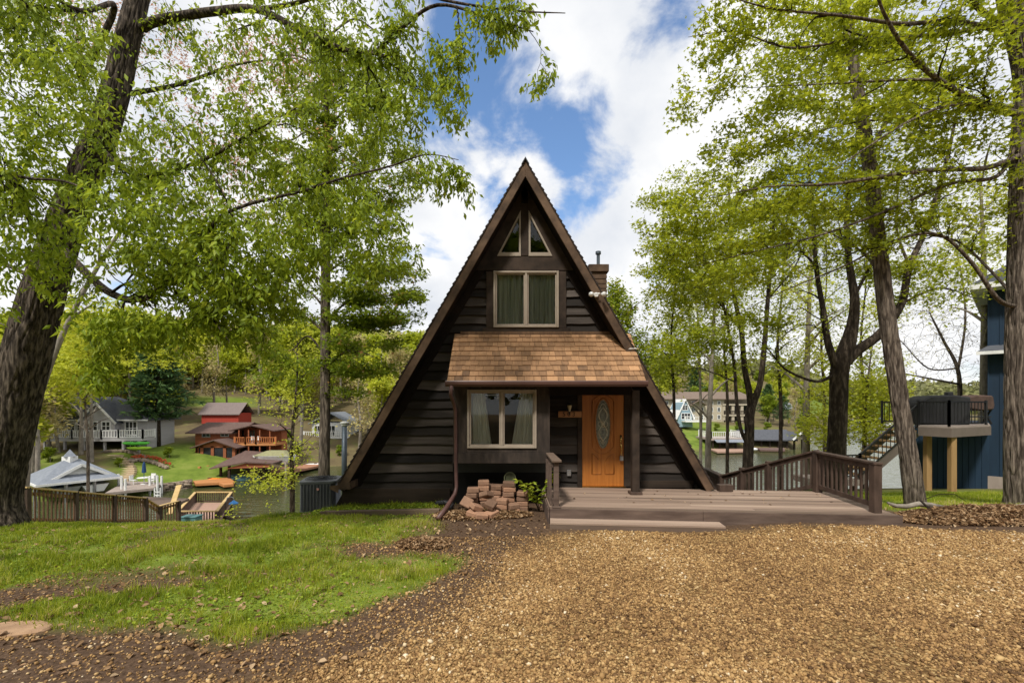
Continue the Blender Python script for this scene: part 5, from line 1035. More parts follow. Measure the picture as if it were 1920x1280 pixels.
    d = MB(); z = -7.35; q = [at(505, 893, 61), at(530, 893, 61), at(612, 885, 70), at(600, 880, 74), at(512, 884, 65)]; d.prism([(v.x, v.y, z) for v in q], (0, 0, -.3)); tag(d.build('boardwalk', mat('reddish_dock', (.40, .20, .12), (.3, .15, .09), .8, 3, bump=.1), loc=q[0]), 'reddish boardwalk along the far shore right of the brown boathouse', 'boardwalk')
    kayak('rowing_boat', 'upturned white boat lying on the shore beyond the slender trunk', m_white, at(592, 872, 70), 3.6, .1, 'boat', w=.5)
    Y = 84; t = thing('white_house', 'white house with tall balconies half hidden behind the slender left tree', 'house', at(610, 850, Y)); w = MB(); x0, x1 = (585 - CX) * Y / F, (652 - CX) * Y / F; z = lambda py: H - (py - HY) * Y / F; w.box(x0, x1, Y, Y + 7, z(860) - 2, z(792)); w.build('wall', mat('pale_grey_wall', (.55, .56, .56), (.48, .49, .49), .8, 2, bump=.02), t); r = MB(); gable(r, x0, x1, Y, Y + 7, z(792), z(774), .5, 'y'); r.build('roof', m_greyroof, t)
    for pz in (818, 846): s = MB(); s.box(x0 - .6, x1 + .3, Y - 2, Y, z(pz) - .25, z(pz)); s.build('balcony_floor', m_white, t); rail_mesh(t, [(x0 - .6, Y - 2, z(pz)), (x1 + .3, Y - 2, z(pz))], 1.0, m_white, .35)
    for (a, b, c_, d_) in ((590, 798, 600, 816), (615, 798, 628, 816), (592, 826, 604, 844), (618, 826, 634, 844)): win_part(t, a, b, c_, d_, Y - .03, .12)
boathouse_brown()
def shore_bits():
    r = random.Random(3)
    m_rock = mat('shore_rock', (.34, .27, .20), (.16, .125, .095), .95, 3, bump=.4, attr=True)
    b = MB()
    for k in range(150):
        px = r.uniform(300, 356); u = (px - CX) / F; Y = float(np.interp(u, [s[0] for s in SHORE], [s[1] for s in SHORE])) + r.uniform(-.6, .5); z = WZ + r.uniform(-.1, .75); x = u * Y; b.cur = r.random(); b.obox((x, Y, z), r.uniform(0, 3), r.uniform(.35, .8), r.uniform(.3, .6), r.uniform(.15, .32), Matrix.Rotation(r.uniform(-.3, .3), 3, 'X'))
    tag(b.build('stone_wall', m_rock, loc=at(328, 905, 55), attr=True, bevel=.04), 'low dry stone wall along the shore left of the orange dock', 'wall')
    for i, (px0, px1, Y, lab) in enumerate(((248, 318, 57.5, 'curved border of rocks with red flowers on the far lawn'), (205, 280, 59.2, 'rock edged planting bed in front of the grey house'))):
        b = MB(); f = MB(); 
        for k in range(60):
            q = k / 59; px = px0 + (px1 - px0) * q; y = Y + .9 * math.sin(q * 3.1) + r.uniform(-.25, .25); x = (px - CX) * y / F; z = hz(x, y); b.cur = r.random(); b.obox((x, y - .5, z + .1), r.uniform(0, 3), r.uniform(.25, .5), .3, .28); 
            if i == 0:
                for j in range(2): xx, yy = x + r.uniform(-.3, .3), y + r.uniform(-.1, .4); f.obox((xx, yy, z + r.uniform(.3, .6)), r.uniform(0, 3), .13, .13, .12, Matrix.Rotation(.6, 3, 'X'))
        t = thing('flower_bed', lab, 'flower bed', ((px0 + px1) / 2 * Y / F - CX * Y / F, Y, hz(((px0 + px1) / 2 - CX) * Y / F, Y))); b.build('rocks', m_rock, t, attr=True, bevel=.04)
        if i == 0: tag(f.build('flowers', mat('red_flowers', (.45, .045, .02), (.30, .09, .02), .7, 5, bump=0), t), kind='stuff')
shore_bits()
# ------------------------------------------------------------------ right: far shore and the neighbour
def right_shore():
    Y = 125; X = lambda px, y=Y: (px - CX) * y / F; Zp = lambda py, y=Y: H - (py - HY) * y / F
    t = thing('condominium', 'long beige three storey condominium with brown roof and column balconies', 'building', (X(1320), Y, Zp(800))); w = MB(); w.box(X(1235), X(1358), Y, Y + 12, Zp(800) - 3, Zp(749)); w.box(X(1358), X(1412), Y + 3, Y + 12, Zp(800) - 3, Zp(749)); w.build('wall', m_beige, t)
    r = MB(); r.prism([(X(1228), Y - 1, Zp(749)), (X(1414), Y - 1, Zp(749)), (X(1408), Y + 6, Zp(735)), (X(1236), Y + 6, Zp(735))], (0, 0, .25)); gable(r, X(1295), X(1318), Y - 1.2, Y + 3, Zp(758), Zp(751), .5, 'y'); r.build('roof', mat('tan_brown_roof', (.20, .15, .115), (.15, .11, .085), .9, 2, bump=.1), t)
    for px in (1357, 1374, 1391, 1408): c = MB(); c.box(X(px) - .35, X(px) + .35, Y - .2, Y + .5, Zp(800) - 2, Zp(757)); c.build('column', m_beige, t)
    for pz in (757, 777, 795): f = MB(); f.box(X(1354), X(1411), Y - .4, Y + 3, Zp(pz) - .4, Zp(pz)); f.build('balcony_floor', m_beige, t)
    for pz in (777, 795): rail_mesh(t, [(X(1357), Y - .3, Zp(pz)), (X(1410), Y - .3, Zp(pz))], 1, m_trim, .4)
    for px in (1250, 1264, 1282, 1300, 1316, 1334, 1348):
        for (a, b) in ((752, 758), (764, 771), (778, 785)): win_part(t, px - 2.4, a, px + 2.4, b, Y - .05, .12, 1, 0)
    for px in (1365, 1382, 1400):
        for (a, b) in ((760, 774), (780, 793)): win_part(t, px - 6, a, px + 6, b, Y + 2.9, .12, 1, 0, m_trim)
    Y = 112; t = thing('blue_cottage', 'small pale blue steep roofed cottage in front of the condominium', 'house', (X(1285, Y), Y, Zp(795, Y))); w = MB(); x0, xm, x1 = X(1270, Y), X(1285, Y), X(1299, Y); w.prism([(x0, Y, Zp(800, Y)), (x1, Y, Zp(800, Y)), (x1 - .3, Y, Zp(775, Y)), (xm + .6, Y, Zp(754, Y)), (xm - .6, Y, Zp(754, Y)), (x0 + .3, Y, Zp(775, Y))], (0, 7, 0)); w.build('wall', m_ltblue, t)
    r = MB(); 
    for s, xe in ((-1, x0 - .2), (1, x1 + .2)): r.prism([(xe, Y - .4, Zp(786, Y)), (xm, Y - .4, Zp(750, Y)), (xm, Y - .4, Zp(750, Y) + .3), (xe - .3 * -s, Y - .4, Zp(786, Y))], (0, 8, 0))
    r.build('roof', m_white, t); win_part(t, 1280, 760, 1289, 768, Y - .03, .12); win_part(t, 1278, 775, 1294, 785, Y - .03, .12, 2)
    d = MB(); d.box(x0 + 1, X(1320, Y), Y - 2.5, Y, Zp(788, Y) - .3, Zp(788, Y)); d.build('balcony_floor', m_white, t); rail_mesh(t, [(x0 + 1, Y - 2.5, Zp(788, Y)), (X(1320, Y), Y - 2.5, Zp(788, Y))], 1, m_white, .4)
    Y = 96; t = thing('flat_boathouse', 'flat roofed boathouse topped with a white railed sun deck', 'boathouse', (X(1365, Y), Y, WZ)); r = MB(); x0, x1 = X(1334, Y), X(1398, Y); r.box(x0 - .5, x1 + .5, Y - .5, Y + 7, Zp(822, Y) - .35, Zp(822, Y)); r.build('roof_deck', m_greydeck, t); rail_mesh(t, [(x0, Y, Zp(821, Y)), (x1, Y, Zp(821, Y)), (x1, Y + 6.5, Zp(821, Y))], 1.3, m_white, .45); rail_mesh(t, [(x0, Y + 6.5, Zp(821, Y)), (x0, Y, Zp(821, Y))], 1.3, m_white, .45, 'side_railing')
    a = MB(); a.prism([(x0 + .3, Y - .6, Zp(823, Y)), (x1 + .4, Y - .6, Zp(823, Y)), (x1 + .4, Y - 1.9, Zp(827, Y)), (x0 + .3, Y - 1.9, Zp(827, Y))], (0, 0, -.1)); a.build('awning', m_greyroof, t)
    for px in (1337, 1350, 1362, 1380, 1396): s = MB(); s.box(X(px, Y) - .15, X(px, Y) + .15, Y, Y + .3, WZ - 1, Zp(825, Y)); s.build('post', m_trim, t)
    s = MB(); s.box(X(1358, Y), x1, Y + 4, Y + 4.2, WZ, Zp(825, Y)); s.build('back_wall', m_trim, t)
    d = MB(); d.prism([(X(1330, 95), 95, -7.5), (X(1345, 89), 89, -7.5), (X(1393, 90), 90, -7.5), (X(1396, 96), 96, -7.5)], (0, 0, -.3)); tag(d.build('timber_dock', mat('pinkish_dock', (.40, .26, .19), (.3, .19, .14), .85, 2, bump=.1), loc=(X(1360, 92), 92, -7.8)), 'pinkish plank dock in front of the flat roofed boathouse', 'dock')
    Y = 99; t = thing('dark_boathouse', 'long dark roofed boathouse with white trimmed gable on the far shore', 'boathouse', (X(1460, Y), Y, WZ)); r = MB(); x0, x1 = X(1400, Y), X(1492, Y); r.prism([(x0, Y - .8, Zp(825, Y)), (x1, Y - .8, Zp(826, Y)), (x1 + .3, Y + 4, Zp(809, Y)), (x0, Y + 4, Zp(809, Y))], (0, 0, .25)); r.prism([(x0, Y + 4, Zp(809, Y)), (x1, Y + 4, Zp(809, Y)), (x1, Y + 9, Zp(822, Y)), (x0, Y + 9, Zp(822, Y))], (0, 0, .25)); gable(r, X(1478, Y), X(1506, Y), Y - 1.5, Y + 6, Zp(822, Y), Zp(810.5, Y), .4, 'y'); ro = r.build('roof', m_darkroof, t)
    f = MB(); xa, xb = X(1476, Y), X(1509, Y); xm = (xa + xb) / 2
    for xe in (xa, xb): f.beam((xe, Y - 2.0, Zp(823, Y)), (xm, Y - 2.0, Zp(809.6, Y)), .1, .38)
    f.build('white_trim', m_white, ro); g = MB(); g.prism([(xa + .6, Y - 1.3, Zp(822, Y)), (xb - .6, Y - 1.3, Zp(822, Y)), (xm, Y - 1.3, Zp(812, Y))], (0, .15, 0)); g.build('gable_wall', m_beige, t)
    for px in (1412, 1428, 1444, 1460, 1476, 1490, 1505): s = MB(); s.box(X(px, Y) - .16, X(px, Y) + .16, Y, Y + .3, WZ - 1, Zp(824, Y)); s.build('post', m_trim, t)
    s = MB(); s.box(x0, X(1505, Y), Y + 6, Y + 6.2, WZ, Zp(824, Y)); s.build('back_wall', m_trim, t)
    d = MB(); d.prism([(X(1416, 97), 97, -7.5), (X(1425, 93), 93, -7.5), (X(1472, 92), 92, -7.5), (X(1470, 97), 97, -7.5)], (0, 0, -.3)); tag(d.build('timber_dock', m_brroof, loc=(X(1440, 94), 94, -7.8)), 'brown plank dock in front of the dark roofed boathouse', 'dock')
    kayak('jet_ski', 'small white and purple water scooter moored between the two far boathouses', m_white, at(1411, 842, 93), 2.6, .3, 'water scooter', w=.5)
    for i, (px, py, wpx, Y, lab) in enumerate(((1600, 800, 70, 215, 'white roofed boat shelter far across the lake behind the leaves'), (1665, 806, 50, 190, 'long pale pontoon boat far out on the lake left of the leaning tree'), (1478, 770, 22, 165, 'distant white house among trees right of the condominium'))):
        x0, x1 = X(px - wpx / 2, Y), X(px + wpx / 2, Y); zb = Zp(py + 9, Y); zt = Zp(py - 4, Y); t = thing('pontoon_boat' if i == 1 else 'distant_house' if i == 2 else 'boat_shelter', lab, 'boat' if i == 1 else 'house' if i == 2 else 'boathouse', ((x0 + x1) / 2, Y, zb)); w = MB()
        if i == 1: zb = WZ; w.box(x0, x1, Y, Y + 3, zb + .4, zb + 1.4); w.build('hull', m_white, t); w = MB(); w.box(x0 + 2, x1 - 4, Y, Y + 3, zb + 3.3, zb + 3.6); w.build('canopy', m_ltblue, t)
        else: w.box(x0, x1, Y, Y + 8, min(zb, WZ) - 1 if i == 0 else zb - 5, zt); w.build('wall', m_white, t); r = MB(); gable(r, x0, x1, Y, Y + 8, zt, zt + 2.2, .6, 'x'); r.build('roof', m_greyroof, t)
right_shore()
def neighbour():
    Y = 17.5; X = lambda px, y=Y: (px - CX) * y / F; Zp = lambda py, y=Y: H - (py - HY) * y / F
    t = thing('blue_house', 'navy blue board and batten house at the right edge behind the trunk', 'house', (18.5, Y, -1)); w = MB(); w.prism([(15.95, 18.1, -5), (18.3, 17.45, -5), (27, 25.2, -5), (24.6, 27.6, -5)], (0, 0, 6.05)); U = [(18.3, 17.5), (22.8, 12.7), (31.5, 20.5), (27.2, 25.5)]; w.prism([(x, y, -1.6) for x, y in U], (0, 0, Zp(545) + 1.6)); w.build('wall', m_blue, t)
    b = MB()
    dl = Vector((2.35, -.65, 0)).normalized(); nl = Vector((dl.y, -dl.x, 0))
    for k in range(12): q = Vector((15.97, 18.1, 0)) + dl * k * .2 + nl * .012; b.obox((q.x, q.y, -1), math.atan2(dl.y, dl.x), .035, .024, 4)
    d_ = Vector((4.5, -4.8, 0)).normalized(); nn = Vector((d_.y, -d_.x, 0)).normalized()
    for k in range(20): q = Vector((18.3, 17.5, 0)) + d_ * (.02 + k * .32) + nn * .015; b.obox((q.x, q.y, (Zp(545) - 1.3) / 2), math.atan2(d_.y, d_.x), .05, .03, Zp(545) + 1.3)
    b.build('battens', m_blue, t)
    r = MB(); ze = Zp(543); up = Vector((0, 0, 1)); a0, a1, a2, a3 = (Vector((x, y, ze)) for x, y in U); cen = (a0 + a1 + a2 + a3) / 4; O = [p + (p - cen).normalized() * .85 for p in (a0, a1, a2, a3)]; R0 = (O[0] + O[1]) / 2 + (O[3] - O[0]) * .28 + up * 3.0; R1 = (O[2] + O[3]) / 2 - (O[3] - O[0]) * .28 + up * 3.0
    for poly in ([O[0], O[1], R0], [O[1], O[2], R1, R0], [O[2], O[3], R1], [O[3], O[0], R0, R1]): r.prism(poly, (0, 0, .16))
    ro = r.build('roof', mat('charcoal_shingle', (.075, .08, .09), (.045, .048, .055), .9, 10, bump=.3), t)
    g = MB(); g.beam(O[0] + up * .04, O[1] + up * .04, .1, .2); g.beam(O[3] + up * .04, O[0] + up * .04, .1, .2); g.build('gutter', m_white, ro); s = MB(); s.prism([p - up * .07 for p in O], (0, 0, .03)); s.build('soffit_board', m_white, ro)
    zs = Zp(663); q0, q1 = Vector((18.3, 17.5, zs)), Vector((22.8, 12.7, zs)); r = MB(); r.prism([q0 + nn * .5 - d_ * .3, q1 + nn * .5, q1 + up * .26, q0 + up * .26], (0, 0, .05)); r.build('skirt_roof', m_darkroof, t); g = MB(); g.beam(q0 + nn * .53 - d_ * .3, q1 + nn * .53, .06, .12); g.build('skirt_gutter', m_white, t)
    f = MB(); f.beam(Vector((18.3, 17.5, -1.2)) + nn * .04, Vector((22.8, 12.7, -1.2)) + nn * .04, .05, .9); f.build('foundation', m_greydeck, t)
    # balcony deck on posts
    t = thing('neighbour_deck', 'grey raised deck on tan posts with black metal railing beside the blue house', 'deck', (15, 16, -.9)); zf = 1.28
    d = MB(); pts = [(X(1722, 15.6), 15.6, zf), (X(1783, 14.75), 14.75, zf), (X(1857, 15.9), 15.9, zf), (X(1853), Y, zf), (X(1722, 17.5), 17.5, zf)]; d.prism(pts, (0, 0, -.05)); d.build('deck_boards', m_greydeck, t); f = MB()
    for a, b in zip(pts[:3], pts[1:3] + [pts[3]]): a, b = Vector(a), Vector(b); f.beam(a - Vector((0, 0, .2)), b - Vector((0, 0, .2)), .04, .3)
    f.build('fascia', mat('grey_brown_fascia', (.19, .15, .13), (.15, .12, .10), .7, 3, bump=.05), t)
    for px, y in ((1739, 15.75), (1785, 15.0)): p = MB(); x = X(px, y); p.box(x - .09, x + .09, y - .08, y + .08, -1.6, zf - .36); p.build('post', m_post, t, bevel=.008)
    def blackrail(a, b, n, parent, posts=True):
        a, b = Vector(a), Vector(b); up = Vector((0, 0, 1)); r_ = MB(); r_.beam(a + up * .80, b + up * .80, .05, .05); r_.beam(a + up * .08, b + up * .08, .03, .04); r_.build('rail', m_black, parent); 
        for k in range(n): q = a.lerp(b, (k + .5) / n); s = MB(); s.box(q.x - .009, q.x + .009, q.y - .009, q.y + .009, q.z + .08, q.z + .8); s.build('baluster', m_black, parent)
        for q in (a, b): s = MB(); s.box(q.x - .028, q.x + .028, q.y - .028, q.y + .028, q.z, q.z + .86); s.build('rail_post', m_black, parent)
    P = [Vector(p) for p in pts]; blackrail(P[0] + Vector((.05, .05, 0)), P[1] + Vector((0, .06, 0)), 9, t); blackrail(P[1] + Vector((0, .06, 0)), P[2] + Vector((-.1, 0.05, 0)), 11, t); blackrail(P[0] + Vector((.05, 1.6, 0)), P[0] + Vector((2.4, 1.7, 0)), 12, t)
    t = thing('neighbour_stairs', 'grey stairs with black handrail descending left from the raised deck', 'stairs', (12.2, 15.5, -1)); a, b = Vector((X(1720, 15.7), 15.75, zf - .1)), Vector((X(1612, 15.7), 15.75, -.55)); s = MB()
    for w_ in (0, 1.0): s.beam(a + Vector((0, w_, -.15)), b + Vector((0, w_, -.15)), .05, .30); 
    s.build('stringer', mat('grey_brown_stringer', (.19, .15, .13), (.15, .12, .10), .7, 3, bump=.05), t); s = MB()
    for k in range(9): q = a.lerp(b, (k + .5) / 9); s.box(q.x - .14, q.x + .14, q.y, q.y + 1, q.z - .03, q.z + .02)
    s.build('treads', m_post, t); blackrail(a + Vector((0, -.05, 0)), b + Vector((0, -.05, 0)), 14, t); blackrail(b + Vector((0, -.05, 0)), b + Vector((-1.3, 0, -.05)), 8, t); q = MB(); l = b + Vector((-.7, .5, 0)); q.box(l.x - .9, l.x + .7, l.y - .6, l.y + .6, l.z - .25, l.z - .05); q.build('landing', m_greydeck, t)
    for (dx, dy) in ((-.5, -.4), (.6, -.4)): q = MB(); q.box(l.x + dx - .08, l.x + dx + .08, l.y + dy - .08, l.y + dy + .08, -4, l.z - .25); q.build('post', m_trim, t)
    q = MB(); q.beam(b + Vector((.4, 0, -.3)), Vector((X(1720, 15.7), 15.9, -3.2)), .05, .3); q.build('lower_stringer', m_trim, t)
    c = Vector((X(1757, 16.3), 16.3, zf)); g = thing('covered_grill', 'large barbecue under a black cover on the raised deck', 'barbecue', c); m_cov = mat('black_cover', (.035, .035, .037), (.018, .018, .02), .75, 5, (1, 1, .3), .7); b = MB(); w0 = .86
    prof = [(-w0, 0), (-w0 * 1.02, .3), (-w0 * 1.05, .72), (-w0 * .92, .90), (-.55, 1.02), (.3, 1.05), (.62, 1.0), (w0, .98), (w0, 0)]
    b.prism([c + Vector((x, -.38, z)) for x, z in prof], (0, .76, 0)); b.build('cover', m_cov, g, bevel=.05); b = MB(); b.box(c.x + .32, c.x + .52, c.y - .1, c.y + .1, c.z + 1.03, c.z + 1.16); b.build('cover_top', m_cov, g, bevel=.03)
    c = Vector((X(1828, 16.6), 16.6, zf)); g = thing('smoker_grill', 'smaller barrel grill under a brown cover beside the blue wall', 'barbecue', c); b = MB(); b.prism([c + Vector((x, -.27, z)) for x, z in ((-.5, .55), (-.56, .74), (-.44, 1.0), (-.2, 1.06), (.42, 1.03), (.48, .7), (.44, .52), (0, .48))], (0, .54, 0)); b.build('cover', mat('brown_cover', (.10, .062, .05), (.06, .038, .031), .85, 5, (1, 1, .4), .6), g, bevel=.05); b = MB()
    for sx in (-.45, .45): b.beam(c + Vector((sx, -.2, .65)), c + Vector((sx * .8, .1, 0)), .05, .05); b.beam(c + Vector((sx, .2, .65)), c + Vector((sx * 1.1, -.1, 0)), .05, .05)
    b.box(c.x - .4, c.x + .4, c.y - .2, c.y + .2, c.z + .25, c.z + .29); b.build('stand', m_black, g)
neighbour()
# ------------------------------------------------------------------ trees
def smooth_path(pts, rad, k=6):
    P = [Vector(p) for p in pts]; n = len(P); out = []; ro = []
    for i in range(n - 1):
        p0, p1, p2, p3 = P[max(i - 1, 0)], P[i], P[i + 1], P[min(i + 2, n - 1)]
        for j in range(k):
            t = j / k; out.append(.5 * ((2 * p1) + (p2 - p0) * t + (2 * p0 - 5 * p1 + 4 * p2 - p3) * t * t + (3 * p1 - p0 - 3 * p2 + p3) * t ** 3)); ro.append(rad[i] + (rad[i + 1] - rad[i]) * t)
    return out + [P[-1]], ro + [rad[-1]]
def bark_tube(mb, pts, rad, n=28, rough=.06, seed=0, flare=0):
    """thick limb with an uneven, ridged outline"""
    r = np.random.RandomState(seed); m = len(pts); ph = r.uniform(0, 6.28, 8); b0 = len(mb.v); mb.tube(pts, rad, n)
    for i in range(m):
        c = Vector(pts[i])
        for k in range(n):
            q = Vector(mb.v[b0 + i * n + k]); a = 2 * math.pi * k / n
            f = 1 + rough * (.55 * math.sin(2 * a + ph[0] + i * .13) + .35 * math.sin(5 * a + ph[1] + i * .3) + .3 * math.sin(9 * a + ph[2] + i * .21)) + r.uniform(-.35, .35) * rough
            if flare and i < 8: f *= 1 + flare * (1 - i / 8) ** 2.2 * (.65 + .5 * math.sin(3 * a + ph[3]) + .25 * math.sin(5 * a + ph[4]))
            mb.v[b0 + i * n + k] = tuple(c + (q - c) * f)
def bark_skin(mb, pts, rad, n, seed=0, flare=0, depth=.05):
    """the trunk of a near tree: close rings with long furrows and ridges cut into the surface"""
    r = np.random.RandomState(seed); m = len(pts); ph = r.uniform(0, 6.28, 8); P = np.array([tuple(p) for p in pts]); b0 = len(mb.v); mb.tube(pts, rad, n); V = np.array(mb.v[b0:]).reshape(m, n, 3)
    s = np.concatenate([[0], np.cumsum(np.linalg.norm(np.diff(P, axis=0), axis=1))])[:, None]; a = (2 * np.pi * np.arange(n) / n)[None]; R0 = np.array(rad)[:, None]; arc = a * R0.mean()
    def tile(f, cell, lz, sd):      # noise that closes round the trunk
        w = a / (2 * np.pi); L0 = vnoise(arc + s * 0, s * cell / lz, cell, sd); L1 = vnoise(arc - 2 * np.pi * R0.mean() + s * 0, s * cell / lz, cell, sd); k = sstep(.85, 1, w); return L0 * (1 - k) + L1 * k
    big = .035 * np.sin(2 * a + ph[0] + s * .5) + .025 * np.sin(3 * a + ph[1] - s * .7) + .02 * np.sin(5 * a + ph[2] + s * .4)
    wob = tile(0, .35, 1.2, seed + 3) * .03; ridge = np.abs(tile(0, .055, .42, seed + 1) + .5 * tile(0, .03, .25, seed + 2)); d = -(np.clip(.22 - ridge, 0, 1) / .22) ** 1.5
    rough = r.uniform(-.5, .5, (m, n)) * .006
    f = 1 + big + wob + d * depth / np.maximum(R0, .2) * .6 + rough
    if flare: f = f * (1 + flare * np.clip(1 - s / .9, 0, 1) ** 2.2 * (.6 + .5 * np.sin(3 * a + ph[3]) + .35 * np.sin(5 * a + ph[4])))
    V = P[:, None] + (V - P[:, None]) * f[..., None]; mb.v[b0:] = [tuple(v) for v in V.reshape(-1, 3)]
def grow(paths, targets, up_bias=.0, r0=.014, seed=0, sag=0.0, seg=5, wob=.12, rmin=.0028, link=.55):
    """join every target to the nearest point of the growing skeleton by a bent twig"""
    r = np.random.RandomState(seed); SP = []; SR = []; SD = []
    for pts, rad in paths:
        for i, p in enumerate(pts):
            d = Vector(pts[min(i + 1, len(pts) - 1)]) - Vector(pts[max(i - 1, 0)]); d = d.normalized() if d.length > 0 else Vector((0, 0, 1)); SP.append(tuple(p)); SR.append(rad[i]); SD.append(tuple(d))
    cap = len(SP) + len(targets) * seg + 10; P = np.zeros((cap, 3)); P[:len(SP)] = SP; Rr = np.zeros(cap); Rr[:len(SP)] = SR; D = np.zeros((cap, 3)); D[:len(SP)] = SD; n = len(SP); twigs = []
    T = np.asarray(targets); d0 = np.full(len(T), 1e9)
    for i in range(0, n, 400): d0 = np.minimum(d0, np.linalg.norm(T[:, None] - P[None, i:min(i + 400, n)], axis=2).min(1))
    for t in T[np.argsort(d0)]:
        dv = t - P[:n]; dist = np.linalg.norm(dv, axis=1); cosv = (dv * D[:n]).sum(1) / (dist + 1e-6)
        cost = dist * (1.25 - link * cosv) + up_bias * np.maximum(-dv[:, 2], 0) + .02 / (Rr[:n] + .01) * .3
        j = int(np.argmin(cost)); p0 = P[j]; L_ = dist[j]
        if L_ < .05: continue
        ctrl = p0 + D[j] * L_ * .38 + dv[j] * .18 + r.randn(3) * L_ * wob * .5
        ra = min(Rr[j] * .75, r0 * (.45 + .55 * L_)); rb = max(rmin, ra * .35); k = np.linspace(0, 1, seg + 1)[:, None]
        pts = (1 - k) ** 2 * p0 + 2 * k * (1 - k) * ctrl + k * k * t; pts[1:-1] += r.randn(seg - 1, 3) * L_ * wob * .12
        if sag: pts[:, 2] -= sag * L_ * (k[:, 0] ** 2) * .5
        rad = np.linspace(max(ra, rb), rb, seg + 1); twigs.append((pts, rad))
        P[n:n + seg] = pts[1:]; Rr[n:n + seg] = rad[1:]; dd = np.diff(pts, axis=0); D[n:n + seg] = dd / (np.linalg.norm(dd, axis=1)[:, None] + 1e-9); n += seg
    return twigs
def twig_mesh(twigs, sides=4):
    Vs = []; Fs = []; b = 0; ang = 2 * np.pi * np.arange(sides) / sides
    for pts, rad in twigs:
        m = len(pts); d = np.gradient(pts, axis=0); d /= (np.linalg.norm(d, axis=1)[:, None] + 1e-9); ref = np.array([.37, .61, .7]); a = np.cross(d, ref); a /= (np.linalg.norm(a, axis=1)[:, None] + 1e-9); c = np.cross(d, a)
        V = pts[:, None] + rad[:, None, None] * (np.cos(ang)[None, :, None] * a[:, None] + np.sin(ang)[None, :, None] * c[:, None]); Vs.append(V.reshape(-1, 3))
        i = np.arange(m - 1)[:, None] * sides; k = np.arange(sides)[None]; k2 = (k + 1) % sides; Fs.append(np.stack([i + k, i + k2, i + k2 + sides, i + k + sides], -1).reshape(-1, 4) + b); b += m * sides
    return np.concatenate(Vs), np.concatenate(Fs)
def leaves_on(twigs, per, size, spread=.06, droop=.3, along=.45, lo=.25, wid=.5, kind=0, seed=0, tone=None, flat=.6):
    r = np.random.RandomState(seed); A0 = np.array([t[0] for t in twigs]); n, m, _ = A0.shape; idx = np.repeat(np.arange(n), per); f = (lo + (1 - lo) * r.rand(len(idx))) * (m - 1); i = np.minimum(f.astype(int), m - 2); w = (f - i)[:, None]
    P = A0[idx, i] * (1 - w) + A0[idx, i + 1] * w; d = A0[idx, i + 1] - A0[idx, i]; d /= (np.linalg.norm(d, axis=1)[:, None] + 1e-9)
    P = P + r.randn(len(idx), 3) * spread; A = d * along + r.randn(len(idx), 3) * .55; A[:, 2] = A[:, 2] * .6 - droop
    S = size * r.uniform(.6, 1.3, len(idx)); Nn = r.randn(len(idx), 3) * flat + np.array([0, 0, 1.0])
    V, T, k = leaf_mesh(P, A, S, wid, Nn, kind); c = np.clip(np.repeat(r.uniform(.15, .75, n), per) * .5 + r.rand(len(idx)) * .5 + (tone(P) if tone is not None else 0), 0, 1)
    return V, T, np.repeat(c, k)
def limbs_mesh(paths, mb=None, n=12, rough=.05, seed=0):
    mb = mb or MB()
    for k, (p, r) in enumerate(paths): bark_tube(mb, p, r, n, rough, seed + k)
    return mb
def volume(ells, n, seed=0, outline=None):
    """sample points in ellipsoids (centre, radii, weight)"""
    r = np.random.RandomState(seed); w = np.array([e[2] for e in ells], float); w /= w.sum(); out = []
    for e, k in zip(ells, r.multinomial(n, w)):
        q = r.randn(k, 3); q /= np.linalg.norm(q, axis=1)[:, None]; q *= (r.rand(k, 1) ** .42); out.append(np.array(e[0]) + q * np.array(e[1]))
    return np.concatenate(out)
def sky_gap(P, cell, thr, seed):
    """thin the crown in soft cells so that sky shows through in gaps"""
    v = vnoise(P[:, 0] + P[:, 1] * .37, P[:, 2] * 1.5 + P[:, 1] * .23, cell, seed); return P[v > thr]
def layered(P, L_, seed, sl=.18):
    # maple sprays: leaves gather in thin, gently tilted shelves with air between them
    ph = (vnoise(P[:, 0], P[:, 1], 1.9, seed) * 1.6 + vnoise(P[:, 0], P[:, 1], .7, seed + 1) * .5) * L_ + P[:, 0] * sl * .5; z = P[:, 2] + ph; k = np.round(z / L_) * L_
    out = P.copy(); out[:, 2] = k + (z - k) * .28 - ph; return out
def E(px, py, Y, rx, ry, rz, w=None): c = at(px, py, Y); return ((c.x, c.y, c.z), (rx * Y / F, ry, rz * Y / F), w if w is not None else rx * rz)
def tree(name, label, base, trunk, limbs, bark, targets, leaf, group=None, per=12, size=.1, grow_kw={}, leaf_kw={}, trunk_n=30, rough=.05, flare=.35, extra=None, coarse=None, cat='tree'):
    t = thing(name, label, cat, base, group); pts, rad = smooth_path(*trunk); m = MB(); paths = [(pts, rad)]
    if trunk_n >= 60: bark_skin(m, *smooth_path(*trunk, 34), 150, len(label), flare)
    else: bark_tube(m, pts, rad, trunk_n, rough, len(label), flare)
    L_ = [smooth_path(*l) for l in limbs]
    for k, (p, r) in enumerate(L_): bark_tube(m, p, r, 12, .06, k + 3)
    m.build('trunk', bark, t, smooth=True); paths += L_
    tw = []
    if coarse is not None:
        c = grow(paths, coarse, r0=grow_kw.get('r0', .014) * 2.3, up_bias=grow_kw.get('up_bias', 0), seed=5, wob=.22, seg=7, link=.75); paths = paths + [([Vector(q) for q in p], list(r)) for p, r in c]; V, Fq = twig_mesh(c, 6); tag(link_mesh('branches', V, Fq, m_twig, t, smooth=True), kind='stuff')
    tw = grow(paths, targets, **grow_kw); V, Fq = twig_mesh(tw, 4); tag(link_mesh('twigs', V, Fq, m_twig, t, smooth=True), kind='stuff')
    V, T, c = leaves_on(tw, per, size, **leaf_kw); link_mesh('crown', V, T, leaf, t, attr=c)
    if extra: extra(t, tw)
    return t
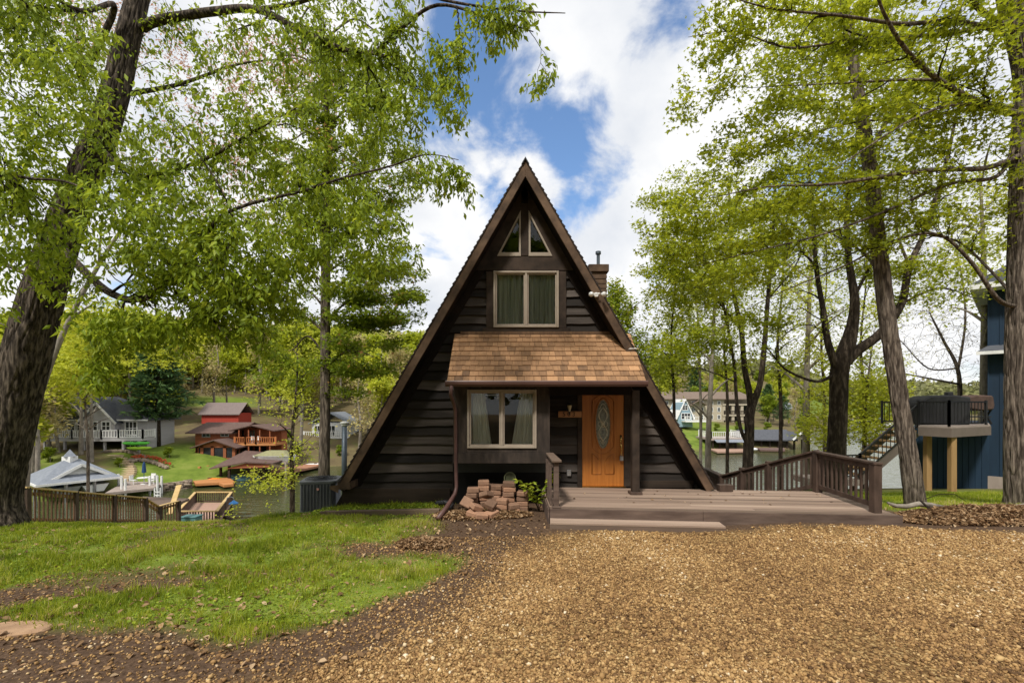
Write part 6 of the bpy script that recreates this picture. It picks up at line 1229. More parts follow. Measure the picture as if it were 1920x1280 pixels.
def A_(lst): return [at(*p) for p in lst]
def big_left():
    tr = ([at(-12, 985, 8.5) - Vector((0, 0, .25)), at(-12, 930, 8.5), at(12, 820, 8.5), at(40, 700, 8.5), at(78, 560, 8.5), at(132, 400, 8.5), at(203, 220, 8.5), at(243, 60, 8.6), at(285, -120, 8.8), at(330, -350, 9.0)], [.46, .39, .375, .36, .325, .265, .22, .19, .16, .12])
    limbs = [
        (A_([(268, 52, 8.6), (300, 38, 8.4), (400, 22, 8.0), (480, 18, 7.7), (560, 55, 7.4), (640, 92, 7.2), (700, 98, 7.0), (745, 60, 6.9), (820, 10, 6.8), (920, 35, 6.7), (1000, 60, 6.6)]), [.13, .12, .10, .085, .075, .065, .055, .045, .035, .022, .01]),
        (A_([(690, 98, 7.0), (725, 108, 6.9)]), [.045, .012]), (A_([(480, 18, 7.7), (560, 5, 7.4), (700, -40, 7), (830, 0, 6.8), (960, 20, 6.6), (1060, 25, 6.5)]), [.06, .05, .04, .03, .018, .008]),
        (A_([(150, 150, 8.4), (215, 15, 8.2), (150, 20, 7.4), (60, -30, 6.8)]), [.1, .07, .05, .03]),
        (A_([(120, 470, 8.4), (200, 545, 7.8), (270, 560, 7.0), (330, 510, 6.6), (395, 522, 6.4), (450, 528, 6.2)]), [.11, .09, .065, .045, .03, .015]), (A_([(330, 510, 6.6), (395, 490, 6.2), (440, 430, 6.0), (400, 330, 5.8), (330, 240, 5.6)]), [.03, .026, .02, .014, .007]),
        (A_([(330, 548, 6.8), (345, 565, 6.6), (390, 590, 6.2), (430, 640, 6.0)]), [.035, .028, .018, .008]), (A_([(395, 485, 6.3), (400, 420, 6.2), (460, 385, 6.2), (560, 360, 6.4), (640, 335, 6.6), (730, 312, 6.8), (800, 290, 6.9), (860, 300, 7.0)]), [.035, .035, .035, .03, .026, .02, .014, .007]),
        (A_([(100, 480, 8.3), (60, 420, 7.2), (20, 330, 6.2), (-60, 300, 5.6)]), [.09, .06, .04, .02]), (A_([(-60, 300, 5.8), (40, 332, 5.8), (120, 340, 5.8), (180, 365, 5.7), (240, 395, 5.6)]), [.03, .026, .022, .016, .007]),
        (A_([(170, 260, 8.4), (260, 330, 7.6), (380, 300, 7.0), (470, 250, 6.6), (560, 200, 6.4)]), [.08, .055, .04, .026, .01]), (A_([(210, 180, 8.5), (330, 160, 9.2), (450, 120, 9.6), (560, 110, 10)]), [.08, .055, .035, .012]),
        (A_([(90, 540, 8.4), (20, 500, 9.2), (-80, 470, 10)]), [.09, .06, .03])]
    ells = [E(90, 130, 7.2, 190, 2.2, 170, 5), E(300, 260, 6.8, 220, 1.6, 150, 5), E(140, 400, 6.6, 230, 1.6, 170, 9), E(380, 440, 6.4, 220, 1.2, 140, 8), E(560, 300, 7.2, 190, 1.4, 130, 5), E(620, 90, 7.3, 260, 1.0, 110, 4), E(760, 150, 7.0, 100, .6, 110, 2.0), E(850, 140, 6.8, 40, .4, 120, .9), E(640, 450, 6.9, 150, .9, 110, 3.0), E(800, 340, 6.9, 70, .4, 45, .8), E(870, 335, 7.0, 28, .3, 45, .40), E(935, 40, 6.7, 90, .5, 45, 1.1), E(1010, 120, 6.6, 40, .3, 65, .6), E(260, 560, 6.6, 220, 1.2, 90, 4), E(60, 540, 6.4, 130, 1.0, 90, 3), E(460, 560, 6.3, 110, .8, 90, 2.0), E(700, 240, 7.0, 110, .7, 90, 1.8), E(30, 20, 6.5, 120, 1.5, 120, 2), E(190, 690, 6.3, 28, .3, 60, .3), E(320, 610, 6.3, 120, .6, 55, 1.2), E(500, 610, 6.5, 110, .7, 70, 1.5), E(60, 60, 9.6, 160, 1.2, 110, 3), E(400, 100, 9.0, 140, 1.2, 90, 1.6), E(230, 610, 6.4, 80, .6, 50, .8)]
    limbs = [(p, [v * .66 for v in q]) for p, q in limbs]; T = volume(ells, 6400, 1); T = sky_gap(T, .75, -.06, 81); px = CX + F * T[:, 0] / T[:, 1]; py = HY - F * (T[:, 2] - H) / T[:, 1]; rk = np.random.RandomState(3).rand(len(T))
    T = T[~((px > 215) & (px < 450) & (py > 120) & (py < 330) & (rk < .45)) & ~((np.abs(px - (300 - .42 * py)) < 55) & (py < 300) & (T[:, 1] < 9) & (rk < .6))]
    C = volume(ells, 90, 2)
    return tree('drooping_leaf_tree', 'huge leaning tree with furrowed bark and drooping leaves at the left edge of the lawn', (at(-10, 975, 8.5).x, 8.5, hz(at(-10, 975, 8.5).x, 8.5)), tr, limbs, m_bark1, T, m_leafL, per=12, size=.10, grow_kw=dict(r0=.011, sag=.35, wob=.3, rmin=.0026, seed=3), leaf_kw=dict(spread=.055, droop=.75, along=.35, wid=.42, seed=4, flat=.9), trunk_n=72, rough=.05, coarse=C, flare=.45)
big_left()
def left_maple():
    Y = 14.0; tr = ([at(608, 905, Y) - Vector((0, 0, .8)), at(608, 880, Y), at(610, 740, Y), at(610, 560, Y), at(612, 400, Y), at(614, 250, Y), at(606, 120, Y), at(600, 30, Y)], [.19, .17, .15, .145, .13, .10, .07, .03]); r = random.Random(4); limbs = []
    for k in range(30):
        py = 690 - k * 22; s = -1 if k % 2 else 1; ln = r.uniform(90, 165) * (1 if 250 < py < 640 else .8) * (1.05 if s > 0 else .85); dy = r.uniform(-1.6, 1.6); x0 = 610; 
        limbs.append((A_([(x0, py, Y), (x0 + s * ln * .4, py - 22 - r.uniform(0, 20), Y + dy * .4), (x0 + s * ln * .75, py - 20 + r.uniform(-15, 15), Y + dy * .8), (x0 + s * ln, py - 8 + r.uniform(-15, 25), Y + dy)]), [.04, .028, .018, .007]))
    ells = [E(700, 560, Y, 100, 1.5, 55, 3.2), E(680, 640, Y, 75, 1.5, 65, 2.2), E(530, 600, Y, 80, 1.4, 70, 1.6), E(660, 440, Y, 115, 1.7, 90, 5), E(740, 530, Y, 65, .8, 30, .8), E(680, 320, Y, 120, 1.7, 90, 4.5), E(560, 420, Y, 90, 1.5, 90, 2.5), E(640, 200, Y, 110, 1.5, 80, 3.2), E(700, 180, Y, 80, 1.2, 60, 1.4), E(610, 80, Y, 70, 1.2, 70, 1.4), E(560, 280, Y, 80, 1.3, 80, 1.6), E(660, 690, Y, 80, 1.2, 50, 1.8), E(540, 680, Y, 80, 1.2, 50, 1.2), E(710, 590, Y, 90, 1.3, 60, 1.6)]
    T = layered(volume(ells, 4800, 6), .75, 98); T = sky_gap(T, .7, -.12, 82)
    tone = lambda P: .35 * (np.random.rand(len(P)) < .12) * (vnoise(P[:, 0], P[:, 2], 1.2, 91) > .0)
    tree('maple_tree', 'slender straight maple with dense mid green leaves between the big leaning tree and the house', (at(608, 900, Y).x, Y, hz(at(608, 900, Y).x, Y)), tr, limbs, m_bark2, T, m_leafM, per=13, size=.105, grow_kw=dict(r0=.011, wob=.2, seed=8, up_bias=.25), leaf_kw=dict(spread=.10, droop=.25, along=.5, kind=1, seed=9, tone=tone, flat=.5), trunk_n=24, flare=.1)
left_maple()
def right_edge_maple():
    Y = 9.2; tr = ([at(1922, 960, Y) - Vector((0, 0, .3)), at(1920, 930, Y), at(1914, 800, Y), at(1914, 620, Y), at(1916, 450, Y), at(1918, 300, Y), at(1925, 150, 9.0), at(1900, 20, 8.8), at(1870, -120, 8.6), at(1850, -260, 8.4)], [.33, .28, .24, .23, .215, .20, .19, .20, .15, .1])
    limbs = [(A_([(1912, 215, 8.9), (1840, 195, 8.4), (1760, 150, 8.0), (1700, 95, 7.6), (1655, 20, 7.3), (1640, -40, 7)]), [.10, .085, .065, .05, .035, .02]), (A_([(1915, 290, Y), (1850, 315, 8.8), (1760, 318, 8.4), (1660, 330, 8.1), (1560, 345, 8.0), (1440, 350, 8.1), (1340, 370, 8.2)]), [.09, .075, .062, .05, .036, .022, .008]),
        (A_([(1905, 265, 9.1), (1870, 330, 9.0), (1780, 345, 8.8), (1650, 400, 8.6), (1540, 440, 8.6), (1420, 470, 8.7), (1300, 500, 8.9)]), [.07, .06, .05, .038, .028, .018, .006]), (A_([(1900, 200, 8.8), (1820, 205, 9.2), (1720, 220, 9.6), (1600, 230, 10), (1480, 260, 10.2), (1380, 280, 10.4)]), [.07, .06, .05, .036, .022, .008]),
        (A_([(1890, 40, 8.8), (1800, 60, 8.6), (1700, 70, 8.6), (1600, 75, 8.6), (1480, 90, 8.7), (1380, 60, 8.8), (1290, 70, 8.9)]), [.08, .066, .052, .04, .028, .016, .006]), (A_([(1880, 60, 8.7), (1790, 40, 8.2), (1690, 45, 7.8), (1580, 30, 7.6), (1440, 15, 7.6), (1330, -20, 7.6)]), [.07, .06, .048, .036, .022, .008]),
        (A_([(1895, 60, 8.8), (1840, 20, 8.2), (1780, -30, 7.8), (1700, -60, 7.5)]), [.09, .07, .05, .03]), (A_([(1905, 575, Y), (1870, 560, 8.9), (1820, 490, 8.8), (1760, 440, 8.8), (1680, 450, 8.9), (1580, 500, 9.1), (1470, 545, 9.4), (1380, 590, 9.8)]), [.065, .06, .05, .042, .034, .026, .016, .006]),
        (A_([(1905, 560, Y), (1850, 500, 9.6), (1790, 450, 10), (1700, 440, 10.5)]), [.05, .04, .03, .012]), (A_([(1840, 195, 8.4), (1770, 200, 7.9), (1700, 230, 7.5), (1620, 280, 7.3), (1560, 320, 7.2)]), [.04, .034, .026, .018, .006]), (A_([(1760, 150, 8.0), (1690, 150, 8.2), (1600, 155, 8.4), (1500, 160, 8.6), (1400, 165, 8.8)]), [.04, .034, .026, .018, .006])]
    ells = [E(1350, 180, 9.0, 110, 1.2, 140, 3.0), E(1500, 130, 8.8, 170, 1.3, 130, 4), E(1700, 70, 8.2, 220, 1.2, 100, 4), E(1600, 280, 8.8, 220, 1.3, 130, 4), E(1350, 400, 9.2, 150, 1.3, 130, 4), E(1260, 420, 9.4, 70, .8, 70, 1.0), E(1500, 440, 9.0, 170, 1.2, 100, 3), E(1800, 300, 9.0, 120, 1.3, 130, 1.6), E(1820, 130, 8.4, 100, 1.2, 130, 1.6), E(1450, 20, 8.2, 170, 1, 60, 2), E(1700, 420, 9.2, 140, 1, 60, 1.2), E(1330, 560, 9.6, 120, 1.0, 60, .8), E(1880, 420, 9.4, 50, 1, 120, .5)]
    limbs = [(p, [v * .72 for v in q]) for p, q in limbs]; limbs = [(p, [v * .9 for v in q]) for p, q in limbs]; T = layered(volume(ells, 5600, 11), .62, 95); T = sky_gap(T, .8, -.05, 83); C = volume(ells, 80, 12)
    tree('spreading_maple', 'large dark limbed maple spreading yellow green leaves from the right edge', (at(1910, 955, Y).x, Y, hz(at(1910, 955, Y).x, Y)), tr, limbs, m_bark2, T, m_leafR, per=9, size=.085, grow_kw=dict(r0=.012, wob=.2, seed=13, rmin=.0032, up_bias=.2), leaf_kw=dict(spread=.085, droop=.18, along=.5, kind=1, seed=14, flat=.45), trunk_n=64, rough=.05, coarse=C, flare=.4)
right_edge_maple()
def leaning():
    Y = 9.4; tr = ([at(1722, 985, Y) - Vector((0, 0, .2)), at(1716, 950, Y), at(1702, 850, Y), at(1682, 720, Y), at(1662, 580, Y), at(1645, 430, 9.5), at(1628, 290, 9.6), at(1605, 150, 9.7), at(1585, 20, 9.8), at(1570, -120, 10)], [.24, .195, .165, .155, .147, .13, .12, .105, .085, .06])
    limbs = [(A_([(1660, 560, Y), (1640, 500, 9.8), (1600, 460, 10.2), (1540, 430, 10.6)]), [.035, .03, .02, .007]), (A_([(1628, 290, 9.6), (1680, 200, 10), (1740, 120, 10.4)]), [.05, .035, .012]), (A_([(1600, 130, 9.7), (1540, 60, 10.2), (1450, 20, 10.8)]), [.05, .035, .012]), (A_([(1590, 40, 9.8), (1640, -40, 10), (1700, -100, 10)]), [.05, .035, .012])]
    ells = [E(1570, 60, 10.2, 130, 1.3, 90, 3), E(1680, 170, 10.2, 90, 1, 70, 1.2), E(1470, 120, 10.4, 100, 1, 90, 1.3), E(1600, 400, 10.2, 70, .8, 60, .5)]
    tree('leaning_tree', 'tall bare grey trunk leaning left in front of the raised grey deck', (at(1716, 960, Y).x, Y, hz(at(1716, 960, Y).x, Y)), tr, limbs, m_bark2, volume(ells, 700, 15), m_leafR, per=10, size=.085, grow_kw=dict(r0=.009, wob=.2, seed=16), leaf_kw=dict(spread=.09, droop=.2, kind=1, seed=17), trunk_n=60, rough=.035, flare=.3)
leaning()
def forked():
    Y = 13.0; b = at(1568, 860, Y); g = hz(b.x, Y); tr = ([Vector((b.x, Y, g - .4)), at(1568, 850, Y), at(1572, 760, Y), at(1575, 690, Y), at(1588, 650, Y), at(1598, 610, Y), at(1602, 560, Y), at(1592, 490, 13.2), at(1588, 400, 13.5), at(1600, 300, 13.8), at(1618, 180, 14)], [.42, .36, .33, .33, .30, .22, .17, .13, .10, .08, .04])
    limbs = [(A_([(1585, 680, Y), (1610, 655, Y), (1650, 625, Y), (1690, 570, 13.1), (1705, 500, 13.2), (1740, 420, 13.4), (1775, 300, 13.6), (1800, 180, 13.8)]), [.2, .19, .165, .14, .12, .10, .07, .03]), (A_([(1568, 690, Y), (1552, 640, Y), (1545, 590, 13.2), (1530, 500, 13.5), (1525, 400, 13.8), (1515, 300, 14)]), [.16, .13, .11, .085, .06, .025]), (A_([(1560, 705, Y), (1535, 715, 12.8), (1505, 708, 12.5), (1470, 690, 12.2), (1445, 660, 12), (1425, 640, 11.8)]), [.06, .055, .048, .036, .022, .008]),
        (A_([(1600, 560, Y), (1640, 480, 13.4), (1670, 400, 13.8)]), [.07, .045, .015]), (A_([(1705, 500, 13.2), (1680, 420, 13.6), (1690, 320, 14)]), [.06, .04, .015]), (A_([(1530, 500, 13.5), (1480, 440, 13.8), (1440, 380, 14)]), [.05, .035, .012]), (A_([(1690, 570, 13.1), (1760, 540, 13.3), (1830, 560, 13.5)]), [.05, .035, .012])]
    ells = [E(1570, 330, 13.6, 110, 1.5, 120, 3), E(1730, 300, 13.7, 110, 1.5, 130, 3), E(1460, 420, 13.5, 120, 1.5, 90, 2.5), E(1640, 470, 13.5, 110, 1.3, 70, 1.3), E(1440, 610, 12.2, 80, .8, 40, .7), E(1780, 500, 13.5, 110, 1.2, 90, 1.2), E(1490, 560, 13, 90, 1, 60, 1.2), E(1740, 440, 13.4, 110, 1.3, 70, 1.2), E(1690, 520, 13.2, 80, 1.1, 50, .7), E(1660, 150, 13.8, 130, 1.4, 100, 2), E(1390, 520, 13.2, 90, 1, 70, 1.2)]
    tr = (tr[0], [v * .66 for v in tr[1]]); limbs = [(p, [v * .72 for v in q]) for p, q in limbs]; T = sky_gap(layered(volume(ells, 2700, 18), .8, 96), 1.1, -.03, 84)
    tree('forked_maple', 'dark trunk forking low into thick limbs behind the right deck railing', (b.x, Y, g), tr, limbs, m_bark3, T, m_leafR, per=11, size=.10, grow_kw=dict(r0=.016, rmin=.004, wob=.2, seed=19, up_bias=.2), leaf_kw=dict(spread=.11, droop=.2, kind=1, seed=20, flat=.45), trunk_n=30, rough=.1, flare=.25, coarse=volume(ells, 50, 21))
forked()
def triple():
    Y = 17.0; b = at(1402, 880, Y); g = hz(b.x, Y); tr = ([Vector((b.x, Y, g - .4)), at(1402, 865, Y), at(1405, 820, Y), at(1407, 770, Y), at(1424, 722, Y), at(1432, 660, Y), at(1440, 560, 17.3), at(1450, 440, 17.6), at(1455, 300, 18)], [.27, .22, .20, .19, .12, .11, .09, .07, .03])
    limbs = [(A_([(1408, 765, Y), (1404, 730, Y), (1396, 690, Y), (1390, 620, Y), (1375, 540, 17.3), (1370, 430, 17.6), (1365, 320, 18)]), [.15, .135, .125, .11, .09, .065, .025]), (A_([(1400, 830, Y), (1388, 800, Y), (1381, 750, Y), (1377, 690, Y), (1366, 620, Y), (1350, 540, Y), (1330, 450, Y)]), [.09, .085, .08, .07, .06, .04, .015]), (A_([(1390, 620, Y), (1340, 560, 16.6), (1290, 540, 16.4), (1250, 560, 16.2)]), [.05, .04, .025, .008]), (A_([(1377, 715, Y), (1340, 700, 16.6), (1300, 690, 16.4), (1255, 715, 16.2)]), [.035, .03, .02, .007]), (A_([(1440, 560, 17.3), (1490, 500, 17.6), (1520, 430, 18)]), [.05, .035, .012])]
    ells = [E(1340, 500, 17, 110, 1.8, 110, 4), E(1270, 500, 16.6, 80, 1.5, 70, 2), E(1420, 400, 17.5, 110, 1.7, 120, 3), E(1265, 640, 16.4, 65, 1, 60, 1.3), E(1480, 460, 17.6, 70, 1.3, 80, 1.2), E(1350, 650, 16.6, 80, 1, 50, 1.2), E(1250, 400, 17, 60, 1, 60, 1.0), E(1330, 360, 17.2, 100, 1.5, 60, 1.6)]
    tr = (tr[0], [v * .82 for v in tr[1]]); limbs = [(p, [v * .8 for v in q]) for p, q in limbs]; T = sky_gap(layered(volume(ells, 2700, 22), .9, 97), 1.3, -.03, 85)
    tree('triple_trunk_tree', 'slim dark tree dividing into three stems against the far condominium', (b.x, Y, g), tr, limbs, m_bark3, T, m_leafR, per=11, size=.11, grow_kw=dict(r0=.018, rmin=.005, wob=.2, seed=23, up_bias=.2), leaf_kw=dict(spread=.13, droop=.2, kind=1, seed=24, flat=.45), trunk_n=22, rough=.08, flare=.2)
triple()
def slim(name, label, px, pyb, Y, pts, r0, ells, leaf, n, size, per=10, bark=None, seed=0, tone=None, gap=-.15, nl=8, group=None, kind=1):
    b = at(px, pyb, Y); g = hz(b.x, Y); P = [Vector((b.x, Y, g - .3))] + [at(x, y, Y) for x, y in pts]; k = len(P); rad = [r0 * (1.15 - 1.0 * i / (k - 1)) for i in range(k)]; r = random.Random(seed); limbs = []; sp, _ = smooth_path(P, rad)
    for i in range(nl):
        f = .35 + .6 * i / nl; q = sp[int(f * (len(sp) - 1))]; a = r.uniform(0, 6.28); ln = r.uniform(.6, 1.2) * r0 * 11; limbs.append(([q, q + Vector((math.cos(a) * ln * .5, math.sin(a) * ln * .5, ln * .45)), q + Vector((math.cos(a) * ln, math.sin(a) * ln, ln * .7))], [r0 * (1.1 - f) * .7, r0 * .25, r0 * .08]))
    return tree(name, label, (b.x, Y, g), (P, rad), limbs, bark or m_bark2, sky_gap(volume(ells, n, seed + 40), 1.3, gap, 86 + seed), leaf, per=per, size=size, grow_kw=dict(r0=.012, wob=.22, seed=seed, up_bias=.2), leaf_kw=dict(spread=.14, droop=.2, kind=kind, seed=seed + 1, tone=tone, flat=.5), trunk_n=14, flare=.1, group=group)
slim('slender_tree', 'pale slender tree standing left of the triple stemmed tree', 1328, 860, 24, [(1328, 830), (1334, 700), (1340, 560), (1345, 440)], .16, [E(1330, 560, 24, 80, 2, 120, 3), E(1270, 600, 24, 50, 1.5, 90, 1.2)], m_leafR, 500, .13, seed=30, bark=m_barkp)
slim('slender_tree', 'very thin tree with sparse leaves nearest the right rake of the house', 1312, 850, 27, [(1314, 780), (1310, 650), (1305, 540)], .10, [E(1300, 600, 27, 50, 1.5, 100, 1), E(1250, 680, 27, 40, 1.5, 60, .8)], m_leafY, 320, .14, seed=33, bark=m_barkp)
slim('slender_tree', 'pale tree with bright leaves between the triple stemmed and forked trees', 1512, 850, 22, [(1512, 780), (1514, 650), (1520, 500), (1524, 380)], .17, [E(1500, 560, 22, 70, 2, 130, 2), E(1530, 690, 22, 60, 1.6, 60, 1.6), E(1520, 400, 22, 80, 1.6, 90, 1.6)], m_leafY, 620, .13, seed=36, bark=m_barkp)
slim('understory_tree', 'bright yellow green young tree filling the gap right of the forked trunk', 1625, 860, 20, [(1622, 780), (1630, 690), (1640, 620)], .07, [E(1640, 720, 20, 55, 1.3, 85, 2.4), E(1625, 800, 20, 55, 1.3, 35, 1.0), E(1560, 740, 21, 60, 1.2, 90, 1.0), E(1530, 800, 21, 45, 1, 40, .7), E(1660, 600, 20, 60, 1, 60, .6)], m_leafY, 1150, .12, seed=39, gap=-.22, nl=5)
slim('pale_tree', 'pale bare trunk rising just left of the blue house', 1846, 760, 20, [(1846, 700), (1846, 560), (1842, 420), (1836, 300)], .17, [E(1800, 480, 20, 110, 1.8, 140, 2), E(1880, 380, 20, 80, 1.8, 100, 1.5)], m_leafY, 420, .12, seed=42, bark=m_barkp)
for (nm_, lb_, px_, Y_, top_, sd_, r_) in (('sapling', 'thin dark sapling just right of the house rake', 1262, 19, 470, 131, .07), ('sapling', 'thin upright sapling left of the triple stemmed tree', 1362, 26, 420, 134, .09), ('sapling', 'slim sapling close on the right of the triple stemmed tree', 1462, 25, 400, 137, .10), ('sapling', 'thin sapling between the forked tree and the leaning trunk', 1618, 24, 380, 140, .08), ('sapling', 'thin sapling close on the left of the forked tree', 1544, 26, 350, 143, .09)):
    slim(nm_, lb_, px_, 840, Y_, [(px_ + 2, 760), (px_ - 4, 640), (px_ + 6, 520), (px_ + 2, top_)], r_, [E(px_, 590, Y_, 60, 1.5, 120, 2), E(px_ + 20, 450, Y_, 60, 1.5, 80, 1), E(px_, 690, Y_, 45, 1.2, 45, .8)], m_leafR, 430, .13, seed=sd_, bark=m_bark3, per=7, gap=-.5, nl=14)
def bare_branches():
    Y = 24; b = at(1800, 800, Y); g = hz(b.x, Y); P = [Vector((b.x, Y, g - .5)), at(1800, 760, Y), at(1795, 690, Y), at(1770, 640, Y), at(1745, 590, Y)]; ells = [E(1750, 640, Y, 130, 2.2, 90, 2), E(1740, 520, Y, 110, 2, 90, 1.6), E(1800, 620, Y, 80, 2, 110, 1)]
    tree('bare_tree', 'nearly leafless tree with fine dark twigs above the covered grill', (b.x, Y, g), (P, [.13, .11, .085, .06, .03]), [(A_([(1795, 690, Y), (1740, 690, Y), (1690, 640, Y), (1660, 620, Y)]), [.045, .035, .02, .008]), (A_([(1798, 720, Y), (1720, 705, Y), (1650, 690, Y)]), [.06, .04, .012]), (A_([(1795, 700, Y), (1810, 600, Y), (1800, 500, Y), (1780, 430, Y)]), [.065, .05, .03, .012])], m_bark2, volume(ells, 800, 45), m_leafO, per=2, size=.09, grow_kw=dict(r0=.020, wob=.25, seed=46, rmin=.006), leaf_kw=dict(spread=.1, kind=0, seed=47), trunk_n=12)
bare_branches()
slim('house_side_tree', 'light green leafy young tree behind the right roof slope near the chimney', 1160, 800, 21, [(1165, 740), (1162, 640), (1158, 560)], .12, [E(1158, 590, 21, 34, 1.0, 50, 1.2), E(1175, 650, 21, 45, 1.2, 50, 1.4), E(1205, 690, 21, 50, 1.2, 50, 1), E(1150, 545, 21, 14, .6, 20, .25)], m_leafM, 700, .17, seed=49, gap=-.3, tone=lambda P: .15, kind=0)
slim('thin_tree', 'thin twisted tree with a few yellow leaves between the red lodge and the slender maple', 548, 930, 20, [(548, 900), (546, 850), (550, 790), (555, 735), (558, 680), (556, 610)], .10, [E(560, 640, 20, 90, 1.6, 60, 1.2), E(520, 730, 20, 70, 1.6, 50, .7), E(590, 760, 20, 60, 1.6, 60, .6), E(500, 900, 19.5, 60, 1.2, 25, .7), E(470, 960, 19, 45, 1.0, 14, .3), E(560, 850, 20, 40, 1.2, 40, .3)], m_leafY, 520, .11, per=7, seed=52, bark=m_bark3)
slim('understory_tree', 'yellow green young tree beside the big leaning trunk above the grey house', 165, 900, 26, [(165, 840), (160, 760), (165, 680), (170, 600)], .08, [E(140, 700, 26, 60, 2, 60, 2.0), E(230, 660, 26, 80, 2, 40, 1.6), E(170, 610, 26, 110, 2, 60, 2), E(300, 640, 26, 80, 2, 60, 1.3)], m_leafY, 900, .19, per=9, seed=55, gap=-.15)
slim('understory_tree', 'pale reddish budding tree high behind the leaning tree top', 40, 900, 24, [(60, 800), (130, 600), (250, 400), (400, 250)], .18, [E(430, 300, 24, 200, 3, 130, 3), E(560, 150, 24, 150, 2.5, 90, 2), E(250, 70, 24, 150, 2.5, 70, 1.2), E(480, 120, 24, 100, 2, 60, .8)], m_leafP, 1700, .12, per=8, seed=58, gap=-.1, bark=m_barkp)
# ------------------------------------------------------------------ woods across the lake
def pine(name, label, base, hgt, wid, seed=0, n=26):
    t = thing(name, label, 'tree', base); r = np.random.RandomState(seed); m = MB(); b = Vector(base); m.tube([b - Vector((0, 0, .5)), b + Vector((0, 0, hgt * .5)), b + Vector((0, 0, hgt))], [hgt * .022, hgt * .015, .03], 8); P = []; A = []
    for k in range(n):
        f = .24 + .75 * k / n; z = b.z + hgt * f; L_ = wid * (1.05 - f) ** .8 * r.uniform(.75, 1.1) * (1.1 if f > .35 else .8)
        for j in range(6):
            a = 6.28 * j / 6 + r.uniform(-.5, .5); ln = L_ * r.uniform(.6, 1.1); e = b + Vector((math.cos(a) * ln, math.sin(a) * ln, hgt * f - .04 * ln)); m.tube([b + Vector((0, 0, hgt * f)), e], [.05, .015], 4)
            q = 34; u = r.rand(q) ** .7; pts = np.stack([b.x + math.cos(a) * ln * u, b.y + math.sin(a) * ln * u, z + .10 * ln * u ** 2 - .06 * ln * u], 1) + r.randn(q, 3) * np.array([.22, .22, .07]) * (hgt / 16); P.append(pts); A.append(np.stack([np.full(q, math.cos(a)), np.full(q, math.sin(a)), np.full(q, .1)], 1) + r.randn(q, 3) * .45)
    m.build('trunk', m_bark3, t, smooth=True); P = np.concatenate(P); A = np.concatenate(A); V, T, k = leaf_mesh(P, A, hgt / 16 * r.uniform(.5, 1.0, len(P)), .35); link_mesh('crown', V, T, m_leafD, t, attr=np.repeat(r.rand(len(P)), k))
pine('pine_tree', 'tall dark green pine standing between the grey lakeside house and the red lodge', (at(296, 845, 64).x, 64, hz(at(296, 845, 64).x, 64)), 17, 5.4, 1)
pine('spruce_tree', 'dark conical spruce right of the condominium', (at(1440, 790, 130).x, 130, hz(at(1440, 790, 130).x, 130)), 11, 3.6, 2, 20)
pine('spruce_tree', 'broad dark evergreen left of the distant white house', (at(1468, 800, 122).x, 122, hz(at(1468, 800, 122).x, 122)), 8.5, 4, 3, 18)
pine('pine_tree', 'dark rounded pine above the condominium roof', (at(1303, 740, 150).x, 150, hz(at(1303, 740, 150).x, 150)), 15, 5, 4, 20)
def far_variant(leaf, seed, hgt=14, wid=4.6, n=420, per=7, size=.55, dens=1.0, bark=None, low=.32):
    r = np.random.RandomState(seed); P = [Vector((0, 0, -.6)), Vector((r.uniform(-.3, .3), r.uniform(-.3, .3), hgt * .35)), Vector((r.uniform(-.6, .6), r.uniform(-.6, .6), hgt * .7)), Vector((r.uniform(-.5, .5), r.uniform(-.5, .5), hgt * .95))]; rad = [.26, .19, .11, .03]; ells = []
    for k in range(9): a = r.uniform(0, 6.28); f = r.uniform(low, .95); q = wid * .55 * r.rand() * (1.15 - abs(f - .6)); ells.append(((q * math.cos(a), q * math.sin(a), hgt * f), (wid * r.uniform(.25, .5), wid * r.uniform(.25, .5), hgt * r.uniform(.07, .14)), 1))
    sp, sr = smooth_path(P, rad, 4); tw = grow([(sp, sr)], volume(ells, n, seed), r0=.035, wob=.25, seed=seed, rmin=.008, up_bias=.6); m = MB(); m.tube(sp, sr, 8); V, Fq = twig_mesh(tw, 3)
    b = len(m.v); m.v += [tuple(v) for v in V]; m.f += [tuple(int(i) + b for i in f) for f in Fq]
    V, T, c = leaves_on(tw, per, size, spread=.35, droop=.1, kind=0, wid=.8, seed=seed)
    def make(loc, label, group, name):
        t = thing(name, label, 'tree', (0, 0, 0), group); m.build('trunk', bark or m_barkp, t, smooth=True); link_mesh('crown', V, T, leaf, t, attr=c); t.location = loc; return t
    return make
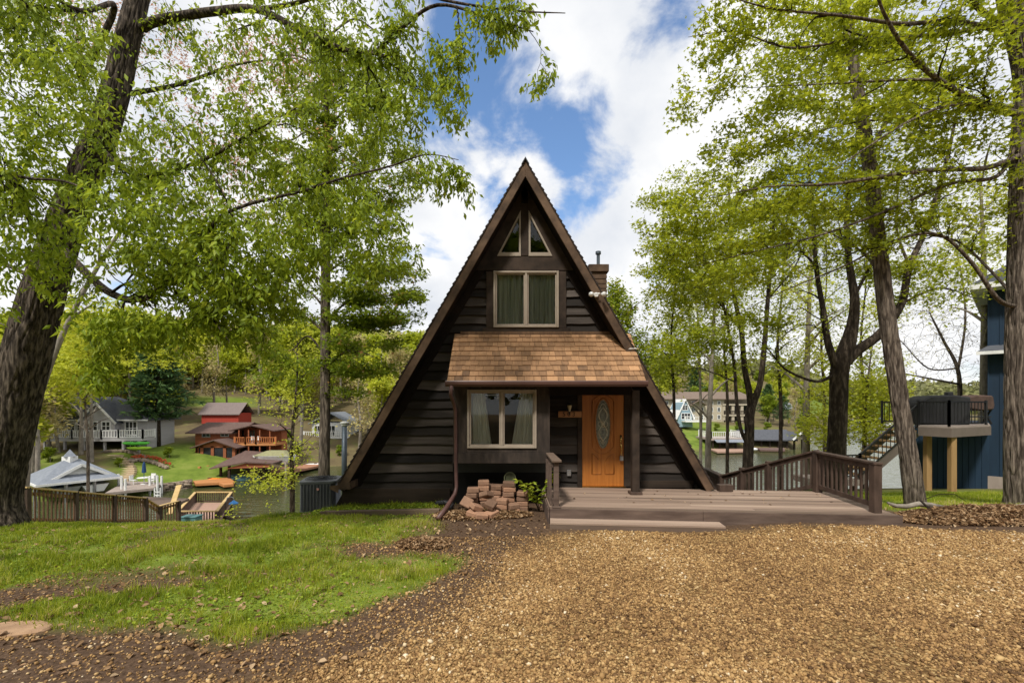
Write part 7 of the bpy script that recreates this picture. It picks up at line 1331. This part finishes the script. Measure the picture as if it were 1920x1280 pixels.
def far_woods():
    VAR = [('yellow_green_tree', 'yellow green spring tree on the wooded hillside across the lake', far_variant(m_leafY, 101)), ('yellow_green_tree', 'yellow green spring tree on the wooded hillside across the lake', far_variant(m_leafY, 102, 12, 5.4)), ('green_tree', 'fresh green spring tree on the wooded hillside across the lake', far_variant(m_leafM, 103, 13, 4.8, 480, 8)),
           ('budding_tree', 'greyish budding tree on the wooded hillside across the lake', far_variant(m_leafO, 104, 15, 4.4, 460, 3, .4)), ('budding_tree', 'greyish budding tree on the wooded hillside across the lake', far_variant(m_leafO, 105, 13, 5.0, 460, 2, .36)), ('tall_light_tree', 'tall light green tree on the wooded hillside across the lake', far_variant(m_leafR, 106, 17, 5, 520, 7))]
    first = [None] * 6; r = random.Random(77); houses = [(110, 290, 8, 22), (340, 530, 6, 30), (575, 660, 4, 30), (1235, 1412, 6, 42), (1260, 1330, 0, 30), (1325, 1520, -6, 14)]; cnt = 0; placed = []
    def place(x, y, v, sc, near=0):
        nonlocal cnt
        nm, lab, mk = VAR[v]; g = {'yellow_green_tree': 'yellow green trees on the hillside', 'green_tree': 'fresh green trees on the hillside', 'budding_tree': 'budding trees on the hillside', 'tall_light_tree': 'tall light green trees on the hillside'}[nm]
        if first[v] is None: o = first[v] = mk((x, y, hz(x, y)), lab, g, nm)
        else: o = dup(first[v]); o.location = (x, y, hz(x, y))
        o.rotation_euler = (0, 0, r.uniform(0, 6.28)); o.scale = (sc, sc, sc * r.uniform(.9, 1.15)); cnt += 1
    tries = 0
    while cnt < 520 and tries < 20000:
        tries += 1; u = r.uniform(-1.16, -.22) if r.random() < .80 else r.uniform(.18, .66); sh = float(np.interp(u, [s[0] for s in SHORE], [s[1] for s in SHORE])); d = 3 + 125 * r.random() ** .8
        y = sh + d; x = u * y; px = CX + F * u
        if -.17 < u < .24 and r.random() < .9: continue
        if any(a - 8 < px < b + 8 and d0 - 3 < d < d1 for a, b, d0, d1 in houses): continue
        if d < 24 and 100 < px < 560: continue
        if 325 < px < 495 and 36 < d < 64: continue
        if px > 1235 and d < 20 and px < 1530 and r.random() < .85: continue
        if any((x - a) ** 2 + (y - b) ** 2 < 9 for a, b in placed): continue
        placed.append((x, y)); place(x, y, r.choices(range(6), (3, 3, 2, 2.6, 2.2, 2))[0], r.uniform(.75, 1.2) * (1 if px < 1000 else .62))
    # pale trunks before the grey house
    for k, (px, py, Y, h, lab) in enumerate(((152, 858, 57.5, 13, 'right one of two straight grey trunks in front of the grey house porch'), (171, 866, 55.5, 14, 'left broad pale trunk in front of the grey house porch'), (111, 855, 58, 10, 'white birch trunk leaning left at the corner of the grey house'))):
        x = (px - CX) * Y / F; g = hz(x, Y); lab = ['straight grey trunk behind the cupola in front of the grey house porch', lab.replace('left ', ''), lab][k]
        slim('birch_tree' if k == 2 else 'tall_tree', lab, px, py, Y, [(px - (6 if k == 2 else 0), py - 50), (px - (10 if k == 2 else 0), py - 120), (px - 8, py - 210)], .24 if k < 2 else .17, [E(px, 680, Y, 70, 3, 50, 1), E(px - 10, 630, Y, 60, 3, 50, 1)], m_leafY, 260, .4, seed=60 + k, bark=m_barkp, per=8)
    # bare bushes by the shore at right
    # distant forest, one mass
    n = 2600; rr = np.random.RandomState(9); u = rr.uniform(-1.3, 1.4, n); y = 290 + 900 * rr.rand(n) ** 1.4; y = np.where(u < .15, np.maximum(y, 330), y); x = u * y; z = height(x, y); k = 26; s = rr.uniform(4, 7.5, n)
    q = rr.randn(n, k, 3); q /= np.linalg.norm(q, axis=2)[..., None]; q *= rr.rand(n, k, 1) ** .35; P = np.stack([x, y, z + s * 1.0], 1)[:, None] + q * np.stack([s, s, s * 1.1], 1)[:, None]; P = P.reshape(-1, 3); S = np.repeat(s, k) * rr.uniform(.35, .75, n * k); A = rr.randn(n * k, 3)
    V, T, kk = leaf_mesh(P, A, S, .9, rr.randn(n * k, 3)); tone = np.clip(np.repeat(rr.beta(2, 2, n), k) * .7 + rr.rand(n * k) * .3, 0, 1)
    m = leafmat('distant_forest', [(0, (.10, .11, .055)), (.4, (.18, .18, .085)), (.7, (.25, .26, .09)), (1, (.27, .22, .15))], .2, .8)
    tag(link_mesh('distant_forest', V, T, m, attr=np.repeat(tone, kk)), 'far wooded hills seen across the open lake at right', 'forest', kind='stuff')
    # the wooded hill behind, and the woods behind the viewpoint that the window panes mirror
    def mass(name, label, x, y, s, k, m, seed, up=1.0):
        rr = np.random.RandomState(seed); n = len(x); q = rr.randn(n, k, 3); q /= np.linalg.norm(q, axis=2)[..., None]; q *= rr.rand(n, k, 1) ** .4; z = height(x, y); P = (np.stack([x, y, z + s * up], 1)[:, None] + q * np.stack([s * .62, s * .62, s * .95], 1)[:, None]).reshape(-1, 3)
        V, T, kk = leaf_mesh(P, rr.randn(n * k, 3), np.repeat(s, k) * rr.uniform(.12, .26, n * k), .9, rr.randn(n * k, 3)); tone = np.clip(np.repeat(rr.rand(n), k) * .75 + rr.rand(n * k) * .25, 0, 1); tag(link_mesh(name, V, T, m, attr=np.repeat(tone, kk)), label, 'forest', kind='stuff')
    rr = np.random.RandomState(21); n = 1500; u = rr.uniform(-1.3, -.15, n); y = np.interp(u, [s_[0] for s_ in SHORE], [s_[1] for s_ in SHORE]) + 75 + 190 * rr.rand(n)
    mh = leafmat('hillside_foliage', [(0, (.18, .15, .07)), (.3, (.36, .29, .15)), (.5, (.34, .37, .08)), (.8, (.50, .54, .09)), (1, (.56, .44, .26))], .35, .8)
    mass('hillside_woods', 'spring woods covering the hill behind the houses across the lake', u * y, y, rr.uniform(6, 9.5, n), 120, mh, 22)
    n = 110; x = rr.uniform(-45, 45, n); y = rr.uniform(-34, -18, n); mass('roadside_woods', 'green woods behind the viewpoint mirrored in the upstairs window', x, y, rr.uniform(5, 10, n), 150, m_leafM, 23, 1.25)
    # low bushes along the far shore
    for i, (px, d, sc) in enumerate(((318, 7.5, .16), (225, 6, .13), (560, 4, .2), (505, 16, .2), (1345, 16, .2), (1385, 17, .22), (1440, 15, .25), (1500, 14, .3), (1525, 8, .35), (1545, 20, .4), (95, 8, .2), (130, 7, .15), (540, 9, .25), (640, 3, .2))):
        uu = (px - CX) / F; sh = float(np.interp(uu, [s_[0] for s_ in SHORE], [s_[1] for s_ in SHORE])); y_ = sh + d; o = dup(first[2] or first[0]); o.name = 'shore_bush'; o.location = (uu * y_, y_, hz(uu * y_, y_) - 4 * sc * .9); o.scale = (sc * 1.2, sc * 1.2, sc); o['category'] = 'bush'; o['label'] = 'low green bush near the far shoreline'; o['group'] = 'bushes along the far shore'
far_woods()
